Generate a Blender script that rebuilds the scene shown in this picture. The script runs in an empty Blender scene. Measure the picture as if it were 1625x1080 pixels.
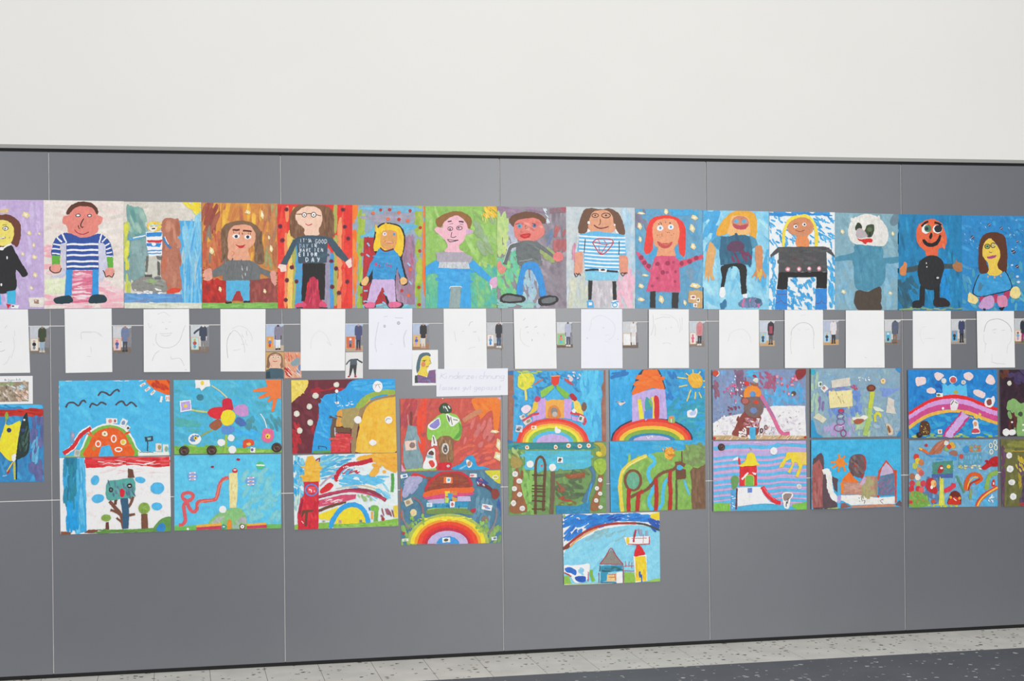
import bpy, math, random
from mathutils import Vector, Matrix
from mathutils.geometry import tessellate_polygon

# ------------------------------------------------------------------ camera
K = 1.1828                       # one wall panel is 1.25 m wide
F_PX = 2500.0
CAM = Vector((0.5721 * K, -7.5231 * K, 1.5088 * K))
YAW, PITCH, ROLL = 0.2091, 0.0005, -0.0099
PW, PH = 1.0568 * K, 0.8 * K     # panel width and height
H = 3 * PH
scene = bpy.context.scene
_f = Vector((math.sin(YAW) * math.cos(PITCH), math.cos(YAW) * math.cos(PITCH), math.sin(PITCH)))
_r0 = Vector((math.cos(YAW), -math.sin(YAW), 0)); _u0 = _r0.cross(_f)
_r = math.cos(ROLL) * _r0 + math.sin(ROLL) * _u0
_u = -math.sin(ROLL) * _r0 + math.cos(ROLL) * _u0
cd = bpy.data.cameras.new('camera'); cam = bpy.data.objects.new('camera', cd)
scene.collection.objects.link(cam)
cd.sensor_fit = 'HORIZONTAL'; cd.sensor_width = 36; cd.lens = F_PX * 36 / 1625
m = Matrix.Identity(4)
for i in range(3):
    m[i][0] = _r[i]; m[i][1] = _u[i]; m[i][2] = -_f[i]; m[i][3] = CAM[i]
cam.matrix_world = m
scene.camera = cam

# ------------------------------------------------------------------ light
vs = scene.view_settings
vs.view_transform = 'Standard'; vs.look = 'None'; vs.gamma = 1.0; vs.use_curve_mapping = False
vs.exposure = 0.0
world = bpy.data.worlds.new('room_light'); scene.world = world; world.use_nodes = True
world.node_tree.nodes['Background'].inputs[0].default_value = (0.95, 0.97, 1.0, 1)
world.node_tree.nodes['Background'].inputs[1].default_value = 0.22


def area(name, loc, target, sx, sy, watts, col=(1, 1, 1)):
    l = bpy.data.lights.new(name, 'AREA'); l.shape = 'RECTANGLE'; l.size = sx; l.size_y = sy
    l.energy = watts; l.color = col
    o = bpy.data.objects.new(name, l); scene.collection.objects.link(o)
    o.location = loc
    o.rotation_euler = (Vector(target) - Vector(loc)).to_track_quat('-Z', 'Y').to_euler()
    return o


# the hall's window behind the photographer, an added left fill, and its ceiling light
area('window_right_offscreen', (6.2, -13.5, 3.0), (6.2, 0, 3.0), 4.2, 4.6, 830, (1.0, 0.99, 0.97))
area('fill_left_offscreen', (-5.0, -13.5, 3.0), (-5.0, 0, 3.0), 4.2, 4.6, 530, (0.97, 0.985, 1.0))  # unseen fill light, added to even out the brightness across the wall
area('ceiling_light_offscreen', (2.2, -4.0, 6.2), (2.2, -4.0, 0), 8.0, 3.0, 195, (1.0, 0.985, 0.96))

# ------------------------------------------------------------------ helpers
COL = scene.collection
rnd = random.Random(7)


def px2wall(x, y, off=0.0):
    d = _f + _r * ((x - 812.5) / F_PX) + _u * ((540 - y) / F_PX)
    t = (-off - CAM.y) / d.y
    return CAM + d * t


def px2floor(x, y, z=0.0):
    d = _f + _r * ((x - 812.5) / F_PX) + _u * ((540 - y) / F_PX)
    return CAM + d * ((z - CAM.z) / d.z)


def s2l(c):
    return c / 12.92 if c <= 0.04045 else ((c + 0.055) / 1.055) ** 2.4


def hexc(h):
    return tuple(s2l(int(h[i:i + 2], 16) / 255) for i in (0, 2, 4))


def nodes(name):
    mt = bpy.data.materials.new(name); mt.use_nodes = True
    nt = mt.node_tree; b = nt.nodes['Principled BSDF']
    return mt, nt, b


def link(nt, a, b):
    nt.links.new(a, b)


def N(nt, kind, **kw):
    n = nt.nodes.new(kind)
    for k, v in kw.items():
        setattr(n, k, v)
    return n


def mat_plain(name, hx, rough=0.6, var=0.06, scale=8.0, spec=0.5, bump=0.0, bscale=200.0, stretch=(1, 1, 1), metal=0.0):
    mt, nt, b = nodes(name)
    tc = N(nt, 'ShaderNodeTexCoord'); mp = N(nt, 'ShaderNodeMapping'); mp.inputs['Scale'].default_value = stretch
    link(nt, tc.outputs['Object'], mp.inputs['Vector'])
    nz = N(nt, 'ShaderNodeTexNoise'); nz.inputs['Scale'].default_value = scale; nz.inputs['Detail'].default_value = 5
    link(nt, mp.outputs[0], nz.inputs['Vector'])
    c = hexc(hx)
    rp = N(nt, 'ShaderNodeValToRGB')
    rp.color_ramp.elements[0].position = 0.3; rp.color_ramp.elements[1].position = 0.7
    rp.color_ramp.elements[0].color = (*[v * (1 - var) for v in c], 1)
    rp.color_ramp.elements[1].color = (*[min(1, v * (1 + var)) for v in c], 1)
    link(nt, nz.outputs['Fac'], rp.inputs[0]); link(nt, rp.outputs[0], b.inputs['Base Color'])
    b.inputs['Roughness'].default_value = rough; b.inputs['Metallic'].default_value = metal
    b.inputs['Specular IOR Level'].default_value = spec
    if bump:
        n2 = N(nt, 'ShaderNodeTexNoise'); n2.inputs['Scale'].default_value = bscale; n2.inputs['Detail'].default_value = 3
        link(nt, mp.outputs[0], n2.inputs['Vector'])
        bp = N(nt, 'ShaderNodeBump'); bp.inputs['Strength'].default_value = bump; bp.inputs['Distance'].default_value = 0.002
        link(nt, n2.outputs['Fac'], bp.inputs['Height']); link(nt, bp.outputs[0], b.inputs['Normal'])
    return mt


def mat_paint(name, rough, lo, hi, spec, bump):
    """colour comes from the brush marks; noise gives thin and thick paint"""
    mt, nt, b = nodes(name)
    at = N(nt, 'ShaderNodeVertexColor'); at.layer_name = 'pigment'
    tc = N(nt, 'ShaderNodeTexCoord')
    nz = N(nt, 'ShaderNodeTexNoise'); nz.inputs['Scale'].default_value = 38; nz.inputs['Detail'].default_value = 6
    nz.inputs['Roughness'].default_value = 0.65
    link(nt, tc.outputs['Object'], nz.inputs['Vector'])
    mr = N(nt, 'ShaderNodeMapRange'); mr.inputs['From Min'].default_value = 0.3; mr.inputs['From Max'].default_value = 0.7
    mr.inputs['To Min'].default_value = lo; mr.inputs['To Max'].default_value = hi
    link(nt, nz.outputs['Fac'], mr.inputs['Value'])
    # fine bristle streaks over the broad thick-and-thin variation
    wv = N(nt, 'ShaderNodeTexNoise'); wv.inputs['Scale'].default_value = 150; wv.inputs['Detail'].default_value = 4
    mp = N(nt, 'ShaderNodeMapping'); mp.inputs['Scale'].default_value = (1.0, 1.0, 0.35); mp.inputs['Rotation'].default_value = (0, 0.5, 0)
    link(nt, tc.outputs['Object'], mp.inputs['Vector']); link(nt, mp.outputs[0], wv.inputs['Vector'])
    m2 = N(nt, 'ShaderNodeMapRange'); m2.inputs['From Min'].default_value = 0.3; m2.inputs['From Max'].default_value = 0.7
    m2.inputs['To Min'].default_value = 1 - (hi - lo) * 0.3; m2.inputs['To Max'].default_value = 1 + (hi - lo) * 0.3
    link(nt, wv.outputs['Fac'], m2.inputs['Value'])
    ml = N(nt, 'ShaderNodeMath', operation='MULTIPLY'); link(nt, mr.outputs[0], ml.inputs[0]); link(nt, m2.outputs[0], ml.inputs[1])
    mx = N(nt, 'ShaderNodeVectorMath', operation='SCALE')
    link(nt, at.outputs['Color'], mx.inputs[0]); link(nt, ml.outputs[0], mx.inputs['Scale'])
    mn = N(nt, 'ShaderNodeVectorMath', operation='MINIMUM'); mn.inputs[1].default_value = (0.9, 0.9, 0.9)
    link(nt, mx.outputs[0], mn.inputs[0]); link(nt, mn.outputs[0], b.inputs['Base Color'])
    b.inputs['Roughness'].default_value = rough; b.inputs['Specular IOR Level'].default_value = spec
    if bump:
        bp = N(nt, 'ShaderNodeBump'); bp.inputs['Strength'].default_value = bump; bp.inputs['Distance'].default_value = 0.002
        link(nt, ml.outputs[0], bp.inputs['Height']); link(nt, bp.outputs[0], b.inputs['Normal'])
    return mt


PAINT = mat_paint('poster_paint', 0.45, 0.95, 1.22, 0.3, 0.45)
PENCIL = mat_paint('pencil_line', 0.7, 0.95, 1.05, 0.2, 0.0)
PRINT = mat_paint('photo_print', 0.45, 0.9, 1.08, 0.3, 0.0)
PAPER = mat_plain('drawing_paper', 'f4f4f4', 0.75, 0.02, 6, 0.2)
PAPER_COOL = mat_plain('copy_paper', 'f2f2fa', 0.7, 0.015, 6, 0.2)
CARD = mat_plain('painting_board', 'ece6dc', 0.7, 0.03, 20, 0.2)
PHOTO = mat_plain('photo_paper', 'e6e4e2', 0.4, 0.02, 8, 0.3)


def mesh_obj(name, verts, faces, material, parent=None, cols=None, loc=None):
    me = bpy.data.meshes.new(name); me.from_pydata(verts, [], faces); me.update()
    me.materials.append(material)
    if cols is not None:
        at = me.color_attributes.new('pigment', 'FLOAT_COLOR', 'CORNER')
        buf = []
        for p, c in zip(me.polygons, cols):
            if isinstance(c, list):
                for q in c: buf.extend((*q, 1.0))
            else:
                buf.extend((*c, 1.0) * p.loop_total)
        at.data.foreach_set('color', buf)
    o = bpy.data.objects.new(name, me); COL.objects.link(o)
    if loc is not None:
        o.location = loc
    if parent is not None:
        o.parent = parent
    return o


BOXF = [(0, 3, 2, 1), (4, 5, 6, 7), (0, 1, 5, 4), (1, 2, 6, 5), (2, 3, 7, 6), (3, 0, 4, 7)]


def box(name, x0, x1, y0, y1, z0, z1, material, parent=None):
    cx, cy, cz = (x0 + x1) / 2, (y0 + y1) / 2, (z0 + z1) / 2
    a, b, c = (x1 - x0) / 2, (y1 - y0) / 2, (z1 - z0) / 2
    v = [(-a, -b, -c), (a, -b, -c), (a, b, -c), (-a, b, -c), (-a, -b, c), (a, -b, c), (a, b, c), (-a, b, c)]
    return mesh_obj(name, v, BOXF, material, parent, loc=(cx, cy, cz))


def lathe(name, prof, material, n=24, parent=None, loc=None):
    """profile of (radius, height); the axis points out of the wall (-Y)"""
    v, f = [], []
    for r, h in prof:
        for i in range(n):
            a = 2 * math.pi * i / n
            v.append((r * math.cos(a), -h, r * math.sin(a)))
    for k in range(len(prof) - 1):
        for i in range(n):
            j = (i + 1) % n
            f.append((k * n + i, (k + 1) * n + i, (k + 1) * n + j, k * n + j))
    f.append(tuple(range(n))[::-1]); f.append(tuple(range((len(prof) - 1) * n, len(prof) * n)))
    o = mesh_obj(name, v, f, material, parent, loc=loc)
    for p in o.data.polygons:
        p.use_smooth = len(p.vertices) == 4
    return o


def tag(o, label=None, cat=None, group=None, kind=None):
    if label: o['label'] = label
    if cat: o['category'] = cat
    if group: o['group'] = group
    if kind: o['kind'] = kind
    return o


# ------------------------------------------------------------------ setting
X0, X1 = -2.2, 7.6
M_PANEL = mat_plain('grey_laminate_panel', '63666d', 0.385, 0.025, 3.0, 0.9, 0.02, 900)
M_PLASTER = mat_plain('white_plaster', 'e6e5e1', 0.85, 0.012, 1.3, 0.15, 0.05, 260)
M_ALU = mat_plain('aluminium_profile', '9a9a98', 0.55, 0.04, 4, 0.3, stretch=(0.2, 1, 1))
M_BLACK = mat_plain('black_gap', '131314', 0.6, 0.2, 20, 0.3)
M_CORE = mat_plain('pale_joint_strip', 'e8e6e2', 0.6, 0.05, 10, 0.3)

GAP = 0.005
JD = 0.0065                      # depth of the joints
wall = tag(box('wall_back', X0, X1, 0.022, 0.16, -0.03, H + 0.05, M_BLACK), kind='structure')
wl = Vector(wall.location)


def child_box(name, x0, x1, y0, y1, z0, z1, material, parent):
    o = box(name, x0, x1, y0, y1, z0, z1, material)
    o.parent = parent; o.location = Vector(o.location) - Vector(parent.location)
    return o


cols_x = [X0] + [k * PW for k in range(6)] + [X1]
cols_x = [k * PW for k in range(-1, 6)]
pan = None
for r in range(3):
    for k in range(len(cols_x) - 1):
        xa, xb = cols_x[k] + GAP / 2, cols_x[k + 1] - GAP / 2
        za, zb = r * PH + (GAP / 2 if r else 0), (r + 1) * PH - (GAP / 2 if r < 2 else 0)
        if pan is None:
            pan = child_box('wall_panel', xa, xb, 0.0, 0.012, za, zb, M_PANEL, wall)
            md = pan.modifiers.new('edge', 'BEVEL'); md.width = 0.0012; md.segments = 1
        else:
            o = pan.copy(); COL.objects.link(o); o.parent = wall
            o.location = Vector(((xa + xb) / 2, 0.006, (za + zb) / 2)) - wl
            o.scale = (1, 1, (zb - za) / (PH - GAP / 2))
# one kind of pale strip lies behind every joint; how much of it shows depends on the angle into the gap
for x in cols_x[1:-1]:
    child_box('joint_strip', x - GAP / 2 - 0.0003, x + GAP / 2 + 0.0003, JD, 0.0225, 0.0, H, M_CORE, wall)
for z in (PH, 2 * PH):
    child_box('joint_strip', cols_x[0], cols_x[-1], 0.0025, 0.0215, z - 0.0028, z + 0.0028, M_CORE, wall)

# white plaster wall above, with its aluminium edge profile over a black shadow gap
up = tag(box('wall_upper', X0, X1, -0.012, 0.3, H + 0.036, H + 2.2, M_PLASTER), kind='structure')
t1 = tag(box('trim_1', X0, X1, -0.016, 0.02, H + 0.016, H + 0.0362, M_ALU), kind='structure')
t2 = tag(box('trim_2', X0, X1, 0.004, 0.03, H - 0.002, H + 0.0165, M_BLACK), kind='structure')
FZ = -0.02
bb = tag(box('baseboard_back', X0, X1, 0.004, 0.03, FZ - 0.005, 0.002, M_BLACK), kind='structure')


def mat_terrazzo(name, base, fleck, fleck2, size, amount):
    mt, nt, b = nodes(name)
    tc = N(nt, 'ShaderNodeTexCoord'); mp = N(nt, 'ShaderNodeMapping')
    geo = N(nt, 'ShaderNodeNewGeometry')
    link(nt, geo.outputs['Position'], mp.inputs['Vector'])
    nz = N(nt, 'ShaderNodeTexNoise'); nz.inputs['Scale'].default_value = 60; nz.inputs['Detail'].default_value = 2
    link(nt, mp.outputs[0], nz.inputs['Vector'])
    ad = N(nt, 'ShaderNodeMixRGB', blend_type='LINEAR_LIGHT'); ad.inputs[0].default_value = 0.012
    link(nt, mp.outputs[0], ad.inputs[1]); link(nt, nz.outputs['Color'], ad.inputs[2])
    vo = N(nt, 'ShaderNodeTexVoronoi'); vo.inputs['Scale'].default_value = size; vo.inputs['Randomness'].default_value = 1
    link(nt, ad.outputs[0], vo.inputs['Vector'])
    sp = N(nt, 'ShaderNodeSeparateColor'); link(nt, vo.outputs['Color'], sp.inputs[0])
    # fleck radius from the cell's own random number: many cells have none
    mr = N(nt, 'ShaderNodeMapRange'); mr.inputs['From Min'].default_value = 1 - amount; mr.inputs['From Max'].default_value = 1
    mr.inputs['To Min'].default_value = 0.0; mr.inputs['To Max'].default_value = 0.42
    link(nt, sp.outputs[0], mr.inputs['Value'])
    lt = N(nt, 'ShaderNodeMath', operation='LESS_THAN')
    link(nt, vo.outputs['Distance'], lt.inputs[0]); link(nt, mr.outputs[0], lt.inputs[1])
    fl = N(nt, 'ShaderNodeMixRGB'); fl.inputs[1].default_value = (*hexc(fleck), 1); fl.inputs[2].default_value = (*hexc(fleck2), 1)
    link(nt, sp.outputs[1], fl.inputs[0])
    n3 = N(nt, 'ShaderNodeTexNoise'); n3.inputs['Scale'].default_value = 5; n3.inputs['Detail'].default_value = 6
    link(nt, mp.outputs[0], n3.inputs['Vector'])
    rp = N(nt, 'ShaderNodeValToRGB'); c = hexc(base)
    rp.color_ramp.elements[0].position = 0.35; rp.color_ramp.elements[1].position = 0.65
    rp.color_ramp.elements[0].color = (*[v * 0.93 for v in c], 1); rp.color_ramp.elements[1].color = (*[v * 1.06 for v in c], 1)
    link(nt, n3.outputs['Fac'], rp.inputs[0])
    mx = N(nt, 'ShaderNodeMixRGB'); link(nt, lt.outputs[0], mx.inputs[0]); link(nt, rp.outputs[0], mx.inputs[1]); link(nt, fl.outputs[0], mx.inputs[2])
    link(nt, mx.outputs[0], b.inputs['Base Color']); b.inputs['Roughness'].default_value = 0.45
    return mt


M_TILE = mat_terrazzo('pale_terrazzo', 'f0ede4', '3c3a36', '948f84', 30, 0.42)
M_GROUT = mat_plain('tile_joint', '6a665f', 0.8, 0.1, 20)
M_DARK = mat_terrazzo('dark_terrazzo', '62656b', 'd8d8d6', '9a9c9e', 30, 0.33)
SD = 0.575                      # depth of the pale strip along the wall
floor = tag(box('floor', X0, X1, -11.5, 0.02, FZ - 0.08, FZ - 0.004, M_DARK), kind='structure')
dk = child_box('dark_floor', X0, X1, -11.5, -SD, FZ - 0.004, FZ, M_DARK, floor)
tw = 0.2985
tx0 = px2floor(418, 1054.0, FZ).x
child_box('tile_bed', X0, X1, -SD, 0.02, FZ - 0.0042, FZ - 0.0012, M_GROUT, floor)
til = None
k = -9
while tx0 + k * tw < X1 - tw:
    xa = tx0 + k * tw
    if xa > X0:
        if til is None:
            til = child_box('floor_tile', xa + 0.0013, xa + tw - 0.0013, -SD + 0.001, 0.0, FZ - 0.004, FZ, M_TILE, floor)
            base = Vector(til.location); xa0 = xa
        else:
            o = til.copy(); COL.objects.link(o); o.parent = floor
            o.location = base + Vector((xa - xa0, 0, 0))
    k += 1

# ------------------------------------------------------------------ drawing kit
ZS = 1.1e-5      # thickness of one layer of paint


def clip(poly, quad):
    out = poly
    n = len(quad)
    for i in range(n):
        a, b = quad[i], quad[(i + 1) % n]
        inp, out = out, []
        if not inp: return []
        ex, ey = b[0] - a[0], b[1] - a[1]
        side = lambda p: ex * (p[1] - a[1]) - ey * (p[0] - a[0])
        for j in range(len(inp)):
            p, q = inp[j - 1], inp[j]
            sp_, sq = side(p), side(q)
            if (sp_ >= 0) != (sq >= 0):
                t = sp_ / (sp_ - sq); out.append((p[0] + t * (q[0] - p[0]), p[1] + t * (q[1] - p[1])))
            if sq >= 0: out.append(q)
    return out


def pairs(l):
    return [(l[i], l[i + 1]) for i in range(0, len(l), 2)]


def spline(pts, closed, step):
    n = len(pts); out = []
    rng = range(n) if closed else range(n - 1)
    for i in rng:
        if closed:
            p0, p1, p2, p3 = pts[i - 1], pts[i], pts[(i + 1) % n], pts[(i + 2) % n]
        else:
            p0, p1, p2, p3 = pts[max(i - 1, 0)], pts[i], pts[i + 1], pts[min(i + 2, n - 1)]
        d = math.hypot(p2[0] - p1[0], p2[1] - p1[1]); m_ = max(1, min(8, int(d / step)))
        for j in range(m_):
            t = j / m_; t2, t3 = t * t, t * t * t
            out.append(tuple(0.5 * (2 * p1[a] + (p2[a] - p0[a]) * t + (2 * p0[a] - 5 * p1[a] + 4 * p2[a] - p3[a]) * t2 +
                                    (3 * p1[a] - p0[a] - 3 * p2[a] + p3[a]) * t3) for a in (0, 1)))
    if not closed: out.append(pts[-1])
    return out


STUFF = ('pencil_lines', 'handwriting', 'painted_specks')   # strokes too fine to pick apart


class Art:
    """a sheet on the wall; shapes are given in the pixels of an enlarged view of the photograph"""

    def __init__(s, name, label, cat, x0, y0, sc, corners, group=None, gap=0.003, thick=0.0012, lift=(0, 0), paper=None, paint=None, rough=2.6):
        s.x0, s.y0, s.sc = x0, y0, sc; gap -= 0.0018
        s.q = pairs(corners); s.off = gap; s.th = thick; s.lift = lift; s.lay = 0; s.rough = rough
        s.paint = paint or PAINT; s.cur = None; s.parts = []
        cx = sum(p[0] for p in s.q) / 4; cy = sum(p[1] for p in s.q) / 4
        s.c = px2wall(x0 + cx / sc, y0 + cy / sc, gap + thick); s.cz = (cx, cy)
        s.w = max(p[0] for p in s.q) - min(p[0] for p in s.q); s.h = max(p[1] for p in s.q) - min(p[1] for p in s.q)
        f = [s.pt(p, 0) for p in s.q]
        bk = [(a[0], a[1] + thick, a[2]) for a in f]
        v = f + bk
        fc = [(0, 3, 2, 1), (4, 5, 6, 7), (0, 1, 5, 4), (1, 2, 6, 5), (2, 3, 7, 6), (3, 0, 4, 7)]
        s.o = mesh_obj(name, v, fc, paper or CARD, loc=(s.c.x, -(gap + thick), s.c.z))
        tag(s.o, label, cat, group)

    def pt(s, p, lay):
        u = (p[0] - s.cz[0]) / s.w; v = (p[1] - s.cz[1]) / s.h
        o = s.off + s.th + s.lift[0] * (0.5 - u) + s.lift[1] * (0.5 + v)   # lifted left edge / lifted lower edge
        P = px2wall(s.x0 + p[0] / s.sc, s.y0 + p[1] / s.sc, o)
        return (P.x - s.c.x, -o - lay * ZS + s.off + s.th, P.z - s.c.z)

    def g(s, name, h=0.0, label=None):
        s.end(); s.cur = [name, [], [], [], h, label, None]; return s

    def sub(s, name):
        """a piece of the part before it"""
        s.end(); s.cur = [name, [], [], [], 0.0, None, s.last]; return s

    def end(s):
        if s.cur and s.cur[2]:
            o = mesh_obj(s.cur[0], s.cur[1], s.cur[2], s.paint, s.cur[6] or s.o, s.cur[3])
            if not s.cur[6]: s.last = o
            if s.cur[5]: o['label'] = s.cur[5]
            if s.cur[0] in STUFF: o['kind'] = 'stuff'
        s.cur = None; return s

    def add(s, col, polys, jit=0.0):
        s.lay += 1
        c = hexc(col) if isinstance(col, str) else col
        if jit:
            k = 1 + rnd.uniform(-jit, jit); c = tuple(min(1, max(0, v * k * (1 + rnd.uniform(-jit, jit) * 0.4))) for v in c)
        h = s.cur[4]
        for p in polys:
            p = clip(p, s.q)
            if len(p) < 3: continue
            b = len(s.cur[1])
            pts = []
            for q in p:
                a = s.pt(q, s.lay); pts.append((a[0], a[1] - h, a[2]))
            if len(p) > 4:
                tr = tessellate_polygon([[Vector((q[0], q[2], 0)) for q in pts]])
            else:
                tr = [tuple(range(len(p)))]
            s.cur[1].extend(pts)
            for t in tr:
                t = [b + i for i in t]
                # face the room
                A, B, C = (s.cur[1][i] for i in t[:3])
                if (B[0] - A[0]) * (C[2] - A[2]) - (B[2] - A[2]) * (C[0] - A[0]) < 0: t = t[::-1]
                s.cur[2].append(tuple(t)); s.cur[3].append(c)
            if h:   # raised pieces get an edge
                n = len(pts); b2 = len(s.cur[1])
                s.cur[1].extend((a[0], a[1] + h, a[2]) for a in pts)
                for i in range(n):
                    j = (i + 1) % n
                    s.cur[2].append((b + i, b + j, b2 + j, b2 + i)); s.cur[3].append(c)
        return s

    def soft(s, c, rim, poly):
        """a brush mark whose colour runs into its surroundings"""
        s.lay += 1
        p = clip(poly, s.q)
        if len(p) < 3: return s
        n = len(p); b = len(s.cur[1])
        ctr = (sum(q[0] for q in p) / n, sum(q[1] for q in p) / n)
        inner = [(ctr[0] + (q[0] - ctr[0]) * .45, ctr[1] + (q[1] - ctr[1]) * .45) for q in p]
        s.cur[1].extend(s.pt(q, s.lay) for q in p); s.cur[1].extend(s.pt(q, s.lay) for q in inner); s.cur[1].append(s.pt(ctr, s.lay))
        for i in range(n):
            j = (i + 1) % n
            for f, k in (((b + i, b + j, b + n + j, b + n + i), [rim, rim, c, c]), ((b + n + i, b + n + j, b + 2 * n), [c, c, c])):
                A, B, C = (s.cur[1][q] for q in f[:3])
                if (B[0] - A[0]) * (C[2] - A[2]) - (B[2] - A[2]) * (C[0] - A[0]) < 0: f, k = f[::-1], k[::-1]
                s.cur[2].append(f); s.cur[3].append(k)
        return s

    def wob(s, pts, closed=True):
        out = []; r = s.rough; n = len(pts)
        for i in range(n if closed else n - 1):
            a, b = pts[i], pts[(i + 1) % n]
            d = math.hypot(b[0] - a[0], b[1] - a[1]); m_ = max(1, min(14, int(d / 16)))
            for j in range(m_):
                t = j / m_
                out.append((a[0] + (b[0] - a[0]) * t + rnd.uniform(-r, r), a[1] + (b[1] - a[1]) * t + rnd.uniform(-r, r)))
        if not closed: out.append(pts[-1])
        return out

    def f(s, col):
        return s.add(col, [list(s.q)])

    def p(s, col, *l):
        return s.add(col, [s.wob(pairs(l))])

    def b(s, col, *l):
        return s.add(col, [s.wob(spline(pairs(l), True, 14))])

    def e(s, col, cx, cy, rx, ry=None, rot=0, n=None):
        ry = ry or rx; n = n or (10 if max(rx, ry) < 14 else 18); ca, sa = math.cos(math.radians(rot)), math.sin(math.radians(rot)); pts = []
        j = min(s.rough, max(rx, ry) * 0.08)
        for i in range(n):
            a = 2 * math.pi * i / n; x, y = rx * math.cos(a), ry * math.sin(a)
            pts.append((cx + x * ca - y * sa + rnd.uniform(-j, j), cy + x * sa + y * ca + rnd.uniform(-j, j)))
        return s.add(col, [pts])

    def ring(s, col, cx, cy, rx, ry, w, a0=0, a1=360):
        n = max(10, int((a1 - a0) / 14)); l = []
        for i in range(n + 1):
            a = math.radians(a0 + (a1 - a0) * i / n); l += [cx + rx * math.cos(a), cy + ry * math.sin(a)]
        return s.s(col, w, *l)

    def s(s, col, w, *l):
        pts = spline(pairs(l), False, 12) if len(l) > 4 else s.wob(pairs(l), False)
        polys = []; n = len(pts); nb = []
        for i in range(n):
            a, b = pts[max(i - 1, 0)], pts[min(i + 1, n - 1)]
            d = math.hypot(b[0] - a[0], b[1] - a[1]) or 1; k = w / 2 * rnd.uniform(0.85, 1.15) / d
            nb.append((-(b[1] - a[1]) * k, (b[0] - a[0]) * k))
        for i in range(n - 1):
            p, q, a, b = pts[i], pts[i + 1], nb[i], nb[i + 1]
            polys.append([(p[0] + a[0], p[1] + a[1]), (q[0] + b[0], q[1] + b[1]), (q[0] - b[0], q[1] - b[1]), (p[0] - a[0], p[1] - a[1])])
        if n > 18:      # a long stroke may cross itself: each stretch lies on the one before
            for q in polys:
                s.lay -= 0.7; s.add(col, [q])
            return s
        return s.add(col, polys)

    def w_(s, cols, n, rect, L, W, ang=0, spread=14, jit=0.07, curve=None):
        """n brush marks with their centres inside a rectangle"""
        cols = cols.split(); mean = [sum(hexc(c)[i] for c in cols) / len(cols) for i in range(3)]
        for _ in range(n):
            x, y = rnd.uniform(rect[0], rect[2]), rnd.uniform(rect[1], rect[3])
            a = math.radians(ang + rnd.uniform(-spread, spread)); l = L * rnd.uniform(0.5, 1.1) / 2; w = W * rnd.uniform(0.6, 1.2) / 2
            ca, sa = math.cos(a), math.sin(a)
            base = [(-l, -w * .5), (-l * .6, -w), (l * .5, -w * .9), (l, -w * .3), (l * .95, w * .5), (l * .4, w), (-l * .5, w * .9), (-l * .95, w * .4)]
            pts = [(x + u * ca - v * sa + rnd.uniform(-.1, .1) * W, y + u * sa + v * ca + rnd.uniform(-.1, .1) * W) for u, v in base]
            c = hexc(rnd.choice(cols))
            if W < 17 or len(cols) < 2:
                s.add(tuple(.8 * u + .2 * v for u, v in zip(c, mean)), [pts], jit * .8)
            else:
                k = 1 + rnd.uniform(-jit, jit); c = tuple(min(1, v * k) for v in c)
                s.soft(c, tuple(.25 * u + .75 * v for u, v in zip(c, mean)), pts)
        return s

    def dots(s, name, col, r, h, *l, inner=None):
        """separate pieces stuck on, each its own part"""
        for x, y in pairs(l):
            s.g(name, h).e(col, x, y, r * rnd.uniform(.9, 1.1), r * rnd.uniform(.9, 1.1))
            if inner: s.e(inner, x + rnd.uniform(-2, 2), y + rnd.uniform(-2, 2), r * .5)
        return s

    def flakes(s, *l):
        for i in range(0, len(l), 4):
            x, y, a, b = l[i:i + 4]; s.g('gold_flake', 0.0004)
            s.p('e6cf98', x - a * .6, y - b, x + a * .4, y - b * .7, x + a, y + b * .2, x + a * .3, y + b, x - a, y + b * .3)
            s.p('f7efd6', x - a * .3, y - b * .5, x + a * .4, y - b * .2, x + a * .1, y + b * .5, x - a * .5, y + b * .1)
        return s

    def pic(s, name, x, y, w, h, bg, *cols, rot=0):
        """a cut-out picture glued on"""
        ca, sa = math.cos(math.radians(rot)), math.sin(math.radians(rot))
        R = lambda u, v: (x + u * ca - v * sa, y + u * sa + v * ca)
        s.g(name, 0.0004)
        q = [R(-w / 2, -h / 2), R(w / 2, -h / 2), R(w / 2, h / 2), R(-w / 2, h / 2)]
        s.p(bg, *[c for p in q for c in p])
        for i, c in enumerate(cols):
            u, v = rnd.uniform(-.18, .18) * w, (i - (len(cols) - 1) / 2) * h * 0.5 / max(1, len(cols)); a = R(u, v)
            s.e(c, a[0], a[1], w * .28, h * .5 / (len(cols) + .6), rot)
        return s


# ------------------------------------------------------------------ top row: painted portraits
PG = 'portraits in the top row'


def portrait(label, x0, y0, sc, corners, **kw):
    return Art('portrait_painting', label, 'painting', x0, y0, sc, corners, None, **kw)


# purple, dark-haired figure in a black dress
a = portrait('lilac portrait of a yellow-faced figure in a black dress among gold flakes', 0, 310, 5.686, [-300, 36, 393, 42, 400, 1022, -300, 1025])
a.g('painted_background').f('bfa9d2').w_('c6b2da b79fcb cdbbe0 bba4d0', 90, (-300, 40, 400, 1020), 200, 60, 80)
a.g('painted_hair').b('6b3a29', 0, 168, 70, 170, 140, 205, 186, 265, 184, 390, 150, 466, 110, 440, 0, 470, -110, 440, -160, 300, -110, 190)
a.g('painted_face').b('e9d76a', 10, 222, 85, 240, 124, 300, 118, 390, 80, 445, 10, 455, -70, 430, -100, 340, -70, 250)
a.sub('painted_eye').e('3c3436', 50, 297, 28, 20).e('f4f2f4', 50, 297, 21, 14).e('8c7f9a', 46, 298, 9).s('a29a3a', 10, 20, 268, 60, 266).sub('painted_mouth').s('3b3030', 14, -8, 385, 25, 384, 50, 378).s('f4f0ea', 9, -5, 384, 45, 379).s('6a5a20', 5, 84, 385, 86, 375)
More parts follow.
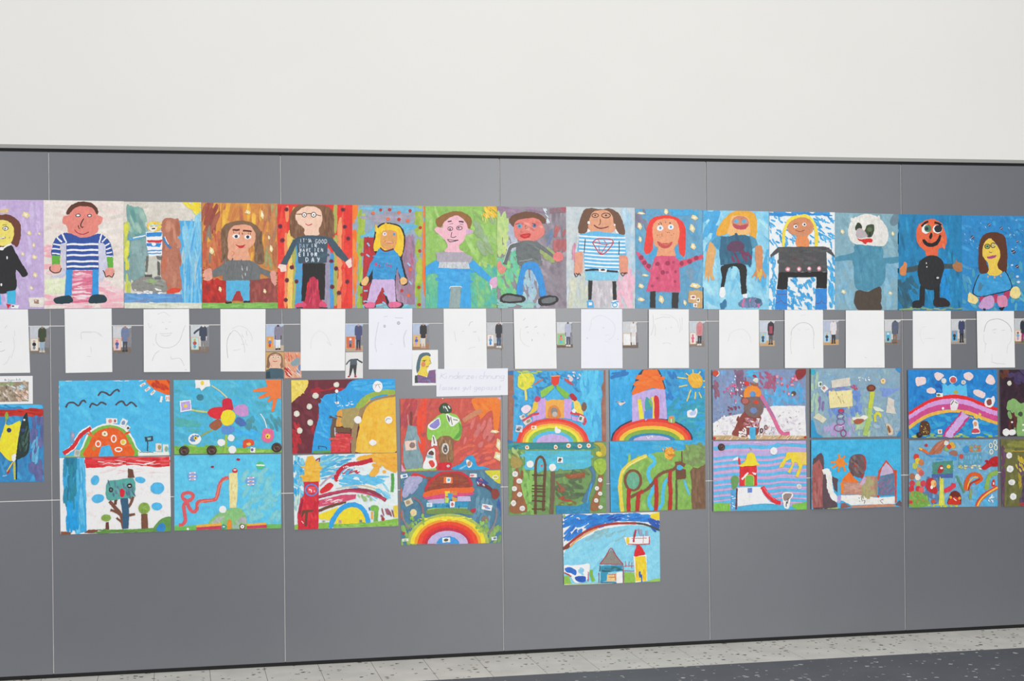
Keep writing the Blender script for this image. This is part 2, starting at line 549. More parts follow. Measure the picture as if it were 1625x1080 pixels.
a.g('painted_dress').b('1f1f21', -50, 480, 20, 478, 100, 450, 130, 490, 195, 610, 252, 706, 205, 735, 145, 672, 150, 830, 90, 868, 10, 885, -110, 865, -140, 700, -110, 560)
a.g('painted_trousers').p('3eb3dc', 62, 870, 142, 850, 138, 980, 66, 974).p('3eb3dc', -70, 880, 6, 890, 16, 985, -60, 985)
a.g('painted_shoe').p('d01f30', 55, 975, 98, 985, 72, 1025).g('painted_shoe').p('f2eeee', 102, 985, 172, 990, 165, 1016, 100, 1016).e('3a2c2c', 118, 998, 12, 7)
a.g('painted_collar').s('f3f0ee', 14, -20, 490, 20, 480, 60, 455, 105, 435).e('f3f0ee', 15, 480, 20, 16).e('e8e6e4', 64, 562, 7, 14).e('e8e6e4', 12, 805, 8, 13)
a.g('paper_label', .0005).p('e3ddd3', 258, 922, 396, 920, 396, 1004, 270, 1006).p('9c7c6c', 306, 936, 350, 940, 352, 976, 308, 974).p('e6c8b8', 310, 938, 335, 940, 325, 960)
a.g('painted_headband').p('d9bd84', -20, 132, 75, 118, 78, 148, -10, 158).s('b9a9a0', 12, 0, 172, 60, 160)
a.flakes(235, 175, 36, 32, 265, 340, 22, 24, 355, 345, 12, 12, 305, 447, 12, 24, 205, 527, 15, 18, 312, 556, 24, 22, 318, 718, 22, 26, 285, 836, 20, 16).end()

# striped boy
a = portrait('portrait of a broad-faced boy in a blue and white striped jumper', 0, 310, 5.686, [393, 42, 1115, 52, 1118, 1013, 400, 1022])
a.g('painted_background').f('e4dad2').w_('ece2da dccfc6 d9d4cc e9d4cf', 60, (400, 50, 1110, 760), 240, 46, -4)
a.w_('f0b9c2 f4cdd2 eea9b6', 45, (400, 800, 1110, 1010), 240, 40, 4).w_('e9a8b2 f2c6cb', 14, (400, 370, 480, 720), 130, 30, 0).p('dbe2bf', 408, 760, 590, 745, 585, 880, 412, 890)
a.w_('dbe2bf e4e6cc', 8, (430, 770, 570, 880), 90, 40, 0)
a.b('c7c6da', 550, 410, 600, 420, 605, 700, 470, 740, 460, 720, 560, 690).b('c9c9dc', 890, 420, 950, 440, 975, 650, 930, 760, 900, 770).p('d76f8e', 655, 680, 838, 675, 825, 960, 650, 970)
a.w_('e78fa6 f2c3cd c95576 f6d9de', 26, (670, 690, 815, 960), 150, 22, -6)
a.g('painted_hair').b('5a3324', 597, 168, 622, 108, 690, 62, 772, 55, 842, 78, 884, 130, 880, 172, 840, 150, 760, 110, 690, 120, 630, 168)
a.g('painted_face').b('e08478', 615, 178, 680, 110, 760, 98, 830, 112, 876, 172, 925, 200, 912, 250, 886, 268, 880, 330, 800, 376, 720, 380, 625, 350, 602, 275, 566, 250, 572, 192)
a.sub('painted_eye').e('30282a', 705, 180, 24, 15).e('f2f0f2', 705, 180, 16, 9).sub('painted_eye').e('30282a', 808, 182, 22, 14).e('f2f0f2', 808, 182, 14, 8).sub('painted_nose').s('1c181a', 9, 756, 208, 735, 245, 728, 270, 742, 292, 752, 280).s('1c181a', 7, 706, 268, 712, 295, 722, 300)
a.sub('painted_mouth').s('a83242', 9, 672, 308, 700, 338, 750, 350, 802, 330)
a.g('painted_jumper').p('2d4f9c', 598, 335, 640, 345, 720, 380, 800, 376, 880, 345, 920, 345, 888, 430, 890, 672, 598, 672, 600, 430)
a.b('2d4f9c', 560, 345, 500, 390, 470, 470, 468, 540, 543, 540, 545, 440, 600, 420, 600, 345).b('2d4f9c', 900, 345, 970, 390, 1005, 460, 1020, 550, 962, 548, 945, 440, 895, 420)
a.g('painted_stripes')
for y in (440, 492, 538, 594, 640): a.s('f3f2f4', 17, 602, y + 4, 660, y - 2, 740, y + 3, 820, y - 2, 888, y)
a.g('painted_stripes').s('f3f2f4', 14, 562, 345, 600, 428).s('f3f2f4', 14, 512, 376, 560, 420).s('f3f2f4', 13, 478, 436, 545, 448).s('f3f2f4', 12, 470, 480, 543, 486).s('f3f2f4', 12, 470, 520, 543, 530)
a.g('painted_stripes').s('f3f2f4', 14, 918, 345, 896, 425).s('f3f2f4', 13, 962, 380, 920, 420).s('f3f2f4', 12, 990, 430, 948, 456).s('f3f2f4', 12, 1005, 474, 955, 488).s('f3f2f4', 12, 1012, 512, 960, 520).s('f3f2f4', 10, 1018, 548, 962, 546)
a.g('painted_cuff').p('63ad3c', 468, 540, 543, 540, 540, 625, 470, 630).g('painted_cuff').p('63ad3c', 962, 556, 1020, 560, 1022, 650, 975, 655)
a.g('painted_hand').b('e49a8c', 470, 628, 540, 622, 556, 660, 530, 694, 480, 698, 450, 665).s('201a1c', 8, 455, 640, 450, 670, 475, 692, 500, 698, 540, 688, 555, 655)
a.g('painted_hand').b('e49a8c', 972, 655, 1020, 652, 1032, 700, 1010, 735, 960, 735, 940, 690).s('201a1c', 8, 930, 675, 945, 700, 955, 735, 985, 722, 1010, 738, 1030, 700)
a.g('painted_trousers').p('2f93d8', 598, 668, 655, 672, 648, 905, 585, 905).g('painted_trousers').p('2f93d8', 836, 672, 890, 668, 890, 892, 830, 905)
a.g('painted_shoe').b('1d3a44', 485, 930, 540, 910, 620, 900, 655, 930, 650, 965, 560, 978, 500, 970).g('painted_shoe').b('1d3a44', 800, 940, 830, 900, 890, 892, 950, 905, 968, 940, 930, 968, 810, 970)
a.end()

# tiny figure on a rock
a = portrait('portrait of a tiny figure in a striped shirt standing on a grey rock', 190, 310, 5.686, [35, 55, 735, 62, 742, 1020, 42, 1018])
a.g('painted_background').f('d4cdc3').w_('d6cfc6 cdc6bb dcd6cc', 30, (60, 60, 700, 240), 240, 70, 5)
a.w_('6fa8a0 86b4ac 5e948f 9cbcae 7a9c9c', 60, (40, 120, 230, 740), 190, 60, 75).w_('c9cf62 b7c25e d8d64c', 12, (45, 240, 80, 900), 160, 36, 88).w_('8aa9a8 7c9999', 20, (110, 420, 250, 700), 180, 60, 85)
a.p('4ea9dc', 525, 225, 735, 235, 742, 968, 555, 968, 540, 700).w_('66b9e4 8cc9e2 4aa6df b3c8cc 7cc0de', 50, (545, 240, 735, 950), 300, 26, 88)
a.b('b3735c', 385, 230, 500, 215, 525, 300, 520, 500, 545, 700, 555, 850, 430, 870, 370, 700, 380, 480).w_('c06a50 b97a64 a86850 c88a70', 22, (390, 260, 540, 840), 180, 46, 82).b('d8452e', 425, 865, 480, 835, 545, 840, 540, 870, 440, 885)
a.p('5c93c9', 45, 880, 560, 890, 565, 968, 45, 965).w_('5c93c9 6aa6d8 7c8fb8', 16, (60, 890, 560, 955), 220, 30, 2).p('d2d6c6', 42, 965, 742, 968, 742, 1020, 42, 1018).w_('d8dccb c3cdb8 e2e2d8', 14, (60, 975, 730, 1015), 200, 18, 1)
a.w_('f2d63a f6e25c e8c72c', 14, (600, 65, 730, 130), 110, 24, 50)
a.g('painted_rock').b('8b8a86', 110, 790, 180, 740, 280, 715, 370, 735, 425, 810, 420, 865, 330, 880, 200, 865, 120, 850).w_('9a9994 7c7b78 8eb06c a3a39e', 16, (150, 760, 390, 840), 80, 26, 10).w_('f2f0ee', 18, (120, 845, 420, 885), 40, 10, 5)
a.g('painted_trousers').p('c6c5bb', 262, 550, 345, 545, 350, 720, 300, 748, 250, 705).s('6c6a66', 20, 250, 545, 240, 690).p('6c6a66', 325, 545, 388, 548, 380, 580, 335, 575).p('5f5d5a', 340, 590, 362, 600, 365, 720, 340, 715).p('55534f', 225, 715, 290, 712, 290, 735, 228, 738).p('6b6d72', 315, 735, 370, 735, 372, 762, 318, 760)
a.g('painted_shirt').p('f4f4f4', 235, 330, 385, 325, 380, 540, 262, 550, 240, 450).p('2f86cc', 242, 335, 382, 330, 378, 368, 245, 375).p('c8343e', 240, 405, 385, 400, 375, 428, 258, 425).p('2f86cc', 240, 430, 378, 430, 360, 465, 242, 458).s('3a8fd2', 12, 255, 500, 380, 495).s('3a8fd2', 10, 258, 525, 375, 520).e('f4f4f4', 308, 440, 20, 15)
a.g('painted_sleeve').s('5ba3d0', 24, 240, 355, 150, 385, 85, 395).s('f4f4f4', 9, 235, 360, 120, 384).g('painted_sleeve').s('3a7cb4', 20, 392, 375, 420, 430, 460, 475).s('f4f4f4', 7, 404, 372, 440, 440)
a.g('painted_face').e('e5c44c', 310, 280, 64, 48).e('efe6dc', 300, 290, 40, 34).w_('dca040 f0d86a', 9, (250, 240, 370, 290), 40, 14, 0).s('2a2422', 12, 292, 298, 320, 298).s('a8d4d8', 12, 270, 272, 350, 268)
a.end()

# girl, autumn colours
a = portrait('portrait of a brown-haired girl in a grey top on ochre and dark red', 315, 310, 5.686, [28, 65, 712, 72, 716, 1018, 33, 1018])
a.g('painted_background').f('c98442').w_('e2a93c edbb45 d98f3e c87a44 b8694a', 100, (35, 70, 710, 600), 260, 42, 96)
a.w_('9c4a3c 8e4338 a8604a', 14, (40, 80, 160, 300), 190, 40, 100).w_('b5573e c46a48 d28050', 30, (40, 380, 220, 700), 190, 36, 88).w_('b2633f c7834a a8705a 99a06a', 26, (600, 100, 705, 680), 220, 34, 88).w_('8a7a6a', 6, (75, 300, 110, 560), 140, 20, 92)
a.p('b22823', 35, 760, 250, 765, 260, 970, 35, 975).w_('c52a26 a3231f d03a30 8e2a26', 26, (45, 770, 240, 965), 90, 40, 60).p('8f4440', 460, 765, 640, 745, 712, 800, 712, 975, 460, 975).w_('8a4038 9a504a 7c4844 a65048', 22, (480, 780, 705, 965), 120, 36, 85)
a.p('79b254', 33, 970, 715, 965, 716, 1018, 33, 1018).w_('86bf5c 6ea64a 94c46a', 20, (40, 975, 710, 1015), 110, 20, 0)
a.g('painted_hair').b('7c5f48', 205, 330, 240, 265, 310, 235, 400, 228, 480, 245, 540, 290, 572, 380, 592, 600, 510, 600, 505, 470, 470, 400, 300, 400, 280, 580, 235, 600, 208, 480).w_('6a4e3a 8c6c52 7a5a40', 22, (215, 300, 260, 560), 90, 20, 90).w_('6a4e3a 8c6c52 5c4030', 14, (520, 320, 575, 580), 90, 20, 85)
a.g('painted_face').b('e0a183', 275, 320, 320, 275, 400, 262, 470, 280, 512, 340, 505, 430, 450, 490, 455, 580, 280, 582, 270, 500, 262, 400).s('d0876a', 8, 300, 500, 325, 520, 300, 548)
a.sub('painted_eye').e('f4f2f0', 338, 368, 34, 20).e('28304c', 340, 370, 15).sub('painted_eye').e('f4f2f0', 444, 374, 32, 20).e('28304c', 444, 374, 15).sub('painted_eyebrow').s('5c2a1c', 15, 308, 314, 372, 308).sub('painted_eyebrow').s('5c2a1c', 16, 402, 316, 480, 326).sub('painted_eyelashes').w_('6a4434', 9, (310, 325, 475, 350), 20, 6, 80)
a.sub('painted_mouth').b('c22a30', 332, 438, 380, 455, 425, 442, 405, 470, 370, 474)
a.g('painted_top').p('6d7071', 245, 600, 280, 585, 460, 585, 520, 610, 560, 650, 650, 690, 645, 745, 560, 700, 552, 762, 225, 768, 215, 715, 120, 740, 122, 680).w_('777a7b 646768', 22, (240, 600, 550, 755), 90, 16, 88).w_('c4c4c2', 5, (350, 640, 470, 740), 40, 7, 80)
a.g('painted_hand').b('dfa08c', 45, 690, 110, 655, 122, 755, 50, 762).w_('8a3a34', 8, (35, 650, 55, 750), 14, 10, 0).g('painted_hand').b('d8988a', 650, 690, 700, 690, 706, 800, 690, 815, 655, 770).w_('8a3a34', 7, (698, 680, 712, 790), 14, 10, 0)
a.g('painted_trousers').p('55afd8', 250, 768, 462, 765, 460, 950, 400, 955, 355, 860, 300, 955, 250, 945).p('a53434', 300, 950, 340, 865, 372, 862, 408, 950).s('2c2a2c', 16, 240, 968, 300, 965).s('2c2a2c', 16, 405, 960, 465, 958)
a.flakes(445, 150, 28, 22, 575, 175, 18, 42, 635, 380, 12, 20, 655, 480, 16, 36, 118, 500, 22, 34, 195, 845, 16, 26, 597, 865, 15, 22).end()

# glasses girl with lettering
a = portrait('red striped portrait of a girl with glasses and lettering on her dark jumper', 435, 310, 5.686, [28, 78, 705, 85, 705, 1018, 33, 1018])
a.g('painted_background').f('e0322a').w_('e63b30 d52a25 ea4a3a', 24, (30, 90, 110, 1010), 240, 40, 90)
for x, w, c in ((110, 40, 'ee8d5c'), (145, 44, 'e9c567'), (178, 36, 'a9ac55'), (550, 44, 'a9ab54'), (590, 44, 'ef9060'), (625, 40, 'e8513c'), (220, 60, '4d9ccb'), (512, 50, '4794cb'), (478, 46, '9b92a8'), (450, 30, '9b92a8')):
    y0 = 500 if c in ('4d9ccb', '4794cb', '9b92a8') else 150
    a.w_(c, 11, (x - 6, y0, x + 10, 1000), 240, w, 90, 3)
a.w_('e63b30 d52a25', 20, (645, 90, 700, 1010), 240, 46, 90, 4)
a.g('painted_hair').b('7b563c', 140, 200, 190, 105, 270, 82, 400, 84, 500, 110, 540, 200, 530, 370, 460, 385, 400, 360, 280, 360, 200, 390, 150, 350).w_('8a654a 6b4730 7a5238', 30, (150, 130, 260, 360), 110, 22, 95).w_('6b4730 845f45', 22, (450, 120, 530, 360), 110, 22, 85)
a.g('painted_face').b('edc3ac', 200, 160, 250, 115, 320, 98, 400, 115, 435, 180, 425, 260, 400, 310, 402, 360, 280, 360, 270, 300, 215, 250, 194, 200)
a.sub('painted_glasses').ring('2c2424', 272, 175, 20, 20, 6).ring('2c2424', 356, 174, 22, 22, 6).e('f3efec', 272, 175, 16).e('f3efec', 356, 174, 18).e('2c2424', 272, 177, 6).e('2c2424', 356, 176, 6).s('2c2424', 6, 195, 170, 250, 168).s('2c2424', 6, 292, 166, 334, 164).s('2c2424', 6, 378, 172, 424, 184).sub('painted_mouth').s('b83c40', 8, 283, 255, 310, 270, 342, 256)
a.g('painted_jumper').p('3c5261', 215, 375, 280, 360, 400, 362, 520, 380, 600, 480, 680, 580, 640, 602, 560, 540, 482, 420, 475, 600, 440, 612, 218, 612, 205, 440, 110, 630, 55, 620, 110, 520, 170, 400).w_('465d6c 35495a', 24, (220, 380, 470, 600), 90, 22, 10)
a.g('painted_trousers').p('1d1c1e', 258, 612, 462, 612, 455, 940, 415, 945, 395, 760, 350, 735, 300, 790, 280, 950, 245, 955)
a.g('painted_skirt').b('bb2a48', 340, 735, 385, 760, 400, 860, 415, 1000, 280, 1005, 300, 860).w_('d0405c a32240', 14, (305, 790, 395, 990), 120, 18, 95)
a.g('painted_shoe').b('d64a70', 185, 990, 230, 965, 285, 970, 285, 1005, 195, 1008).g('painted_shoe').b('d64a70', 410, 970, 450, 955, 476, 985, 470, 1008, 410, 1005).s('232124', 10, 200, 1012, 260, 1012).s('232124', 10, 410, 1012, 480, 1012)
a.g('painted_hand').p('f0d4c8', 40, 620, 110, 625, 112, 680, 80, 690, 60, 690, 55, 660, 35, 650).g('painted_hand').p('f0d4c8', 640, 600, 695, 560, 703, 640, 670, 655)
a.dots('painted_dot', '6d2538', 19, 0, 112, 125, 56, 278, 76, 404, 160, 648, 116, 764, 202, 775, 105, 942, 622, 128, 638, 282, 668, 388, 516, 592, 560, 658, 660, 778, 524, 824, 586, 878, inner='4c1c2c')
a.g('painted_lettering')


def letters(a, col, w, text, x, y, h, adv, sx=1.0):
    """brush lettering from a few strokes for each character"""
    G = {'A': '0,4 1,0 2,4;.5,2.6 1.5,2.6', 'B': '0,0 0,4;0,0 1.5,.4 1.5,1.6 0,2;0,2 1.8,2.4 1.8,3.7 0,4', 'D': '0,0 0,4;0,0 1.6,.6 1.8,2.6 0,4', 'E': '0,0 0,4;0,0 1.7,0;0,2 1.4,2;0,4 1.7,4',
         'G': '1.8,.6 .8,0 0,1.4 .4,3.6 1.7,3.6;1,2.2 1.8,2.2 1.7,3.6', 'I': '.8,0 .8,4', 'J': '1.4,0 1.4,3.4 .3,3.6', 'K': '0,0 0,4;1.6,0 0,2;0,2 1.7,4', 'M': '0,4 .2,0;.2,0 1,2.4;1,2.4 1.8,0;1.8,0 2,4', 'N': '0,4 0,0;0,0 1.6,4;1.6,4 1.6,0',
         'O': '.9,0 0,1.8 .8,4 1.8,2.2 .9,0', 'S': '1.7,.4 .7,0 .2,1.2 1.5,2.4 1.3,3.8 0,3.6', 'T': '0,0 1.9,0;1,0 1,4', 'U': '0,0 0,3 .8,4 1.6,3 1.6,0', 'V': '0,0 .9,4;.9,4 1.8,0', 'W': '0,0 .4,4;.4,4 1,1.4;1,1.4 1.6,4;1.6,4 2,0', 'Y': '0,0 .9,2;1.8,0 .6,4',
         'R': '0,0 0,4;0,0 1.5,.4 1.4,1.8 0,2;0,2 1.6,4', 'Z': '0,0 1.7,0;1.7,0 0,4;0,4 1.7,4', "'": '.6,0 .5,1', 'C': '1.7,.4 .7,0 0,1.8 .6,3.9 1.7,3.5', 'L': '0,0 0,4;0,4 1.5,4',
         'k': '0,-1 0,4;1.3,1.6 0,2.8;0,2.8 1.4,4', 'i': '.5,1.8 .5,4;.5,.8 .5,.9', 'n': '.1,4 .1,1.8;.1,2.4 .8,1.8 1.2,2.4 1.2,4', 'd': '1.3,-1 1.3,4;1.3,2.2 .5,1.9 .1,3 .6,4 1.3,3.4', 'e': '.1,3 1.2,2.8 .9,1.9 .3,2.1 .1,3.2 .5,4 1.2,3.7', 'r': '.2,1.8 .2,4;.2,2.4 .6,1.9 1.1,1.9',
         'z': '.1,2 1.1,2;1.1,2 .1,4;.1,4 1.2,4', 'c': '1.1,2.1 .5,1.8 .1,2.9 .5,4 1.2,3.7', 'h': '.1,-1 .1,4;.1,2.4 .8,1.8 1.2,2.4 1.2,4', 'u': '.1,1.8 .2,3.6 .8,4 1.2,3.4;1.2,1.8 1.2,4', 'g': '1.2,2.1 .4,1.9 .1,3 .6,3.9 1.2,3.2;1.2,1.9 1.2,5.2 .3,5.4', 'o': '.6,1.8 .1,2.9 .6,4 1.2,2.9 .6,1.8',
         'a': '1.2,2.1 .4,1.9 .1,3 .6,4 1.2,3.2;1.2,1.9 1.3,4', 't': '.6,.4 .6,3.8 1.1,3.9;.1,1.8 1.1,1.8', 'p': '.1,1.8 .1,5.6;.1,2.2 .8,1.8 1.3,2.8 .8,4 .1,3.6', 's': '1.1,2 .4,1.9 .3,2.7 1.1,3.1 .9,4 .1,3.8', 'm': '.1,4 .1,1.8;.1,2.2 .5,1.8 .8,2.4 .8,4;.8,2.2 1.2,1.8 1.5,2.4 1.5,4', 'l': '.5,-1 .5,3.7 .9,4', 'b': '.1,-1 .1,4;.1,2.4 .8,1.9 1.2,2.9 .8,4 .1,3.6', 'f': '1.1,-.8 .6,-.6 .6,4;.1,1.8 1.1,1.8', 'y': '.1,1.8 .6,3.6;1.2,1.8 .2,5.4'}
    u = h / 4
    for ch in text:
        for st in G.get(ch, '').split(';'):
            if st:
                l = []
                for q in st.split():
                    i, j = q.split(','); l += [x + float(i) * u * sx - float(j) * u * .25 * (sx > 1), y + float(j) * u]
                a.s(col, w, *l)
        x += adv
    return a


letters(a, 'c4cdd6', 6, "IT'S", 235, 392, 30, 24); letters(a, 'c4cdd6', 6, 'A', 318, 392, 32, 20); letters(a, 'c4cdd6', 6, 'GOOD', 372, 394, 42, 28)
letters(a, '94a5b5', 6, 'DAY', 228, 438, 36, 30); letters(a, 'c4cdd6', 6, 'IN', 336, 434, 34, 30); letters(a, 'c4cdd6', 6, 'NAVE', 232, 478, 30, 28); letters(a, 'c4cdd6', 6, 'IEN', 362, 478, 30, 32)
letters(a, 'd2dae2', 9, 'EIION', 225, 514, 34, 36); letters(a, 'c4cdd6', 9, 'DAY', 288, 560, 40, 50)
a.end()

# yellow hair girl, orange and green stripes
a = portrait('portrait of a yellow-haired girl in a blue jumper between orange and green stripes', 560, 310, 5.684, [-5, 85, 648, 95, 655, 1015, -5, 1015])
a.g('painted_background').f('8ea3b4').w_('f07a26 f28a34 ee6d20', 14, (0, 95, 30, 1010), 200, 44, 90, 4).w_('9fb845 8eab3e b1c65a', 24, (55, 95, 92, 1010), 180, 44, 90, 5)
a.w_('9fb845 aebf4c 8eab3e', 24, (570, 100, 612, 1010), 180, 48, 90, 4).w_('f07a26 ee6d20', 12, (632, 100, 648, 1010), 220, 26, 90, 2)
a.w_('5ea7cc 6fb2cf 8a9fb0', 18, (110, 95, 555, 150), 200, 36, 2).w_('9a97a8 8f93a6 a89fae', 22, (110, 150, 560, 240), 160, 36, 0).w_('69b4d2 5cabd0', 18, (105, 280, 550, 365), 150, 40, 0)
a.p('b02630', 100, 375, 300, 380, 330, 980, 85, 985).w_('bd2a32 a4202a', 16, (110, 390, 250, 960), 130, 40, 80).p('96768f', 400, 375, 555, 375, 560, 980, 330, 985).w_('9c7c96 8c7288 b4607e a487a0', 24, (460, 390, 550, 970), 150, 34, 88).w_('a98ea8 9a7c94', 12, (390, 700, 470, 960), 120, 34, 80)
a.w_('5fb0c4 7cc0ca', 12, (110, 980, 550, 1012), 100, 22, 0)
a.g('painted_outline').b('1f1a20', 190, 380, 205, 300, 260, 250, 330, 246, 420, 270, 465, 340, 472, 440, 445, 560, 470, 680, 495, 770, 480, 810, 425, 800, 418, 740, 400, 660, 385, 760, 395, 940, 450, 970, 440, 1010, 320, 1010, 265, 830, 205, 970, 205, 1010, 105, 1010, 130, 920, 160, 780, 135, 800, 68, 815, 70, 780, 120, 730, 150, 640, 205, 530, 178, 490)
a.g('painted_hair').b('f2c428', 200, 390, 215, 310, 262, 265, 330, 258, 412, 282, 452, 345, 458, 440, 432, 550, 370, 500, 230, 500, 190, 500, 188, 440).w_('f6d444 e8b41e', 18, (205, 290, 440, 480), 100, 26, 80)
a.g('painted_face').b('d69a58', 262, 330, 330, 312, 390, 330, 395, 420, 360, 490, 290, 485, 250, 440).sub('painted_eye').e('f3efea', 286, 346, 18, 16).e('9a86c0', 287, 346, 9).sub('painted_eye').e('5a8ac8', 372, 350, 12, 13).sub('painted_mouth').s('d2503c', 12, 286, 412, 320, 426, 364, 424).s('f2e8e0', 4, 295, 418, 358, 425)
a.g('painted_jumper').p('2f93cc', 235, 475, 290, 505, 370, 485, 420, 550, 465, 735, 430, 745, 395, 640, 378, 755, 180, 755, 180, 660, 145, 730, 120, 722, 155, 620, 200, 540).w_('3c9ed4 2886c0', 22, (200, 520, 370, 740), 90, 24, 5).s('6c2430', 14, 245, 470, 290, 502, 368, 482)
letters(a.g('painted_lettering'), 'c04070', 7, 'Mew', 200, 606, 36, 32); letters(a, 'c04070', 6, 'Cop', 298, 610, 32, 20)
a.g('painted_trousers').p('c9aed6', 175, 755, 375, 758, 390, 960, 330, 965, 265, 825, 200, 965, 125, 965, 150, 850)
a.g('painted_shoe').b('e06a94', 108, 980, 150, 962, 200, 968, 190, 1008, 115, 1008).g('painted_shoe').b('e06a94', 325, 968, 380, 958, 438, 972, 420, 1004, 330, 1008)
a.g('painted_hand').b('e8b878', 75, 780, 125, 728, 145, 760, 120, 808, 82, 808).g('painted_hand').b('e8b878', 432, 745, 470, 738, 490, 770, 470, 800, 428, 798)
a.dots('painted_dot', 'b83028', 15, 0, 332, 128, 415, 216, 515, 138, 608, 290, 602, 500, 596, 828, 598, 984, 440, 858, 82, 530, 78, 895, 250, 130).dots('painted_dot', 'e26a3c', 15, 0, 415, 154, 494, 228, 316, 212, 182, 160, 516, 668, 500, 900)
a.g('painted_dashes')
for x, y, r in ((140, 442, 60), (136, 542, 40), (115, 858, 0), (290, 888, 50), (504, 622, 45), (518, 788, 60), (280, 970, 40), (110, 955, 0)):
    c, d = math.cos(math.radians(r)) * 18, math.sin(math.radians(r)) * 18; a.s('8fc0e4', 14, x - c, y - d, x + c, y + d)
a.end()

# green portrait
a = portrait('green portrait of a pink-faced boy in a grey and blue jumper', 668, 310, 5.684, [38, 95, 685, 98, 688, 1012, 42, 1015])
a.g('painted_background').f('8dbb5a').w_('98c463 84b350 a4cb74 7fa959 91b86c', 100, (40, 100, 685, 700), 170, 50, 60, 40).w_('62b98a 54b39a 78c08a 4aa9a2', 60, (45, 680, 160, 1010), 140, 46, 80).w_('62b98a 48ada4 7ebd7c 54b090', 60, (450, 690, 680, 1010), 150, 50, 70)
a.w_('8ea87a 94ac88', 8, (500, 220, 650, 520), 140, 60, 60)
a.g('painted_sun').w_('e0b428 d6a21e eec648', 26, (580, 100, 680, 190), 80, 20, 50).w_('e8d26a', 9, (545, 150, 665, 240), 60, 7, 70)
a.g('painted_hair').b('8e6030', 132, 225, 170, 190, 230, 160, 300, 142, 380, 152, 440, 190, 458, 245, 440, 300, 410, 280, 380, 220, 300, 190, 230, 220, 180, 285, 150, 280)
a.g('painted_face').b('e9b3c0', 205, 240, 300, 184, 360, 196, 410, 250, 425, 300, 470, 318, 455, 342, 410, 350, 385, 410, 345, 450, 350, 490, 385, 512, 215, 510, 240, 450, 195, 380, 150, 345, 118, 308, 145, 285, 195, 290).b('c9a2c4', 412, 305, 470, 320, 450, 342, 412, 350)
a.sub('painted_eye').ring('2c2830', 264, 300, 22, 17, 6).e('3c3844', 262, 304, 8).sub('painted_eye').ring('2c2830', 346, 294, 25, 17, 6).e('3c3844', 340, 292, 8).sub('painted_eyebrow').s('28242c', 11, 240, 236, 276, 230).sub('painted_eyebrow').s('28242c', 12, 342, 234, 384, 240).sub('painted_nose').s('2c2830', 6, 278, 330, 272, 375, 300, 378, 318, 368).sub('painted_mouth').s('2c2830', 7, 238, 396, 260, 418, 300, 412, 338, 402).s('2c2830', 5, 240, 395, 290, 404, 335, 402).s('6a5a68', 4, 250, 256, 290, 254).s('6a5a68', 4, 345, 256, 380, 260)
a.g('painted_jumper').p('35a0dd', 155, 590, 440, 590, 450, 1012, 345, 1012, 365, 820, 275, 818, 250, 1012, 150, 1012).w_('42a9e2 2c92d2', 24, (165, 670, 440, 800), 120, 30, 2).p('35a0dd', 155, 570, 155, 690, 42, 720, 42, 640).p('35a0dd', 440, 590, 475, 582, 640, 745, 612, 780, 520, 715, 440, 640)
a.g('painted_yoke').p('a7a0ac', 130, 515, 215, 510, 385, 512, 470, 560, 440, 610, 150, 600).p('c6c8cc', 165, 600, 425, 600, 440, 660, 155, 655).w_('94a0a8 aeb6bc dadcde', 22, (180, 610, 420, 650), 30, 7, 70)
a.g('painted_trousers').p('8fa3a2', 268, 822, 362, 822, 350, 1012, 250, 1012).s('d8e2e6', 7, 255, 840, 265, 822, 360, 820, 368, 830)
a.g('painted_hand').b('d8a8c8', 640, 745, 684, 740, 686, 820, 640, 835, 615, 790).p('f0ecea', 622, 800, 640, 815, 640, 870)
a.end()

# grey jumper boy
a = portrait('mauve and green portrait of a boy in a grey jumper with big grey shoes', 783, 315, 5.838, [35, 72, 672, 80, 680, 1012, 32, 1015])
a.g('painted_background').f('8f8690').w_('8c7f8c 998f9a 7d737e a49aa4 85808a', 90, (330, 85, 670, 1000), 170, 50, 75, 30).w_('8a6f88 967c94', 16, (50, 85, 420, 170), 160, 40, 10).w_('b9cf7c c6d68c aacb80', 26, (40, 180, 150, 480), 140, 50, 80).w_('7cc47a 8fca78 5cbb88 66c0a0', 50, (40, 560, 240, 900), 120, 40, 70).w_('62bd92 70c4a4', 14, (160, 480, 230, 620), 110, 40, 85)
a.w_('a9b2c4 b6bccb', 14, (140, 200, 220, 480), 120, 40, 80).w_('a6bfcf 94b8d4 b4b8cc 9fc4cc', 24, (285, 680, 420, 1000), 110, 40, 80).w_('a85c60 b4686a', 10, (545, 300, 660, 450), 120, 40, 100).w_('6a7c9c 7488a8', 5, (515, 290, 550, 420), 120, 26, 110).w_('88c0b8 9ccabc 8fb8c0', 14, (50, 950, 400, 1010), 110, 30, 0).w_('96a868', 7, (420, 480, 540, 590), 110, 36, 40).p('8a6a72', 525, 92, 672, 80, 672, 130, 530, 135).p('a85060', 620, 84, 672, 80, 672, 120, 640, 115).w_('c8d4de', 7, (470, 85, 520, 220), 60, 16, 60)
a.g('painted_hair').b('6b4630', 148, 210, 165, 165, 230, 135, 320, 120, 420, 140, 485, 190, 480, 230, 430, 220, 380, 185, 280, 185, 210, 215, 185, 262)
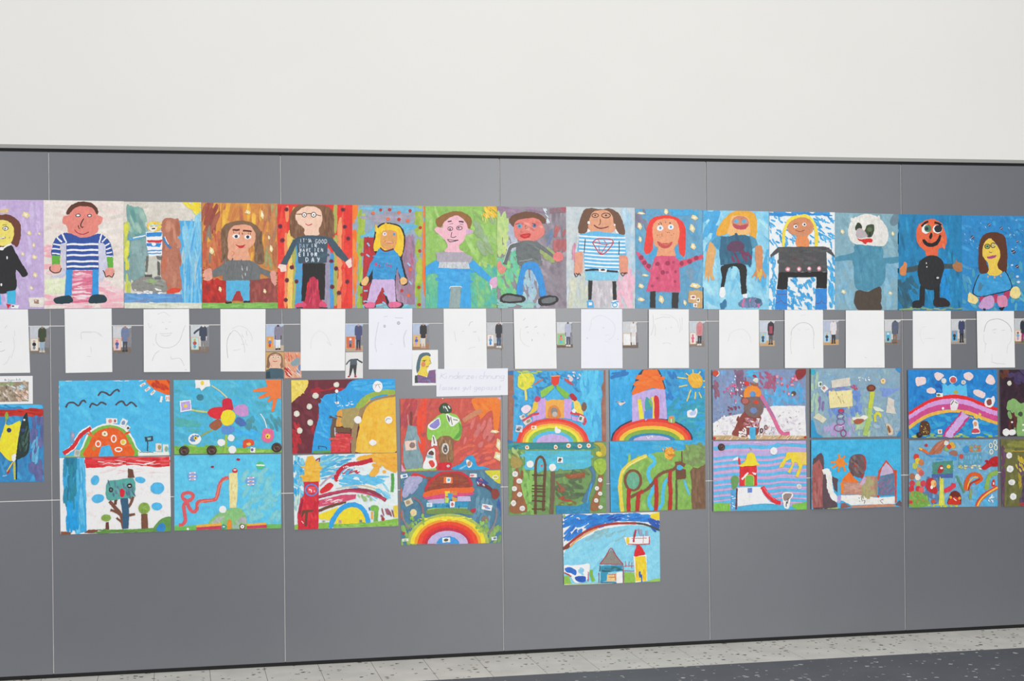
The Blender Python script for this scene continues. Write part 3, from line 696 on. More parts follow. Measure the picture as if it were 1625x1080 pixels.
a.g('painted_face').b('dc7a70', 190, 250, 215, 205, 290, 185, 390, 180, 445, 220, 470, 290, 465, 335, 410, 380, 330, 402, 255, 395, 200, 350).w_('e58a80 d26a64 e09a8c', 16, (230, 210, 440, 380), 80, 30, 20).sub('painted_eye').e('6a9cb8', 242, 254, 22, 22).e('3a6a88', 240, 256, 10).sub('painted_eye').e('6878a0', 378, 250, 18, 22).e('343c5c', 382, 244, 9, 14).s('8a4a40', 8, 200, 238, 240, 228).s('8a4a40', 8, 358, 230, 392, 240).s('7a5040', 6, 300, 245, 292, 280, 312, 272).sub('painted_mouth').b('b81f22', 245, 340, 290, 325, 345, 325, 330, 358, 280, 370).b('d83830', 262, 342, 300, 334, 332, 336, 300, 356)
a.g('painted_jumper').b('666c6e', 290, 388, 370, 395, 420, 450, 440, 600, 400, 625, 240, 618, 215, 540, 210, 450, 240, 405).w_('72787a 5c6264', 18, (230, 420, 420, 600), 90, 24, 20).s('5f6566', 36, 240, 425, 165, 445, 130, 510, 105, 610).s('666c6e', 28, 390, 405, 460, 460, 560, 540).s('e2e4e4', 5, 215, 405, 150, 430, 120, 500, 92, 590).s('9aa0a0', 7, 240, 580, 360, 560)
a.g('painted_trousers').b('2d8fd6', 265, 620, 310, 590, 390, 588, 430, 640, 465, 760, 488, 895, 430, 905, 410, 780, 350, 660, 300, 670, 275, 780, 268, 890, 215, 885, 225, 760)
a.g('painted_shoe').b('26262a', 58, 935, 85, 890, 150, 878, 285, 905, 280, 955, 180, 968, 80, 962).b('707476', 75, 930, 120, 898, 200, 905, 262, 918, 260, 940, 150, 952, 90, 945)
a.g('painted_shoe').b('26262a', 412, 950, 440, 910, 520, 895, 590, 910, 598, 950, 520, 990, 430, 985).b('6c7072', 440, 940, 500, 915, 575, 918, 578, 945, 510, 970, 450, 965)
a.g('painted_hand').b('e08a80', 40, 590, 60, 570, 80, 615, 118, 640, 100, 680, 70, 700, 40, 655, 28, 620).g('painted_hand').b('e07878', 550, 520, 600, 490, 645, 520, 640, 570, 580, 585, 555, 555)
a.end()

# diamond shirt
a = portrait('portrait of a long-haired figure in a sky blue striped shirt with a red diamond', 893, 315, 5.838, [30, 75, 668, 85, 675, 1018, 35, 1015])
a.g('painted_background').f('bfc8cc').w_('c3ccd0 b4c2c8 cbd0d0', 40, (35, 85, 160, 1000), 200, 40, 88).w_('a9c8da b6d0de 9cc2d8 bcccd8', 40, (560, 95, 665, 680), 200, 44, 85).w_('e6b4c6 eec3d0 dfa8bd', 30, (510, 700, 665, 1010), 150, 40, 80).w_('b8b4bc c6bcc4 d0ccd0', 30, (270, 770, 470, 1010), 150, 40, 85).w_('c8ccb8 d2d2bc bcc6bc', 18, (60, 740, 220, 1000), 170, 36, 88).w_('c47c98 d090a6', 8, (95, 380, 120, 680), 160, 20, 92)
a.g('painted_hair').b('6b4a36', 200, 105, 250, 88, 360, 98, 440, 92, 520, 140, 560, 230, 575, 330, 510, 332, 480, 260, 440, 200, 300, 200, 240, 260, 215, 315, 155, 322, 142, 270, 165, 180)
a.g('painted_face').b('d99b78', 275, 130, 330, 108, 400, 108, 455, 150, 470, 220, 488, 270, 460, 310, 400, 325, 300, 312, 240, 290, 240, 220).sub('painted_eye').ring('4a2c28', 300, 156, 30, 18, 7).e('2c2024', 300, 155, 8).sub('painted_eye').ring('4a2c28', 400, 156, 40, 22, 8).e('2c2024', 400, 155, 9).sub('painted_nose').s('5a3028', 7, 348, 190, 345, 235, 332, 245).sub('painted_mouth').s('7a2430', 11, 288, 245, 330, 272, 380, 272, 424, 258)
a.g('painted_collar').p('f2eeea', 232, 280, 262, 300, 225, 316).g('painted_collar').p('f2eeea', 478, 290, 490, 280, 520, 325, 490, 318).g('painted_earring').e('f4f2f0', 240, 222, 12, 14).g('painted_earring').e('f4f2f0', 480, 244, 8, 10)
a.g('painted_shirt').p('5db3e0', 160, 330, 240, 312, 330, 300, 440, 320, 570, 335, 590, 525, 520, 525, 520, 690, 205, 680, 195, 495, 132, 490)
a.g('painted_stripes')
for i, y in enumerate(range(345, 665, 34)):
    xl, xr = (150, 580) if y < 500 else (200, 522); a.s('eef3f6', 14, xl, y, (xl + xr) / 2, y + 14, xr, y + 18)
a.s('2a3a44', 8, 208, 375, 202, 440, 198, 498).s('2a3a44', 8, 522, 395, 520, 520)
a.g('painted_diamond').s('b5404c', 10, 275, 405, 325, 372, 440, 376, 465, 410, 405, 490, 350, 515, 300, 450, 275, 405).s('b5404c', 7, 285, 400, 350, 420, 410, 425, 462, 405).s('b5404c', 7, 330, 440, 350, 510).s('b5404c', 7, 410, 425, 352, 512).s('b5404c', 6, 325, 375, 345, 418).s('b5404c', 6, 380, 380, 410, 425)
a.g('painted_belt').s('1e1c1e', 19, 208, 664, 300, 658, 400, 668, 510, 676).p('f2f0ee', 330, 648, 408, 650, 405, 682, 335, 678).e('2a2628', 370, 660, 22, 10)
a.g('painted_skirt').p('7fc6e0', 205, 675, 515, 690, 510, 755, 212, 755)
a.g('painted_arm').b('dd9a80', 118, 500, 180, 500, 185, 580, 172, 690, 105, 690, 112, 580).s('241c1e', 7, 105, 690, 125, 725, 150, 690, 165, 715).s('241c1e', 8, 120, 690, 150, 705).g('painted_arm').b('dd9278', 525, 530, 590, 530, 605, 580, 595, 690, 535, 685, 525, 600).s('241c1e', 7, 535, 690, 560, 718, 575, 685, 600, 690).s('241c1e', 8, 540, 688, 590, 695)
a.g('painted_leg').p('1f1e20', 235, 758, 276, 758, 265, 935, 235, 935).g('painted_leg').p('1f1e20', 458, 768, 495, 765, 498, 940, 465, 940)
a.g('painted_shoe').p('4ba6de', 220, 950, 250, 935, 280, 950, 290, 1010, 228, 1010).p('eef2f6', 240, 960, 270, 960, 268, 985, 240, 990).g('painted_shoe').p('e8f0f6', 450, 950, 490, 935, 518, 960, 518, 1014, 450, 1010).ring('4ba6de', 482, 985, 22, 18, 9).s('4ba6de', 12, 452, 965, 515, 955)
a.end()

# red hair
a = portrait('portrait of a red-haired girl in a spotted pink dress on blue with gold flakes', 1000, 320, 6.0, [50, 65, 690, 75, 700, 1018, 48, 1015])
a.g('painted_background').f('5c9cc0').w_('5aa2ca 6ba6c4 7c97ae 5692b6 4f9ecb', 100, (50, 75, 695, 1010), 170, 50, 80, 40).w_('76788e 7f7f95', 10, (55, 90, 150, 280), 100, 44, 60).w_('3fa6d8', 10, (420, 80, 640, 120), 110, 36, 10)
a.g('painted_hair').b('e5372d', 165, 230, 200, 165, 290, 132, 390, 132, 480, 175, 525, 250, 528, 400, 515, 520, 480, 510, 460, 420, 430, 250, 300, 190, 230, 260, 215, 430, 185, 492, 135, 480, 148, 330)
a.g('painted_face').b('e39a72', 212, 250, 240, 190, 310, 160, 400, 165, 450, 200, 470, 300, 450, 400, 420, 440, 425, 520, 255, 520, 265, 440, 225, 400)
a.sub('painted_eye').e('f3f3f6', 285, 250, 30, 28).e('5a9cc8', 287, 250, 12, 14).sub('painted_eye').e('f3f3f6', 386, 240, 29, 25).e('5a9cc8', 387, 240, 11, 13).sub('painted_eyelashes').w_('3c2c28', 7, (265, 190, 400, 215), 22, 6, 80).w_('6a3c2c', 12, (250, 285, 420, 345), 8, 7, 0).sub('painted_mouth').b('c04a44', 255, 375, 300, 392, 360, 392, 402, 378, 385, 420, 330, 445, 275, 420).b('cf625a', 275, 388, 330, 402, 385, 390, 340, 420)
a.g('painted_dress').p('d34f74', 235, 520, 300, 512, 425, 518, 465, 560, 475, 860, 150, 852, 185, 740, 205, 620).w_('dc5c80 c84468', 18, (220, 540, 450, 840), 100, 34, 80).b('d34f74', 60, 475, 100, 500, 180, 600, 200, 670, 150, 640, 75, 530).b('d84a68', 465, 570, 560, 540, 690, 505, 690, 540, 600, 570, 480, 625)
a.dots('painted_dot', '9c2c50', 22, 0, 260, 592, 105, 532, 135, 580, 176, 612, 356, 585, 628, 535, 566, 568, 490, 588, 310, 672).dots('painted_dot', 'a83860', 14, 0, 258, 728, 352, 672, 426, 760, 412, 575, 432, 664, 210, 800)
a.g('painted_leg').p('262524', 190, 855, 242, 850, 238, 1010, 188, 1010).g('painted_leg').p('2a2628', 398, 865, 462, 865, 455, 1012, 395, 1012)
a.g('painted_earring').b('43a0d0', 195, 480, 245, 450, 262, 455, 245, 510, 215, 545, 180, 540).g('painted_earring').b('43a0d0', 420, 450, 445, 420, 460, 480, 500, 525, 450, 535)
a.flakes(105, 110, 40, 12, 342, 95, 22, 30, 612, 150, 34, 26, 90, 232, 24, 34, 590, 252, 28, 42, 95, 358, 18, 30, 600, 425, 28, 32, 145, 700, 36, 14, 620, 798, 54, 26, 105, 802, 28, 22, 105, 930, 34, 20, 296, 930, 26, 40, 520, 960, 16, 28)
a.g('wooden_tag', .0006).p('c9a16c', 555, 850, 640, 840, 690, 855, 684, 1012, 640, 1014, 600, 1000, 595, 965, 550, 960).p('f0e6da', 570, 890, 625, 890, 622, 930, 572, 928).p('f0e6da', 632, 915, 660, 915, 660, 955, 630, 955).p('f0e6da', 600, 965, 638, 965, 636, 1005, 600, 1000).e('a83c44', 600, 908, 16, 9).e('5a3a34', 646, 935, 8, 12).e('a86a64', 620, 985, 8, 12)
a.end()

# blond figure with long arms
a = portrait('light blue portrait of a blond figure with long arms and black trousers', 1108, 320, 6.0, [45, 80, 672, 92, 672, 1025, 42, 1022])
a.g('painted_background').f('86c9e4').w_('8ccce6 7cc2e0 9ad4e9 6ab9dd a6d8ea', 110, (45, 85, 670, 1020), 190, 60, 70, 40).w_('4aa8da 3f9fd6', 20, (60, 100, 200, 420), 150, 50, 110).w_('4aa8da 56b0dc', 14, (580, 480, 670, 800), 150, 40, 85).w_('2f6f98 3a7ca4', 6, (205, 900, 250, 1015), 90, 40, 90)
a.g('painted_hair').b('e2a534', 300, 110, 380, 85, 480, 88, 540, 120, 560, 220, 545, 370, 490, 320, 440, 200, 340, 220, 260, 310, 170, 315, 205, 220)
a.g('painted_face').b('f0b674', 320, 140, 400, 130, 470, 150, 490, 230, 480, 310, 290, 315, 300, 220).b('c88468', 322, 180, 360, 140, 430, 138, 478, 180, 470, 240, 400, 262, 335, 240).sub('painted_eye').e('58a8cc', 362, 186, 22, 18).sub('painted_eye').e('58a8cc', 436, 186, 22, 18).sub('painted_mouth').b('b84a58', 328, 208, 400, 225, 472, 212, 450, 258, 390, 264, 345, 245).e('d6865a', 398, 212, 14, 16)
a.g('painted_shirt').p('2c6482', 210, 330, 290, 330, 340, 315, 440, 315, 500, 330, 515, 480, 505, 600, 215, 605, 200, 480).w_('2a5c7a 356f8c 27566e', 24, (215, 340, 500, 590), 90, 34, 80).p('4592b8', 150, 345, 215, 330, 205, 450, 165, 430, 120, 390).p('4a8fae', 490, 320, 545, 350, 568, 410, 515, 450).b('5c3a58', 270, 430, 320, 380, 400, 375, 440, 430, 400, 470, 300, 470).w_('7a3456 6a3454', 12, (310, 480, 500, 580), 70, 26, 60)
a.g('painted_trousers').b('1b1a1c', 215, 625, 290, 590, 420, 590, 462, 640, 455, 760, 462, 875, 415, 880, 400, 740, 385, 640, 330, 612, 285, 640, 260, 740, 245, 815, 215, 810, 225, 720)
a.g('painted_arm').b('d9a668', 110, 380, 165, 450, 155, 540, 135, 660, 155, 745, 130, 750, 110, 700, 95, 765, 80, 700, 65, 740, 62, 640, 80, 500).g('painted_arm').b('d08c5c', 545, 430, 605, 425, 615, 530, 612, 640, 645, 700, 630, 730, 610, 690, 590, 765, 570, 700, 545, 755, 545, 700, 505, 725, 550, 640, 545, 560).w_('d8b24c e0bc5a', 12, (560, 650, 610, 730), 50, 12, 80)
a.g('painted_shoe').b('e9eef2', 210, 825, 250, 815, 258, 880, 235, 915, 200, 895).g('painted_shoe').p('e9eef2', 418, 880, 462, 872, 465, 915, 430, 915)
a.g('painted_skateboard').b('5c7898', 385, 960, 440, 920, 540, 910, 605, 950, 590, 995, 480, 1006, 395, 995).w_('b878a8 c86a98 5c88b0', 14, (400, 930, 580, 990), 60, 18, 90).e('40607c', 570, 945, 34, 26)
a.end()

# blond stripes dark dress
a = portrait('portrait of a blond figure in a wide dark grey dress on dabbed blue and white', 1210, 325, 6.17, [68, 68, 708, 72, 708, 1025, 62, 1025])
a.g('painted_background').f('e4eaee').w_('3fa4dc 5cb4e2 2f96d4', 120, (70, 120, 705, 400), 70, 18, 50, 40).w_('3fa4dc 5cb4e2 45a8de', 34, (70, 500, 130, 1020), 70, 22, 80, 30).w_('3fa4dc 5cb4e2 45a8de', 34, (650, 480, 700, 1020), 80, 22, 70, 30).w_('3fa4dc 5cb4e2 2f96d4', 60, (255, 715, 515, 1020), 70, 24, 60, 40).w_('2584cc 2f92d8', 18, (80, 78, 700, 100), 150, 30, 2, 4)
a.g('painted_hair').b('efd648', 195, 408, 190, 300, 210, 220, 260, 130, 340, 100, 430, 95, 490, 140, 530, 220, 548, 320, 535, 408, 510, 405, 505, 250, 440, 140, 340, 130, 250, 200, 220, 300, 215, 405)
a.g('painted_face').b('cf8a62', 245, 200, 300, 145, 390, 120, 460, 145, 500, 210, 480, 270, 440, 310, 450, 405, 335, 405, 330, 310, 260, 270).b('e08a54', 335, 320, 440, 320, 450, 405, 335, 405).sub('painted_eye').e('f2f0f0', 322, 212, 20, 18).e('3a3450', 326, 212, 10).sub('painted_eye').e('f2f0f0', 408, 192, 20, 17).e('3a3450', 410, 192, 10).sub('painted_mouth').s('8a3c3a', 6, 320, 245, 365, 262, 410, 245).s('5a3020', 5, 305, 190, 335, 185)
a.g('painted_dress').p('4a4b4d', 155, 410, 620, 408, 635, 655, 158, 658).p('4a4b4d', 155, 412, 75, 490, 78, 520, 160, 460).p('4a4b4d', 600, 408, 650, 420, 706, 495, 706, 515, 630, 460).w_('565759 414244 525050', 30, (175, 430, 615, 640), 130, 34, 5).w_('5c4448', 6, (300, 500, 520, 580), 120, 10, 0)
a.dots('glued_flower', 'd88a98', 22, .0005, 245, 630, 355, 628, 456, 624, 552, 624, inner='f6eef0')
a.g('painted_trousers').p('151516', 155, 658, 632, 655, 628, 818, 525, 815, 528, 705, 250, 710, 240, 828, 142, 825)
a.g('painted_boot').p('2d84d2', 135, 830, 240, 830, 238, 1024, 125, 1024).s('6a3a5c', 5, 138, 875, 240, 875).s('6a3a5c', 5, 130, 960, 165, 945, 180, 930, 200, 960, 235, 962).g('painted_boot').p('2d84d2', 520, 820, 628, 815, 628, 1024, 515, 1024).s('6a3a5c', 5, 518, 965, 560, 960, 575, 935, 590, 960, 625, 962)
a.end()

# white round head
a = portrait('grey-blue portrait with a round white head, grey nose and red mouth', 1315, 325, 6.17, [62, 75, 685, 90, 685, 1028, 62, 1028])
a.g('painted_background').f('82a9b8').w_('86adbb 7ca3b2 8db4c2 799fae', 50, (65, 85, 680, 480), 170, 60, 70, 40).w_('76abc8 84b4cc 8fbacd 72a6c2', 50, (65, 560, 680, 1020), 200, 50, 85, 20).b('6a8290', 600, 150, 640, 90, 685, 95, 680, 170, 640, 205, 605, 190)
a.g('painted_jumper').b('4a8ba6', 262, 395, 490, 400, 510, 500, 555, 520, 685, 505, 688, 560, 600, 578, 560, 580, 552, 720, 500, 800, 390, 840, 275, 820, 245, 700, 240, 552, 65, 552, 68, 510, 240, 465).w_('5092ac 4484a0', 26, (260, 430, 530, 800), 140, 40, 75)
a.g('painted_trousers').b('4b4037', 275, 838, 390, 845, 500, 800, 518, 880, 510, 960, 505, 1028, 300, 1028, 258, 980, 248, 930)
a.g('painted_head').b('dedcd6', 188, 265, 215, 165, 300, 105, 390, 90, 480, 120, 550, 190, 582, 270, 575, 350, 540, 400, 450, 402, 350, 392, 250, 380, 205, 330).w_('e6e4de d4d2cc', 18, (230, 130, 540, 370), 120, 40, 60, 60)
a.g('painted_eye').b('2c3a28', 258, 220, 285, 170, 320, 195, 325, 230, 290, 240, 262, 250).g('painted_eye').b('3c4c34', 355, 240, 380, 195, 440, 195, 445, 250, 420, 310, 385, 315, 350, 270).e('5c6c4c', 400, 240, 26, 20).s('1e241c', 18, 400, 270, 402, 310)
a.g('painted_nose').b('b5a9ad', 265, 290, 280, 235, 320, 228, 370, 280, 375, 310, 320, 325, 280, 318)
a.g('painted_mouth').b('d3271f', 275, 318, 320, 338, 400, 325, 432, 345, 420, 368, 372, 368, 360, 388, 335, 365, 300, 352)
a.flakes(132, 262, 18, 24, 626, 280, 16, 24, 144, 850, 24, 24, 602, 862, 18, 18).end()

# orange face
a = portrait('deep blue portrait of a grinning orange-faced figure in black', 1415, 330, 6.353, [62, 62, 705, 70, 710, 1030, 60, 1028])
a.g('painted_background').f('1d7fb2').w_('1f86ba 1a72a2 2892c4 17668f 2380ae', 110, (65, 65, 705, 1000), 190, 46, 85, 12).w_('24607c 2a5468 316a80', 26, (70, 720, 260, 1000), 110, 46, 60).w_('1a88d0 2090d8', 16, (480, 560, 600, 880), 150, 40, 85).w_('7c9a6a 8aa878 a0a88a', 18, (65, 1005, 705, 1028), 100, 14, 0)
a.g('painted_face').b('e0653f', 255, 200, 310, 140, 390, 108, 450, 120, 510, 180, 548, 280, 545, 370, 470, 415, 458, 490, 350, 480, 340, 440, 270, 370, 245, 290).w_('e8754c d55a38', 16, (280, 180, 520, 380), 90, 36, 80)
a.g('painted_eye').e('f0f0ee', 345, 212, 44, 46).e('4a7a5c', 362, 205, 36, 38).e('22303c', 352, 208, 18).g('painted_eye').e('f0f0ee', 460, 212, 48, 44).e('23272c', 468, 208, 40, 38)
a.s('141214', 22, 300, 185, 335, 150, 368, 135).s('141214', 22, 430, 145, 470, 155, 498, 175).b('141214', 375, 290, 395, 245, 412, 280, 392, 315)
a.g('painted_mouth').b('18161a', 308, 320, 330, 310, 360, 345, 400, 355, 450, 330, 485, 262, 498, 280, 480, 345, 440, 382, 380, 392, 335, 372)
a.g('painted_body').b('26282a', 370, 482, 450, 482, 510, 530, 528, 600, 505, 690, 475, 790, 400, 825, 300, 790, 262, 660, 265, 580, 300, 520).p('222324', 285, 780, 335, 800, 328, 985, 272, 985).p('222324', 425, 810, 485, 770, 480, 930, 430, 940)
a.g('painted_shoe').b('20242a', 205, 985, 220, 940, 300, 930, 300, 1000, 210, 1004).g('painted_shoe').b('2a2024', 425, 920, 520, 905, 582, 950, 570, 990, 435, 992)
a.g('painted_sleeve').p('3f5054', 145, 600, 262, 575, 262, 630, 150, 652).g('painted_sleeve').p('3f5054', 525, 560, 625, 562, 630, 610, 525, 612)
a.g('painted_hand').b('d6854e', 85, 600, 110, 580, 125, 540, 150, 560, 145, 640, 135, 680, 85, 670).g('painted_hand').b('a8744c', 610, 570, 635, 555, 645, 515, 665, 545, 705, 555, 708, 630, 670, 645, 625, 612)
a.g('painted_button').s('d8d8d6', 8, 350, 545, 352, 600).e('141414', 350, 575, 12).g('painted_button').e('111113', 455, 705, 24, 22).e('c4c6c6', 462, 703, 14, 11)
a.end()

# yellow face, brown hair
a = portrait('blue portrait of a yellow-faced girl with long brown hair and a sky blue top', 1515, 330, 6.353, [68, 75, 722, 80, 722, 1036, 75, 1032])
a.g('painted_background').f('2a86c4').w_('2c8ccb 2478b4 3c9ad4 2f82bc', 110, (70, 80, 720, 640), 110, 34, 45, 50).w_('4a9cb8 3c90b0 5aa8c0 4690c0', 60, (75, 580, 720, 1030), 130, 40, 60, 50).w_('8cbcdc a2cae2', 26, (80, 120, 720, 420), 26, 9, 45, 60)
a.g('painted_hair').b('5c3320', 250, 650, 238, 500, 245, 370, 280, 280, 350, 245, 430, 245, 500, 285, 522, 380, 530, 500, 515, 640, 440, 625, 420, 500, 440, 400, 360, 320, 310, 380, 300, 480, 340, 640)
a.g('painted_face').b('e6c451', 300, 345, 355, 305, 400, 345, 450, 420, 455, 490, 430, 560, 440, 610, 480, 640, 440, 678, 360, 682, 325, 655, 345, 620, 330, 550, 285, 490, 280, 420)
a.sub('painted_eye').ring('1f3a34', 328, 386, 26, 22, 9).e('3c8a78', 328, 386, 18, 14).e('1c2c2c', 328, 386, 7).sub('painted_eye').ring('2c2c28', 385, 375, 22, 24, 8, 20, 330).e('b8b48c', 385, 378, 14).sub('painted_nose').s('2c2c28', 5, 345, 440, 358, 450, 375, 445).sub('painted_mouth').b('a8447c', 320, 495, 350, 485, 420, 472, 415, 492, 370, 510, 335, 512)
a.g('painted_top').p('3a9ad2', 245, 670, 325, 655, 360, 690, 440, 682, 500, 635, 550, 700, 570, 790, 545, 830, 400, 855, 260, 890, 185, 860, 205, 760).w_('45a4da 3090c8', 20, (270, 690, 540, 840), 100, 26, 5).w_('4a7c98', 7, (205, 720, 270, 820), 90, 22, 110).s('1a2634', 9, 245, 668, 205, 760, 185, 860, 260, 892, 400, 866, 545, 828, 575, 790, 540, 690, 505, 632)
a.dots('glued_bead', 'c4a48c', 11, .0006, 332, 690, 400, 700, 462, 684)
a.g('painted_trousers').b('b23a60', 250, 895, 300, 895, 290, 945, 250, 945).b('b23a60', 385, 880, 430, 870, 425, 945, 395, 950).b('b23a60', 490, 860, 552, 835, 550, 900, 520, 910).b('c49ac8', 300, 900, 380, 885, 395, 960, 360, 1010, 270, 1015, 238, 985).b('d488a8', 430, 890, 500, 880, 530, 930, 520, 990, 450, 995, 425, 950)
a.g('painted_shoe').p('1c1a20', 285, 1012, 312, 1010, 305, 1035, 290, 1035).g('painted_shoe').p('1c1a20', 440, 1005, 505, 995, 480, 1032, 465, 1034)
a.g('painted_hand').b('e8d48e', 135, 870, 150, 850, 180, 870, 220, 895, 235, 930, 205, 965, 160, 955, 130, 940).g('painted_hand').b('e8d48e', 560, 830, 600, 790, 640, 800, 662, 860, 640, 905, 590, 910, 555, 880)
for x, y, r in ((178, 292, 17), (346, 168, 14), (468, 202, 14), (628, 335, 13), (592, 440, 20), (628, 588, 18)):
    a.g('painted_star').e('2c2440', x, y, r, r * .9).s('8a6a80', 4, x - r, y - r, x + r, y + r).s('d8c8d0', 4, x - r, y + r * .6, x + r * .8, y - r * .5)
a.g('painted_star').e('c4d4e4', 630, 690, 16, 12).g('painted_star').e('c4d4e4', 640, 745, 18, 12).g('painted_star').e('c8d8e8', 575, 575, 12, 9)
a.end()
# ------------------------------------------------------------------ middle row: pencil drawings
def drawing(label, x0, y0, sc, corners, paper=None, **kw):
    return Art('pencil_drawing', label, 'drawing', x0, y0, sc, corners, None, thick=0.0006, paper=paper or PAPER, paint=PENCIL, rough=1.2, **kw).g('pencil_lines')


G1, G2, G3 = 'd9d9da', 'cbcbcd', 'b6b6ba'
a = drawing('white sheet with a pencil face under the lilac portrait', 0, 480, 5.686, [-170, 60, 252, 60, 272, 632, -160, 638], gap=.004)
a.s(G2, 4, 45, 230, 65, 205).s(G1, 4, 130, 250, 135, 300).s(G2, 5, 0, 355, 15, 352).s(G2, 5, -40, 430, 10, 440, 45, 425).s(G1, 4, 30, 560, 60, 540, 90, 480).s(G1, 4, 120, 310, 130, 400, 100, 500).end()
a = drawing('white sheet with a barely visible pencil head under the striped jumper portrait', 0, 480, 5.686, [582, 57, 1007, 52, 1014, 626, 592, 634], gap=.005)
a.s(G1, 5, 735, 330, 735, 270, 790, 262, 870, 268, 915, 295).s(G1, 4, 740, 268, 830, 272).s(G1, 4, 820, 400, 825, 450).s(G1, 4, 790, 485, 820, 488).s(G1, 3, 880, 280, 925, 310).end()
a = drawing('white sheet with a pencil face with big ears and a wide smile', 210, 480, 6.5, [115, 68, 585, 64, 595, 714, 118, 716], gap=.005, lift=(.002, .004))
a.s(G2, 5, 250, 320, 245, 400, 290, 455, 370, 465, 440, 440, 490, 385, 520, 300, 545, 235).s(G1, 4, 260, 120, 330, 100, 385, 140).s(G2, 4, 305, 200, 325, 205).s(G2, 4, 375, 200, 395, 200).s(G3, 5, 340, 270, 362, 268).s(G2, 4, 285, 318, 340, 320, 412, 314).s(G2, 4, 300, 335, 350, 345, 400, 330).s(G1, 4, 165, 210, 180, 260, 200, 235).s(G1, 4, 215, 420, 225, 440).s(G2, 4, 205, 600, 235, 530, 280, 495).s(G2, 4, 400, 550, 405, 580, 490, 575, 535, 650).s(G2, 5, 545, 690, 560, 692).end()
a = drawing('white sheet with a pencil profile and long hair under the autumn portrait', 210, 480, 6.5, [908, 66, 1374, 66, 1372, 710, 910, 710], gap=.005)
a.s(G3, 5, 985, 570, 975, 450, 985, 370, 1015, 310).s(G2, 4, 1000, 340, 1040, 290, 1080, 300, 1120, 350, 1140, 400, 1155, 450, 1160, 515).s(G1, 4, 1030, 270, 1100, 240, 1180, 270, 1230, 340, 1235, 400).s(G2, 4, 1175, 290, 1185, 340).s(G2, 4, 1130, 325, 1145, 360).s(G2, 4, 1125, 430, 1155, 432).s(G1, 4, 1040, 495, 1120, 480).s(G1, 4, 1170, 380, 1165, 420, 1190, 440).end()
a = drawing('nearly blank white sheet under the portrait with glasses', 410, 480, 7.716, [516, 78, 1065, 78, 1060, 832, 518, 834], gap=.006)
a.s('e2e2e3', 5, 640, 560, 660, 430, 740, 350, 830, 400, 890, 530).s(G1, 4, 840, 480, 890, 525).s('e2e2e3', 4, 730, 340, 760, 330).end()
a = drawing('bluish white sheet with two small pencil eyes and long hair', 570, 480, 6.5, [98, 62, 548, 60, 545, 688, 98, 688], paper=PAPER_COOL, gap=.005)
a.s(G2, 5, 255, 145, 290, 140).s(G2, 5, 370, 155, 450, 158).ring('a4a4ac', 262, 243, 8, 11, 6).ring('a4a4ac', 406, 210, 14, 14, 6).e('98989f', 406, 210, 6).s('dfdfe6', 10, 200, 200, 180, 300, 165, 420, 180, 510).s('dadae2', 10, 490, 280, 460, 360, 470, 460).s(G1, 4, 320, 430, 350, 428).end()
a = drawing('white sheet with a small smiling pencil face above the handwritten note', 570, 480, 6.5, [870, 62, 1308, 62, 1318, 690, 878, 690], gap=.004)
a.s(G2, 5, 1130, 240, 1150, 200, 1175, 198).s(G2, 4, 1060, 298, 1080, 292).s(G2, 5, 1175, 305, 1210, 298).s(G1, 4, 980, 290, 990, 350, 1000, 400).s(G1, 4, 1125, 480, 1160, 462, 1200, 458).s(G1, 4, 1230, 350, 1240, 400).end()
a = drawing('white sheet with two slanted pencil eyebrows and a small nose', 790, 480, 7.386, [185, 75, 675, 72, 690, 772, 200, 776], gap=.005, lift=(.003, .003))
a.s(G3, 6, 322, 292, 355, 280).s(G3, 6, 430, 290, 460, 278).s(G2, 6, 345, 350, 362, 346).s(G2, 5, 465, 350, 475, 365).s(G3, 7, 400, 425, 403, 450).s(G2, 5, 295, 210, 325, 180).s(G1, 4, 270, 300, 262, 400, 300, 480, 370, 515).s(G1, 4, 535, 360, 550, 395).s(G2, 4, 620, 730, 632, 732).end()
a = drawing('bluish white sheet with a faint pencil head with earrings', 790, 480, 7.386, [975, 76, 1457, 74, 1462, 768, 975, 770], paper=PAPER_COOL, gap=.005)
a.s('dcdce4', 4, 1090, 250, 1110, 190, 1200, 150, 1300, 190, 1370, 270, 1360, 380, 1300, 440).s('dcdce4', 4, 1070, 330, 1100, 240).s('c4c4cc', 5, 1230, 290, 1245, 296).s('b0b0b8', 7, 1046, 412, 1052, 420).s('c4c4cc', 7, 1405, 425, 1412, 432).s('dcdce4', 4, 1260, 380, 1310, 378).s('dcdce4', 4, 1260, 455, 1300, 460).end()
a = drawing('white sheet with pencilled long straight hair under the red-haired portrait', 1000, 480, 6.771, [200, 72, 630, 72, 632, 702, 200, 704], gap=.005, lift=(.006, 0))
a.s(G2, 4, 245, 130, 250, 250, 225, 350).s(G2, 4, 265, 180, 350, 155, 430, 160).s(G2, 4, 265, 230, 272, 290, 268, 360).s(G1, 4, 530, 170, 540, 260, 530, 320).s(G1, 4, 560, 160, 555, 300).s(G2, 4, 380, 275, 390, 282).s(G3, 4, 436, 262, 446, 268).s(G1, 4, 345, 440, 400, 430, 440, 445).s(G1, 4, 320, 130, 420, 135, 500, 190, 520, 270).s(G1, 3, 490, 480, 500, 485).end()
a = drawing('nearly blank white sheet under the light blue long-armed portrait', 1000, 480, 6.771, [956, 76, 1383, 74, 1386, 702, 956, 704], gap=.004)
a.s('e3e3e4', 5, 1050, 420, 1080, 330, 1150, 290, 1220, 290, 1280, 350, 1300, 430).s('e3e3e4', 4, 1190, 370, 1210, 375).end()
a = drawing('white sheet with a pencilled rounded fringe and long hair', 1220, 480, 7.386, [185, 85, 635, 85, 640, 765, 188, 766], gap=.005, lift=(.005, 0))
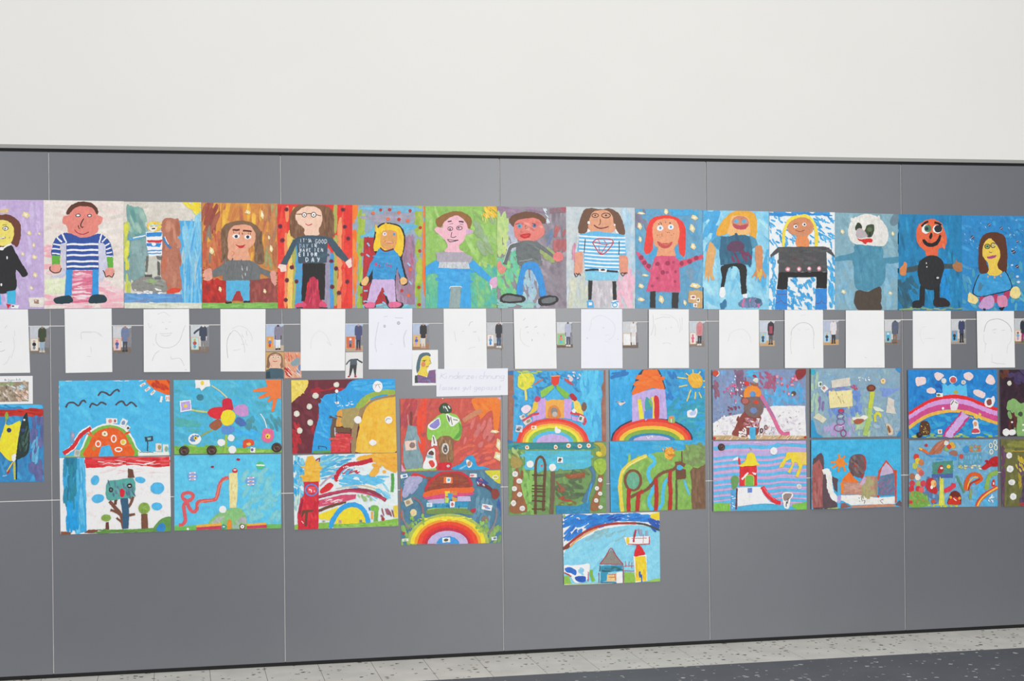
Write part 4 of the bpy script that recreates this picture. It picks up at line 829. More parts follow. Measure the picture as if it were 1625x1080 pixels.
a.s(G2, 7, 262, 390, 268, 330, 310, 275, 370, 238, 450, 240, 510, 290, 530, 380).s('dedede', 7, 265, 600, 255, 500, 262, 400).s('dcdcdc', 7, 530, 380, 522, 460, 530, 540).s(G1, 4, 340, 310, 370, 322).s(G1, 4, 430, 320, 475, 305).s('e0e0e0', 4, 370, 150, 430, 145).end()
a = drawing('blank white sheet under the round white head portrait', 1220, 480, 7.386, [902, 90, 1350, 90, 1358, 762, 902, 764], gap=.004, lift=(.003, .002))
a.s(G1, 6, 1125, 640, 1145, 648).s('e2e2e2', 5, 1270, 740, 1300, 742).end()
a = drawing('nearly blank white sheet under the orange-faced portrait', 1420, 480, 7.927, [225, 104, 704, 104, 706, 822, 228, 824], gap=.004)
a.s('e3e3e4', 5, 340, 310, 400, 300).s('e3e3e4', 5, 370, 455, 420, 450, 500, 452).s('e5e5e6', 4, 330, 320, 320, 420, 360, 520).end()
a = drawing('white sheet with an oval pencil head under the yellow-faced portrait', 1420, 480, 7.927, [1030, 106, 1498, 104, 1512, 815, 1042, 820], gap=.005, lift=(.005, 0))
a.s('a6a6aa', 6, 1122, 375, 1140, 290, 1190, 225, 1300, 205, 1390, 240, 1450, 300, 1472, 370).s(G1, 5, 1118, 400, 1120, 470, 1140, 520, 1130, 630).s(G1, 5, 1470, 380, 1460, 480, 1420, 545, 1410, 640).s(G2, 6, 1225, 345, 1280, 330).s(G2, 6, 1340, 350, 1380, 345).s(G2, 4, 1240, 380, 1270, 375).s(G2, 5, 1215, 745, 1290, 765, 1385, 770).s(G3, 5, 1145, 515, 1152, 522).s(G1, 4, 1220, 640, 1222, 740).end()


# ------------------------------------------------------------------ middle row: small photographs
def photo(label, x0, y0, sc, c, wall_c, floor_c, mini, fig, x, skin, top, legs, shoes, fh=.22, gap=.0025, tops=None, mw=.42, arm=0):
    a = Art('photo_print', label, 'photo', x0, y0, sc, c, None, gap=gap, thick=0.0005, paper=PHOTO, paint=PRINT, rough=1.0)
    (ax, ay), (bx, by), (cx, cy), (dx, dy) = a.q

    def R(*l):
        o = []
        for u, v in pairs(l):
            tx, ty = ax + (bx - ax) * u, ay + (by - ay) * u; ux, uy = dx + (cx - dx) * u, dy + (cy - dy) * u
            o += [tx + (ux - tx) * v, ty + (uy - ty) * v]
        return o
    w, h = bx - ax, dy - ay
    a.g('printed_background').p(wall_c, *R(.0, .0, 1, .0, 1, 1 - fh, 0, 1 - fh)).p('8b8a90', *R(x + .16, .1, 1, .04, 1, 1 - fh, x + .12, 1 - fh)).p(floor_c, *R(0, 1 - fh, 1, 1 - fh, 1, 1, 0, 1))
    if mini:
        a.g('printed_painting').p('d9b68c', *R(.02, .44, mw + .02, .44, mw + .02, .9, .02, .9)).p(mini, *R(.05, .46, mw - .01, .46, mw - .01, .88, .05, .88))
        q = R(mw / 2 + .01, .55); a.e(fig[0], q[0], q[1], w * .07, h * .045); q = R(mw / 2 + .01, .66); a.e(fig[1], q[0], q[1], w * .1, h * .07); q = R(mw / 2 + .01, .78); a.e(fig[2], q[0], q[1], w * .07, h * .07)
    a.g('printed_child')
    a.p(legs, *R(x - .13, .52, x + .13, .52, x + .12, .9, x + .02, .9, x, .62, x - .02, .9, x - .12, .9))
    a.p(shoes, *R(x - .15, .89, x - .01, .88, x - .01, .95, x - .16, .95)).p(shoes, *R(x + .01, .88, x + .14, .88, x + .15, .95, x + .01, .95))
    a.p(skin, *R(x - .2, .36, x - .13, .36, x - .13, .56, x - .19, .56)).p(skin, *R(x + .13, .36, x + .2, .36, x + .19, .56, x + .13, .56))
    a.b(top, *R(x - .12, .05, x + .12, .05, x + .2, .12, x + .21, .4, x + .14, .42, x + .14, .56, x - .14, .56, x - .14, .42, x - .21, .4, x - .2, .12))
    if arm: a.s(top, w * .1, *R(x - .15, .14, x - .36, .22, x - .5, .32))
    if tops: a.p(tops, *R(x - .1, .2, x + .1, .2, x + .11, .5, x - .11, .5))
    a.p(skin, *R(x - .06, 0.01, x + .06, 0.01, x + .05, .08, x - .05, .08))
    return a.end()


BL = 'bcc3cc'
photo('photo of a child in an olive green top and light jeans', 0, 480, 5.686, [268, 214, 444, 214, 442, 460, 272, 460], 'c9cdd4', '7a746e', 'e6e2dc', ('c8a890', '1e1e20', '8a8a90'), .64, '9c7a66', '3f4a34', '9fb4c4', 'd8c8bc')
photo('photo of a child in a grey-blue T-shirt with a small pink painting', 0, 480, 5.686, [1018, 212, 1186, 212, 1184, 455, 1020, 455], 'd2d4d8', '7d6f66', 'eec4c0', ('e0887c', '5060a0', '6a78b0'), .66, 'b07c68', '7381a3', '4c4c58', '3a3436')
photo('photo of a child in a dark grey jumper stretching one arm out', 210, 480, 6.5, [600, 230, 792, 228, 792, 515, 604, 515], 'cfd4d8', '847468', 'bfe0de', ('d8b050', 'c05050', '70a0c0'), .68, 'e6dcd6', '424a5c', '8a8684', '8c7a70', arm=1)
photo('photo of a child in a grey top and white trousers with an orange painting', 210, 480, 6.5, [1378, 226, 1562, 226, 1562, 500, 1378, 502], 'b4c4e0', 'c8b49c', 'e8a450', ('e8c4a0', '6c8cc0', 'd04838'), .68, '3c2c30', '8c8698', 'eceef0', '34302e', gap=.0028)
photo('photo of a child in a dark blue jumper with a red striped painting', 410, 480, 7.716, [1066, 264, 1282, 262, 1280, 598, 1068, 598], 'b2c2e0', 'bca48e', 'e07048', ('f0e0d0', '7880a0', '4c4c5c'), .74, 'b89888', '4c527c', '34343c', 'b04c58', mw=.54)
photo('photo of a child in a black T-shirt and pale trousers with a yellow painting', 570, 480, 6.5, [552, 216, 722, 212, 722, 482, 554, 482], 'b8c4dc', 'a87c5c', 'e4bc68', ('a878c0', '4868c0', 'c89cd0'), .64, 'c4947c', '2c2c30', 'e4d8cc', 'c8a890')
photo('photo of a child in a black jumper and jeans with a blue and white painting', 570, 480, 6.5, [1316, 208, 1482, 206, 1484, 478, 1318, 478], 'c6c8cc', '8a7c74', 'e6eaee', ('e0a890', '60a0d0', '3c84c4'), .74, 'ac8878', '30343c', '3c5470', 'e4e4dc', gap=.0025)
photo('photo of a child in a pale hoodie with a red, green and blue painting', 790, 480, 7.386, [690, 226, 872, 224, 880, 528, 694, 528], 'd4d8dc', '6e5a4c', '8cc890', ('e05848', 'e08878', '60b8d8'), .72, '5a5460', 'b6bace', '505462', 'dcdcd8', mw=.5, fh=.14)
photo('washed-out photo with a white top and white floor poster', 790, 480, 7.386, [1464, 222, 1636, 220, 1648, 532, 1464, 532], 'd0d2d4', '6e645e', 'f0f0f0', ('f4f4f4', 'f0f0f0', 'eaeaea'), .72, 'a8805c', 'e2e0e2', 'f0eeee', '80685c', mw=.5, tops='dcdadc')
photo('photo of a child in a salmon pink top with a pink painting', 1000, 480, 6.771, [636, 202, 806, 200, 798, 472, 638, 474], 'cad0d6', '8a7c72', 'f0e4e4', ('e07888', 'e07088', 'd86878'), .66, 'c49080', 'd08c90', '34363c', 'e4dcd8', tops='d47c82')
photo('photo of a child in a red and black top and grey trousers', 1000, 480, 6.771, [1390, 200, 1555, 198, 1552, 465, 1392, 465], 'ccd4e0', 'd0a878', '9cd0e8', ('e0c870', '385878', '30343c'), .74, '4c3c40', '3c3038', '5c5c5e', '3c3028', tops='a84c60')
photo('photo of a child in a white top and dark trousers with a blue painting', 1220, 480, 7.386, [638, 212, 818, 210, 820, 495, 640, 498], 'b8c2d8', 'cca474', 'a8d4ec', ('e0b068', '3c3c40', '2868a0'), .66, 'd0a088', 'e4e0e4', '34353a', '5c4438', mw=.44)
photo('photo of a child seen in a grey jumper and brown trousers', 1220, 480, 7.386, [1358, 206, 1545, 204, 1536, 494, 1360, 494], 'd2d4d6', '837870', '7cc0dc', ('e8e8e8', '48a8d0', '4a4038'), .66, '4a4e58', '5c6478', '806a58', '6a5c50')
photo('photo of a child in a navy jumper and black trousers', 1420, 480, 7.927, [708, 212, 895, 210, 898, 518, 708, 520], 'd0d2d6', 'a8a09a', '58a8d4', ('e08060', '30404c', '28323c'), .70, 'd4c8c0', '3c4468', '282830', '303034')
photo('photo of a child in a black top and magenta trousers', 1420, 480, 7.927, [1506, 210, 1700, 208, 1700, 518, 1506, 518], 'c8ccd0', '8c7c6c', 'ecd8d0', ('8c5c40', '78b0d8', 'd0a0b0'), .58, 'a87c6c', '2c3440', '9c2c68', '507040')

# two enlarged prints and a headless figure under the photos
a = Art('picture_print', 'small print of a painted face with brown hair and a dark collar', 'photo', 410, 480, 7.716, [90, 605, 315, 605, 308, 928, 90, 928], gap=.0035, thick=.0005, paper=PHOTO, paint=PRINT, rough=1.2)
a.g('printed_background').f('d8a868').g('printed_hair').b('8c6a54', 105, 760, 115, 660, 170, 615, 230, 612, 290, 650, 302, 760, 290, 800, 110, 800).g('printed_face').b('ecc0a4', 130, 690, 160, 640, 220, 628, 270, 650, 280, 720, 265, 760, 270, 810, 140, 810, 145, 750)
a.e('f2efe8', 182, 668, 16, 12).e('4a5c50', 182, 668, 8).e('f2efe8', 244, 668, 16, 12).e('4a5c50', 244, 668, 8).s('8c5c44', 7, 160, 645, 200, 638).s('8c5c44', 7, 222, 636, 265, 645).s('c04858', 9, 176, 712, 205, 722, 232, 712).s('d88c70', 7, 150, 760, 165, 785)
a.g('printed_top').p('44606e', 92, 830, 150, 800, 280, 805, 308, 825, 308, 928, 92, 928).p('26404c', 92, 850, 140, 840, 150, 928, 92, 928).end()
a = Art('picture_print', 'small print of a painted hand with red and blue brush strokes', 'photo', 410, 480, 7.716, [318, 602, 515, 605, 530, 920, 318, 925], gap=.0036, thick=.0005, paper=PHOTO, paint=PRINT, rough=1.2)
a.g('printed_background').f('e4a080').w_('f0b898 e88c74 d8604c e8c49c', 26, (325, 610, 510, 910), 90, 22, 60, 30).p('8aa4ac', 390, 740, 470, 670, 512, 690, 500, 760, 420, 780).w_('4c80c0 6894c8', 6, (475, 760, 515, 860), 80, 20, 90).w_('b82430 c83038', 9, (330, 800, 400, 900), 80, 14, 40).w_('f0d8c8', 9, (360, 800, 500, 910), 90, 12, 45).end()
a = Art('picture_print', 'small print of a headless figure in grey with red shoes on white', 'photo', 410, 480, 7.716, [1068, 608, 1280, 604, 1280, 924, 1066, 926], gap=.0035, thick=.0005, paper=PHOTO, paint=PRINT, rough=1.2)
a.g('printed_figure').p('55606a', 1125, 690, 1205, 685, 1210, 760, 1120, 765).s('55606a', 16, 1125, 700, 1095, 730, 1075, 760).s('3c444c', 18, 1205, 690, 1240, 715, 1275, 735).p('3a3e42', 1122, 762, 1205, 760, 1195, 895, 1178, 895, 1160, 800, 1130, 895, 1110, 890).g('printed_shoe').b('b84050', 1092, 900, 1125, 888, 1122, 912, 1095, 914).g('printed_shoe').b('b84050', 1172, 892, 1200, 888, 1206, 912, 1174, 914).end()

# print of a portrait in bright flat shapes (plain stand-in) and the handwritten note
a = Art('portrait_print', 'white print of a yellow-faced profile with dark hair', 'print', 570, 480, 6.5, [546, 490, 812, 486, 815, 852, 548, 856], gap=.003, thick=.0006, paper=PAPER, paint=PRINT, rough=1.4)
a.g('printed_hair').b('56707c', 600, 600, 620, 540, 660, 516, 720, 518, 740, 550, 700, 560, 640, 590, 625, 680, 600, 730, 588, 680)
a.g('printed_face').b('ecd24c', 640, 580, 690, 545, 730, 560, 735, 620, 715, 660, 700, 700, 715, 755, 650, 765, 600, 730, 630, 680).e('e08c5c', 662, 636, 22, 26).s('3c3438', 6, 648, 600, 690, 592).e('3c3438', 672, 604, 9, 5).s('a83c4c', 7, 690, 662, 718, 655).s('6c5c3c', 5, 728, 590, 742, 626, 722, 634)
a.g('printed_dress').p('84608c', 575, 820, 600, 740, 700, 770, 720, 700, 788, 690, 790, 828, 572, 828).w_('a04c6c 5c5c9c 6c84b0', 16, (620, 770, 780, 820), 46, 14, 10).p('3c4a40', 575, 750, 600, 750, 605, 826, 572, 826).end()
a = Art('handwritten_note', 'white sheet with two lines of faint handwriting', 'note', 570, 480, 6.5, [796, 684, 1534, 676, 1534, 952, 796, 968], gap=.0055, thick=.0006, paper=PAPER_COOL, paint=PENCIL, rough=.8)
a.g('handwriting'); letters(a, 'd2d2e4', 4.5, 'Kinderzeichnung', 850, 726, 58, 44, 2.2); letters(a, 'd4d4e6', 4.5, 'lasse', 830, 850, 48, 30, 1.8); letters(a, 'd4d4e6', 4.5, 'es', 990, 852, 46, 30, 1.8); letters(a, 'd4d4e6', 4.5, 'gut', 1075, 850, 46, 32, 1.8); letters(a, 'd4d4e6', 4.5, 'gepasst', 1190, 848, 50, 42, 2.2)
a.end()
# picture card at the left
a = Art('picture_card', 'white card with a photo of pebbles and shells', 'card', 0, 480, 5.686, [-130, 664, 295, 660, 297, 912, -130, 918], gap=.005, thick=.0007, paper=PAPER, paint=PRINT, rough=1.2)
a.g('handwriting'); letters(a, '8a9ab0', 4, 'de', -20, 690, 16, 12); letters(a, '8a9ab0', 4, 'Mr', 42, 688, 18, 14); letters(a, '8a9ab0', 4, 'Lepos', 75, 688, 16, 13); letters(a, '8a9ab0', 4, 'dich', 145, 686, 16, 11)
a.g('printed_photo').p('a08c74', -110, 720, 258, 712, 258, 890, -110, 896).w_('c8b498 8c7c60 a87c60 d8ccc0 6c6450 b8a894 e4dcd4', 80, (-100, 725, 250, 885), 46, 24, 30, 60).w_('88a86c 94a878', 9, (-90, 720, 120, 745), 50, 14, 0).w_('a8cce0 dce8ee', 8, (120, 735, 230, 780), 50, 12, 20).w_('d8a890 f0e4dc', 14, (120, 800, 250, 880), 50, 18, 40).end()
# ------------------------------------------------------------------ lower rows: adventure playground paintings
def paint(label, x0, y0, sc, corners, **kw):
    return Art('playground_painting', label, 'painting', x0, y0, sc, corners, None, **kw)


a = paint('painting of a yellow bird and a dark leaf on blue under a red band', 0, 630, 6.356, [-680, 60, 435, 75, 442, 850, -680, 870])
a.g('painted_background').f('2f86c0').w_('3490c8 2878b0 409cd2 3a80b8', 70, (-300, 190, 430, 845), 160, 50, 80, 40).w_('5c6498 6a6a9e 546094', 26, (300, 190, 435, 820), 150, 46, 85).w_('5aa8d0 6cb4d8', 8, (330, 420, 390, 640), 120, 24, 100).w_('3cb0e4 48b8ea', 18, (-300, 72, 400, 105), 160, 30, 1).b('bd2618', -680, 130, 60, 125, 220, 125, 330, 108, 436, 130, 436, 190, 300, 170, 150, 185, 0, 195, -680, 200).w_('d03420 a81f18 c8281c', 26, (-200, 130, 430, 180), 120, 30, 0)
a.g('painted_bird').b('f0dc2c', 62, 270, 80, 190, 65, 150, 55, 200, 55, 260, 10, 400, -10, 520, 60, 610, 120, 640, 165, 560, 185, 400, 210, 250, 160, 250, 110, 280).e('22346c', 92, 332, 24, 24).b('8ab040', 50, 170, 75, 150, 85, 210, 58, 240).b('eeeae6', 115, 590, 160, 570, 160, 630, 130, 650)
a.g('painted_bird_leg').s('e8c83c', 12, 130, 655, 100, 700, 70, 750).s('b82c28', 20, 75, 770, 95, 735).s('7cb8e0', 14, 25, 795, 70, 785).s('c8c03c', 18, 145, 650, 145, 740, 150, 830)
a.g('painted_leaf').b('22332f', 270, 155, 290, 300, 300, 480, 280, 570, 220, 610, 165, 620, 175, 500, 205, 320, 230, 220).w_('3c5850 2a4840 4a6c60', 14, (200, 300, 290, 540), 90, 18, 95).s('1c2422', 12, 165, 600, 168, 720, 165, 830).e('f0f0ee', 245, 228, 11).e('30487c', 232, 332, 20, 18).s('1c2422', 10, 240, 210, 272, 155)
a.end()

a = paint('blue painting with four dark birds over a green and orange domed hut', 85, 590, 7.2, [60, 100, 1325, 88, 1335, 950, 65, 978])
a.g('painted_background').f('4ab8e6').w_('4fbdea 46b2e0 56c2ec', 60, (70, 100, 1320, 960), 240, 80, 20, 40, .03).w_('f0f2f4', 14, (70, 98, 1320, 104), 60, 6, 0).w_('f0f2f4', 6, (62, 120, 66, 900), 60, 6, 90)
a.g('painted_sun').b('e8641e', 1065, 90, 1130, 180, 1210, 225, 1330, 255, 1330, 85).w_('c83a1c d84a20 b83a20', 18, (1120, 95, 1320, 200), 80, 30, 40)
a.g('painted_sun_rays')
for x, y, r in ((1020, 145, -30), (1075, 195, -40), (1135, 235, -45), (1230, 310, -75), (1290, 300, 85), (1318, 300, 85)):
    c, d = math.cos(math.radians(r)) * 34, math.sin(math.radians(r)) * 34; a.s('f2ece8', 26, x - c, y - d, x + c, y + d)
    if r > -60: a.s('e07850', 9, x - c * .6, y - d * .6, x + c * .6, y + d * .6)
for l in ((508, 272, 545, 228, 600, 240, 645, 265, 690, 220, 730, 200, 752, 225), (140, 405, 170, 355, 230, 350, 285, 385, 320, 335, 350, 325, 370, 350), (412, 408, 440, 360, 500, 380, 545, 345, 605, 372), (710, 378, 745, 345, 790, 335, 830, 382, 890, 345, 950, 398)):
    a.g('painted_bird').s('4b4650', 20, *l)
a.g('painted_slide').s('f2f2f2', 60, 130, 925, 230, 850, 290, 740, 350, 680, 430, 632).s('d22a2e', 44, 112, 930, 220, 855, 290, 750, 350, 690, 430, 640)
a.g('painted_dome').b('f2f2f2', 310, 970, 325, 850, 400, 690, 520, 610, 650, 585, 790, 625, 890, 720, 950, 850, 985, 970).b('79b548', 322, 970, 345, 850, 410, 710, 520, 630, 650, 605, 780, 640, 870, 730, 930, 850, 965, 965)
a.b('e85f1e', 365, 970, 400, 830, 470, 700, 600, 640, 720, 645, 810, 710, 860, 800, 895, 965).w_('f2672a dd5418 ee7038', 30, (420, 690, 850, 940), 90, 30, 30, 60).p('49b6e6', 515, 962, 545, 850, 640, 830, 690, 962)
for x, y, rx, ry, rt in ((510, 820, 27, 32, 0), (688, 762, 26, 38, -15), (742, 884, 38, 22, 10)):
    a.g('glued_ring', .0006).ring('f6f0e8', x, y, rx, ry, 14)
a.g('glued_flower', .0006).e('f0e4c4', 585, 705, 34, 30).e('8a6a3c', 585, 705, 10).g('glued_flower', .0006).e('efe0b0', 795, 800, 36, 34).e('e8c83c', 795, 800, 20).g('glued_button', .0006).e('b98a3c', 462, 872, 26, 22)
a.pic('glued_picture', 640, 560, 80, 70, 'f0e6e2', 'd8907c'); a.pic('glued_picture', 705, 558, 48, 58, 'f0ece8', 'b05458'); a.pic('glued_picture', 800, 580, 70, 90, 'eceaea', '8098b8', rot=25); a.pic('glued_picture', 845, 635, 52, 48, 'efe9e2', '584438', rot=35)
a.pic('glued_picture', 270, 925, 70, 80, 'c4c4bc', 'a8b0a4', rot=10); a.pic('glued_picture', 215, 740, 46, 130, '6fa4cc', 'c898b4', '8498b0'); a.pic('glued_picture', 1200, 860, 70, 90, 'e2dcd0', 'b09060'); a.pic('glued_picture', 1280, 880, 64, 110, 'dfe4dc', '88b098')
a.g('painted_sign').s('2c3034', 10, 1075, 790, 1072, 950).p('39434a', 1040, 740, 1135, 728, 1140, 785, 1050, 795).p('7cb8cc', 1070, 748, 1110, 745, 1112, 772, 1075, 776)
a.g('painted_bench').p('e4ece0', 965, 905, 1320, 915, 1325, 955, 965, 960).s('4a5450', 8, 980, 915, 1140, 915).s('88b878', 18, 130, 965, 310, 962).end()

a = paint('white painting of a tree house in a bare tree beside a blue waterfall', 85, 710, 7.2, [68, 118, 1330, 100, 1342, 955, 80, 992])
a.g('painted_background').f('f1eceb').w_('f4efee ece5e4 f6f0f0', 30, (380, 240, 1320, 900), 200, 70, 0)
a.p('d9252b', 355, 112, 1325, 102, 1325, 210, 1180, 225, 900, 190, 720, 185, 560, 225, 370, 232).w_('e0343a c81c24 e8565c', 36, (370, 115, 1310, 205), 190, 30, -3).w_('f1dcdc f4e8e8', 12, (520, 150, 1250, 190), 160, 9, -4).w_('f3d0d2', 10, (420, 235, 1200, 300), 190, 7, -6)
a.g('painted_waterfall').p('3aa6da', 110, 130, 350, 115, 360, 300, 370, 600, 380, 960, 250, 985, 235, 900, 180, 925, 150, 740, 130, 560, 105, 380).w_('1f7ea0 1a7090 2a8fb4 258aa0', 44, (120, 140, 250, 640), 190, 40, 88, 6).w_('4fb8e6 3c9fcc 6cc4ea', 36, (270, 140, 360, 940), 200, 30, 88, 5).w_('1898d8 1da0e0', 22, (160, 640, 270, 900), 150, 40, 85, 8)
a.g('painted_ground').p('8a5038', 85, 955, 200, 965, 195, 990, 85, 990).g('painted_ground').p('7a4a38', 350, 975, 400, 935, 520, 935, 480, 975).g('painted_ground').p('5e9040', 450, 965, 650, 935, 900, 930, 1160, 915, 1342, 915, 1342, 958, 900, 965, 500, 978).w_('6b9c48 548438', 22, (520, 940, 1330, 960), 130, 16, -1)
for x, y, rx, ry, rt in ((475, 370, 48, 58, 20), (508, 580, 72, 50, -10), (990, 366, 60, 36, 10), (1186, 462, 80, 68, 0), (1180, 670, 62, 46, 5)): a.g('painted_cloud').e('4fb4e4', x, y, rx, ry, rt)
a.g('painted_tree').s('7a4c3a', 40, 640, 610, 700, 680, 770, 770, 800, 920).s('7a4c3a', 30, 650, 710, 720, 735, 790, 790).s('7a4c3a', 30, 910, 555, 880, 640, 830, 700).s('7a4c3a', 26, 720, 800, 790, 860).s('7a4c3a', 30, 930, 760, 860, 770).s('6a4232', 30, 715, 590, 705, 650).p('345c7a', 760, 560, 850, 565, 865, 740, 855, 925, 790, 930, 785, 740)
a.g('painted_tree_house').b('56a49c', 612, 400, 740, 365, 890, 345, 925, 380, 935, 470, 900, 560, 780, 580, 615, 590).w_('5a7c90 4c6c84 6ab4a8', 22, (630, 400, 910, 560), 90, 30, 70).e('2c2a2e', 656, 480, 26, 30).e('6c7a7c', 656, 480, 12, 14).e('2c2428', 868, 434, 32, 28).e('d8dcdc', 868, 436, 14, 8).b('d02038', 755, 490, 780, 465, 815, 500, 800, 560, 765, 560)
a.g('painted_chimney').p('6e4634', 850, 235, 905, 250, 925, 340, 850, 345)
a.g('painted_shrub').e('86a84a', 600, 800, 56, 40).p('6a3c2c', 600, 850, 630, 850, 635, 935, 592, 930).g('painted_shrub').e('86a84a', 1035, 690, 66, 66).w_('98b85c 74983c', 12, (990, 640, 1080, 740), 50, 16, 50, 60).p('7a4c38', 1002, 755, 1075, 755, 1080, 920, 1005, 925)
a.g('painted_hill').b('62944a', 1145, 940, 1190, 850, 1260, 800, 1345, 795, 1345, 950).b('2f84c8', 1175, 945, 1200, 880, 1250, 860, 1275, 890, 1265, 950).end()

a = paint('turquoise painting of a large flower with petals of different colours', 265, 590, 7.715, [80, 98, 1398, 92, 1402, 985, 88, 1006])
a.g('painted_background').f('4fb4d2').w_('52b8d6 46acd0 5cc0dc 4aa8be 48b8e4', 90, (85, 100, 1400, 900), 240, 60, 30, 40, .04).w_('4a98a8 4a8e9c', 14, (980, 560, 1390, 760), 130, 50, 60).w_('3fb0e8 46b8f0', 14, (850, 680, 1100, 900), 140, 50, 20).w_('52b0b0', 12, (120, 580, 400, 720), 140, 50, 10)
a.p('7fb84a', 85, 905, 1400, 945, 1402, 988, 88, 1004).w_('86c04e 74ac42 94c85c', 26, (100, 900, 780, 990), 110, 34, 10).w_('86c04e 9ccc60', 18, (800, 960, 1395, 990), 90, 26, -10).e('3a7c90', 405, 310, 44, 40)
a.g('painted_flower_petal').b('cc1f3c', 680, 345, 740, 320, 785, 335, 805, 400, 800, 465, 690, 465).g('painted_flower_petal').b('d92834', 495, 500, 530, 450, 620, 428, 690, 440, 670, 560, 600, 572, 530, 545).g('painted_flower_petal').b('c590c8', 815, 445, 870, 405, 960, 400, 995, 470, 990, 530, 900, 540, 840, 510).g('painted_flower_petal').b('4a6db0', 835, 590, 870, 550, 930, 575, 972, 640, 910, 665, 850, 630).g('painted_flower_petal').b('5c90d4', 665, 700, 700, 660, 790, 660, 830, 690, 790, 750, 690, 752).g('painted_flower_petal').b('a05a3c', 515, 660, 560, 610, 630, 575, 670, 620, 660, 670, 580, 712)
a.g('painted_flower_centre').b('f3d82c', 660, 540, 690, 480, 760, 462, 820, 490, 838, 550, 800, 630, 730, 658, 670, 620)
a.g('painted_stem').s('d8d0a0', 14, 545, 165, 650, 235, 735, 315).g('painted_stem').s('c4c878', 22, 295, 460, 380, 478, 495, 490).g('painted_stem').s('98a85c', 20, 415, 785, 480, 745, 560, 705).g('painted_stem').s('f0f0ec', 12, 1145, 510, 1195, 590, 1220, 680).g('painted_stem').s('9ac050', 32, 725, 770, 720, 850, 710, 990)
a.g('painted_flower').p('f2eeea', 345, 98, 520, 95, 530, 175, 470, 185, 425, 230, 400, 195, 348, 200).e('e8cc48', 432, 135, 22, 30).g('painted_flower').p('f2eef2', 155, 355, 290, 340, 300, 470, 165, 490).p('b8a0dc', 170, 370, 280, 355, 290, 455, 180, 475).e('e0c848', 225, 415, 24, 22)
a.g('painted_flower').e('f0f0ec', 340, 820, 80, 68).w_('5c88c0', 12, (280, 780, 400, 860), 50, 30, 40, 80).e('e8c838', 350, 808, 26, 22).e('2c2820', 350, 808, 8, 12).g('painted_flower').b('e06a94', 1180, 700, 1230, 690, 1300, 715, 1300, 820, 1235, 862, 1160, 820).e('e8c848', 1235, 785, 32, 32).e('3c2c20', 1230, 788, 7, 12).g('painted_flower').b('d9502e', 930, 850, 990, 820, 1060, 840, 1060, 890, 990, 910, 935, 930).e('ecc050', 1000, 882, 28, 20)
a.g('painted_sun').p('ee7a3c', 1205, 95, 1398, 95, 1395, 330, 1350, 320, 1310, 480, 1275, 485, 1300, 330, 1245, 375, 1225, 365, 1270, 290, 1140, 330, 1110, 310, 1240, 240, 1045, 245, 1060, 215, 1230, 180)
a.dots('glued_paper_ball', 'f2f2f0', 46, .001, 665, 862, 785, 806, 800, 950)
a.pic('glued_picture', 1050, 952, 60, 62, 'efeaf0', '6868a0', rot=8)
a.end()

a = paint('turquoise painting of a cream tower with a long red slide', 265, 710, 7.715, [88, 92, 1395, 76, 1398, 985, 90, 1015])
a.g('painted_background').f('5cc4e8').w_('60c8ec 58bee4 64ccf0', 50, (90, 95, 1390, 900), 260, 80, 20, 40, .03).w_('7cc8d0 88ccd2 6cc4d8', 40, (950, 300, 1390, 920), 200, 60, 130, 40, .03)
a.p('6db558', 90, 965, 400, 945, 1400, 935, 1400, 988, 90, 1016).w_('7abd62 60a84c', 20, (100, 960, 1395, 1000), 130, 22, -2)
a.g('painted_slide').s('d95c62', 44, 755, 365, 690, 385, 650, 440, 625, 540, 598, 625, 520, 645, 400, 655, 370, 690, 365, 755, 320, 785, 275, 740, 240, 660, 190, 610, 200, 565, 270, 550, 320, 580, 300, 630, 240, 660, 205, 710, 215, 800, 225, 890, 190, 940, 145, 945).s('e88c5c', 12, 740, 372, 650, 450, 620, 560, 595, 630).s('e8905c', 10, 560, 640, 420, 662, 375, 720)
a.g('painted_tower').p('ecdc9c', 762, 310, 860, 302, 868, 480, 850, 735, 768, 738, 760, 480).w_('f0e4ac e0cc84', 14, (775, 330, 850, 720), 90, 24, 85)
a.g('glued_ball', .001).e('c83038', 832, 280, 33, 30).e('f0dcdc', 832, 272, 20, 9)
a.g('painted_hill').b('88c07c', 500, 930, 600, 820, 720, 760, 850, 735, 930, 770, 985, 920, 900, 945, 600, 950).w_('a8b4a8 b8bcb8', 12, (570, 850, 680, 920), 80, 30, -40).w_('a8b4b4 b4b0b8', 8, (860, 850, 960, 920), 70, 30, 60)
a.g('painted_wall').p('ecae3c', 360, 945, 670, 920, 672, 955, 362, 975).p('c8385c', 358, 975, 680, 950, 680, 998, 360, 1005).g('painted_wall').p('ecae3c', 975, 930, 1210, 915, 1215, 945, 975, 955).p('c8385c', 975, 958, 1220, 940, 1225, 980, 975, 992)
a.g('painted_door').b('e88c2c', 745, 890, 785, 885, 790, 980, 740, 995).p('9cb4a8', 795, 940, 880, 940, 885, 990, 795, 990)
a.g('glued_button', .0008).e('3c9c88', 695, 966, 32, 30).e('e8ece8', 695, 966, 16, 7).g('glued_button', .0008).e('7c2838', 922, 964, 35, 34).e('f0ecec', 922, 964, 24).e('3c2830', 922, 966, 6)
a.g('glued_paper_ball', .001).e('f2f2f2', 682, 756, 45, 44).g('glued_bead', .0006).e('f0f0f0', 255, 994, 15)
for x, y in ((312, 348), (1026, 408)):
    a.g('glued_striped_disc', .0006).e('7ca4dc', x, y, 62, 58)
    for d in (-38, 4, 42): a.s('eaf0f6', 16, x - 40, y + d, x + 40, y + d - 4).s('d86858', 9, x - 20, y + d, x + 20, y + d - 3)
a.g('glued_disc', .0006).e('4cc47c', 1142, 216, 52, 46).s('f0f8f0', 18, 1090, 214, 1196, 214)
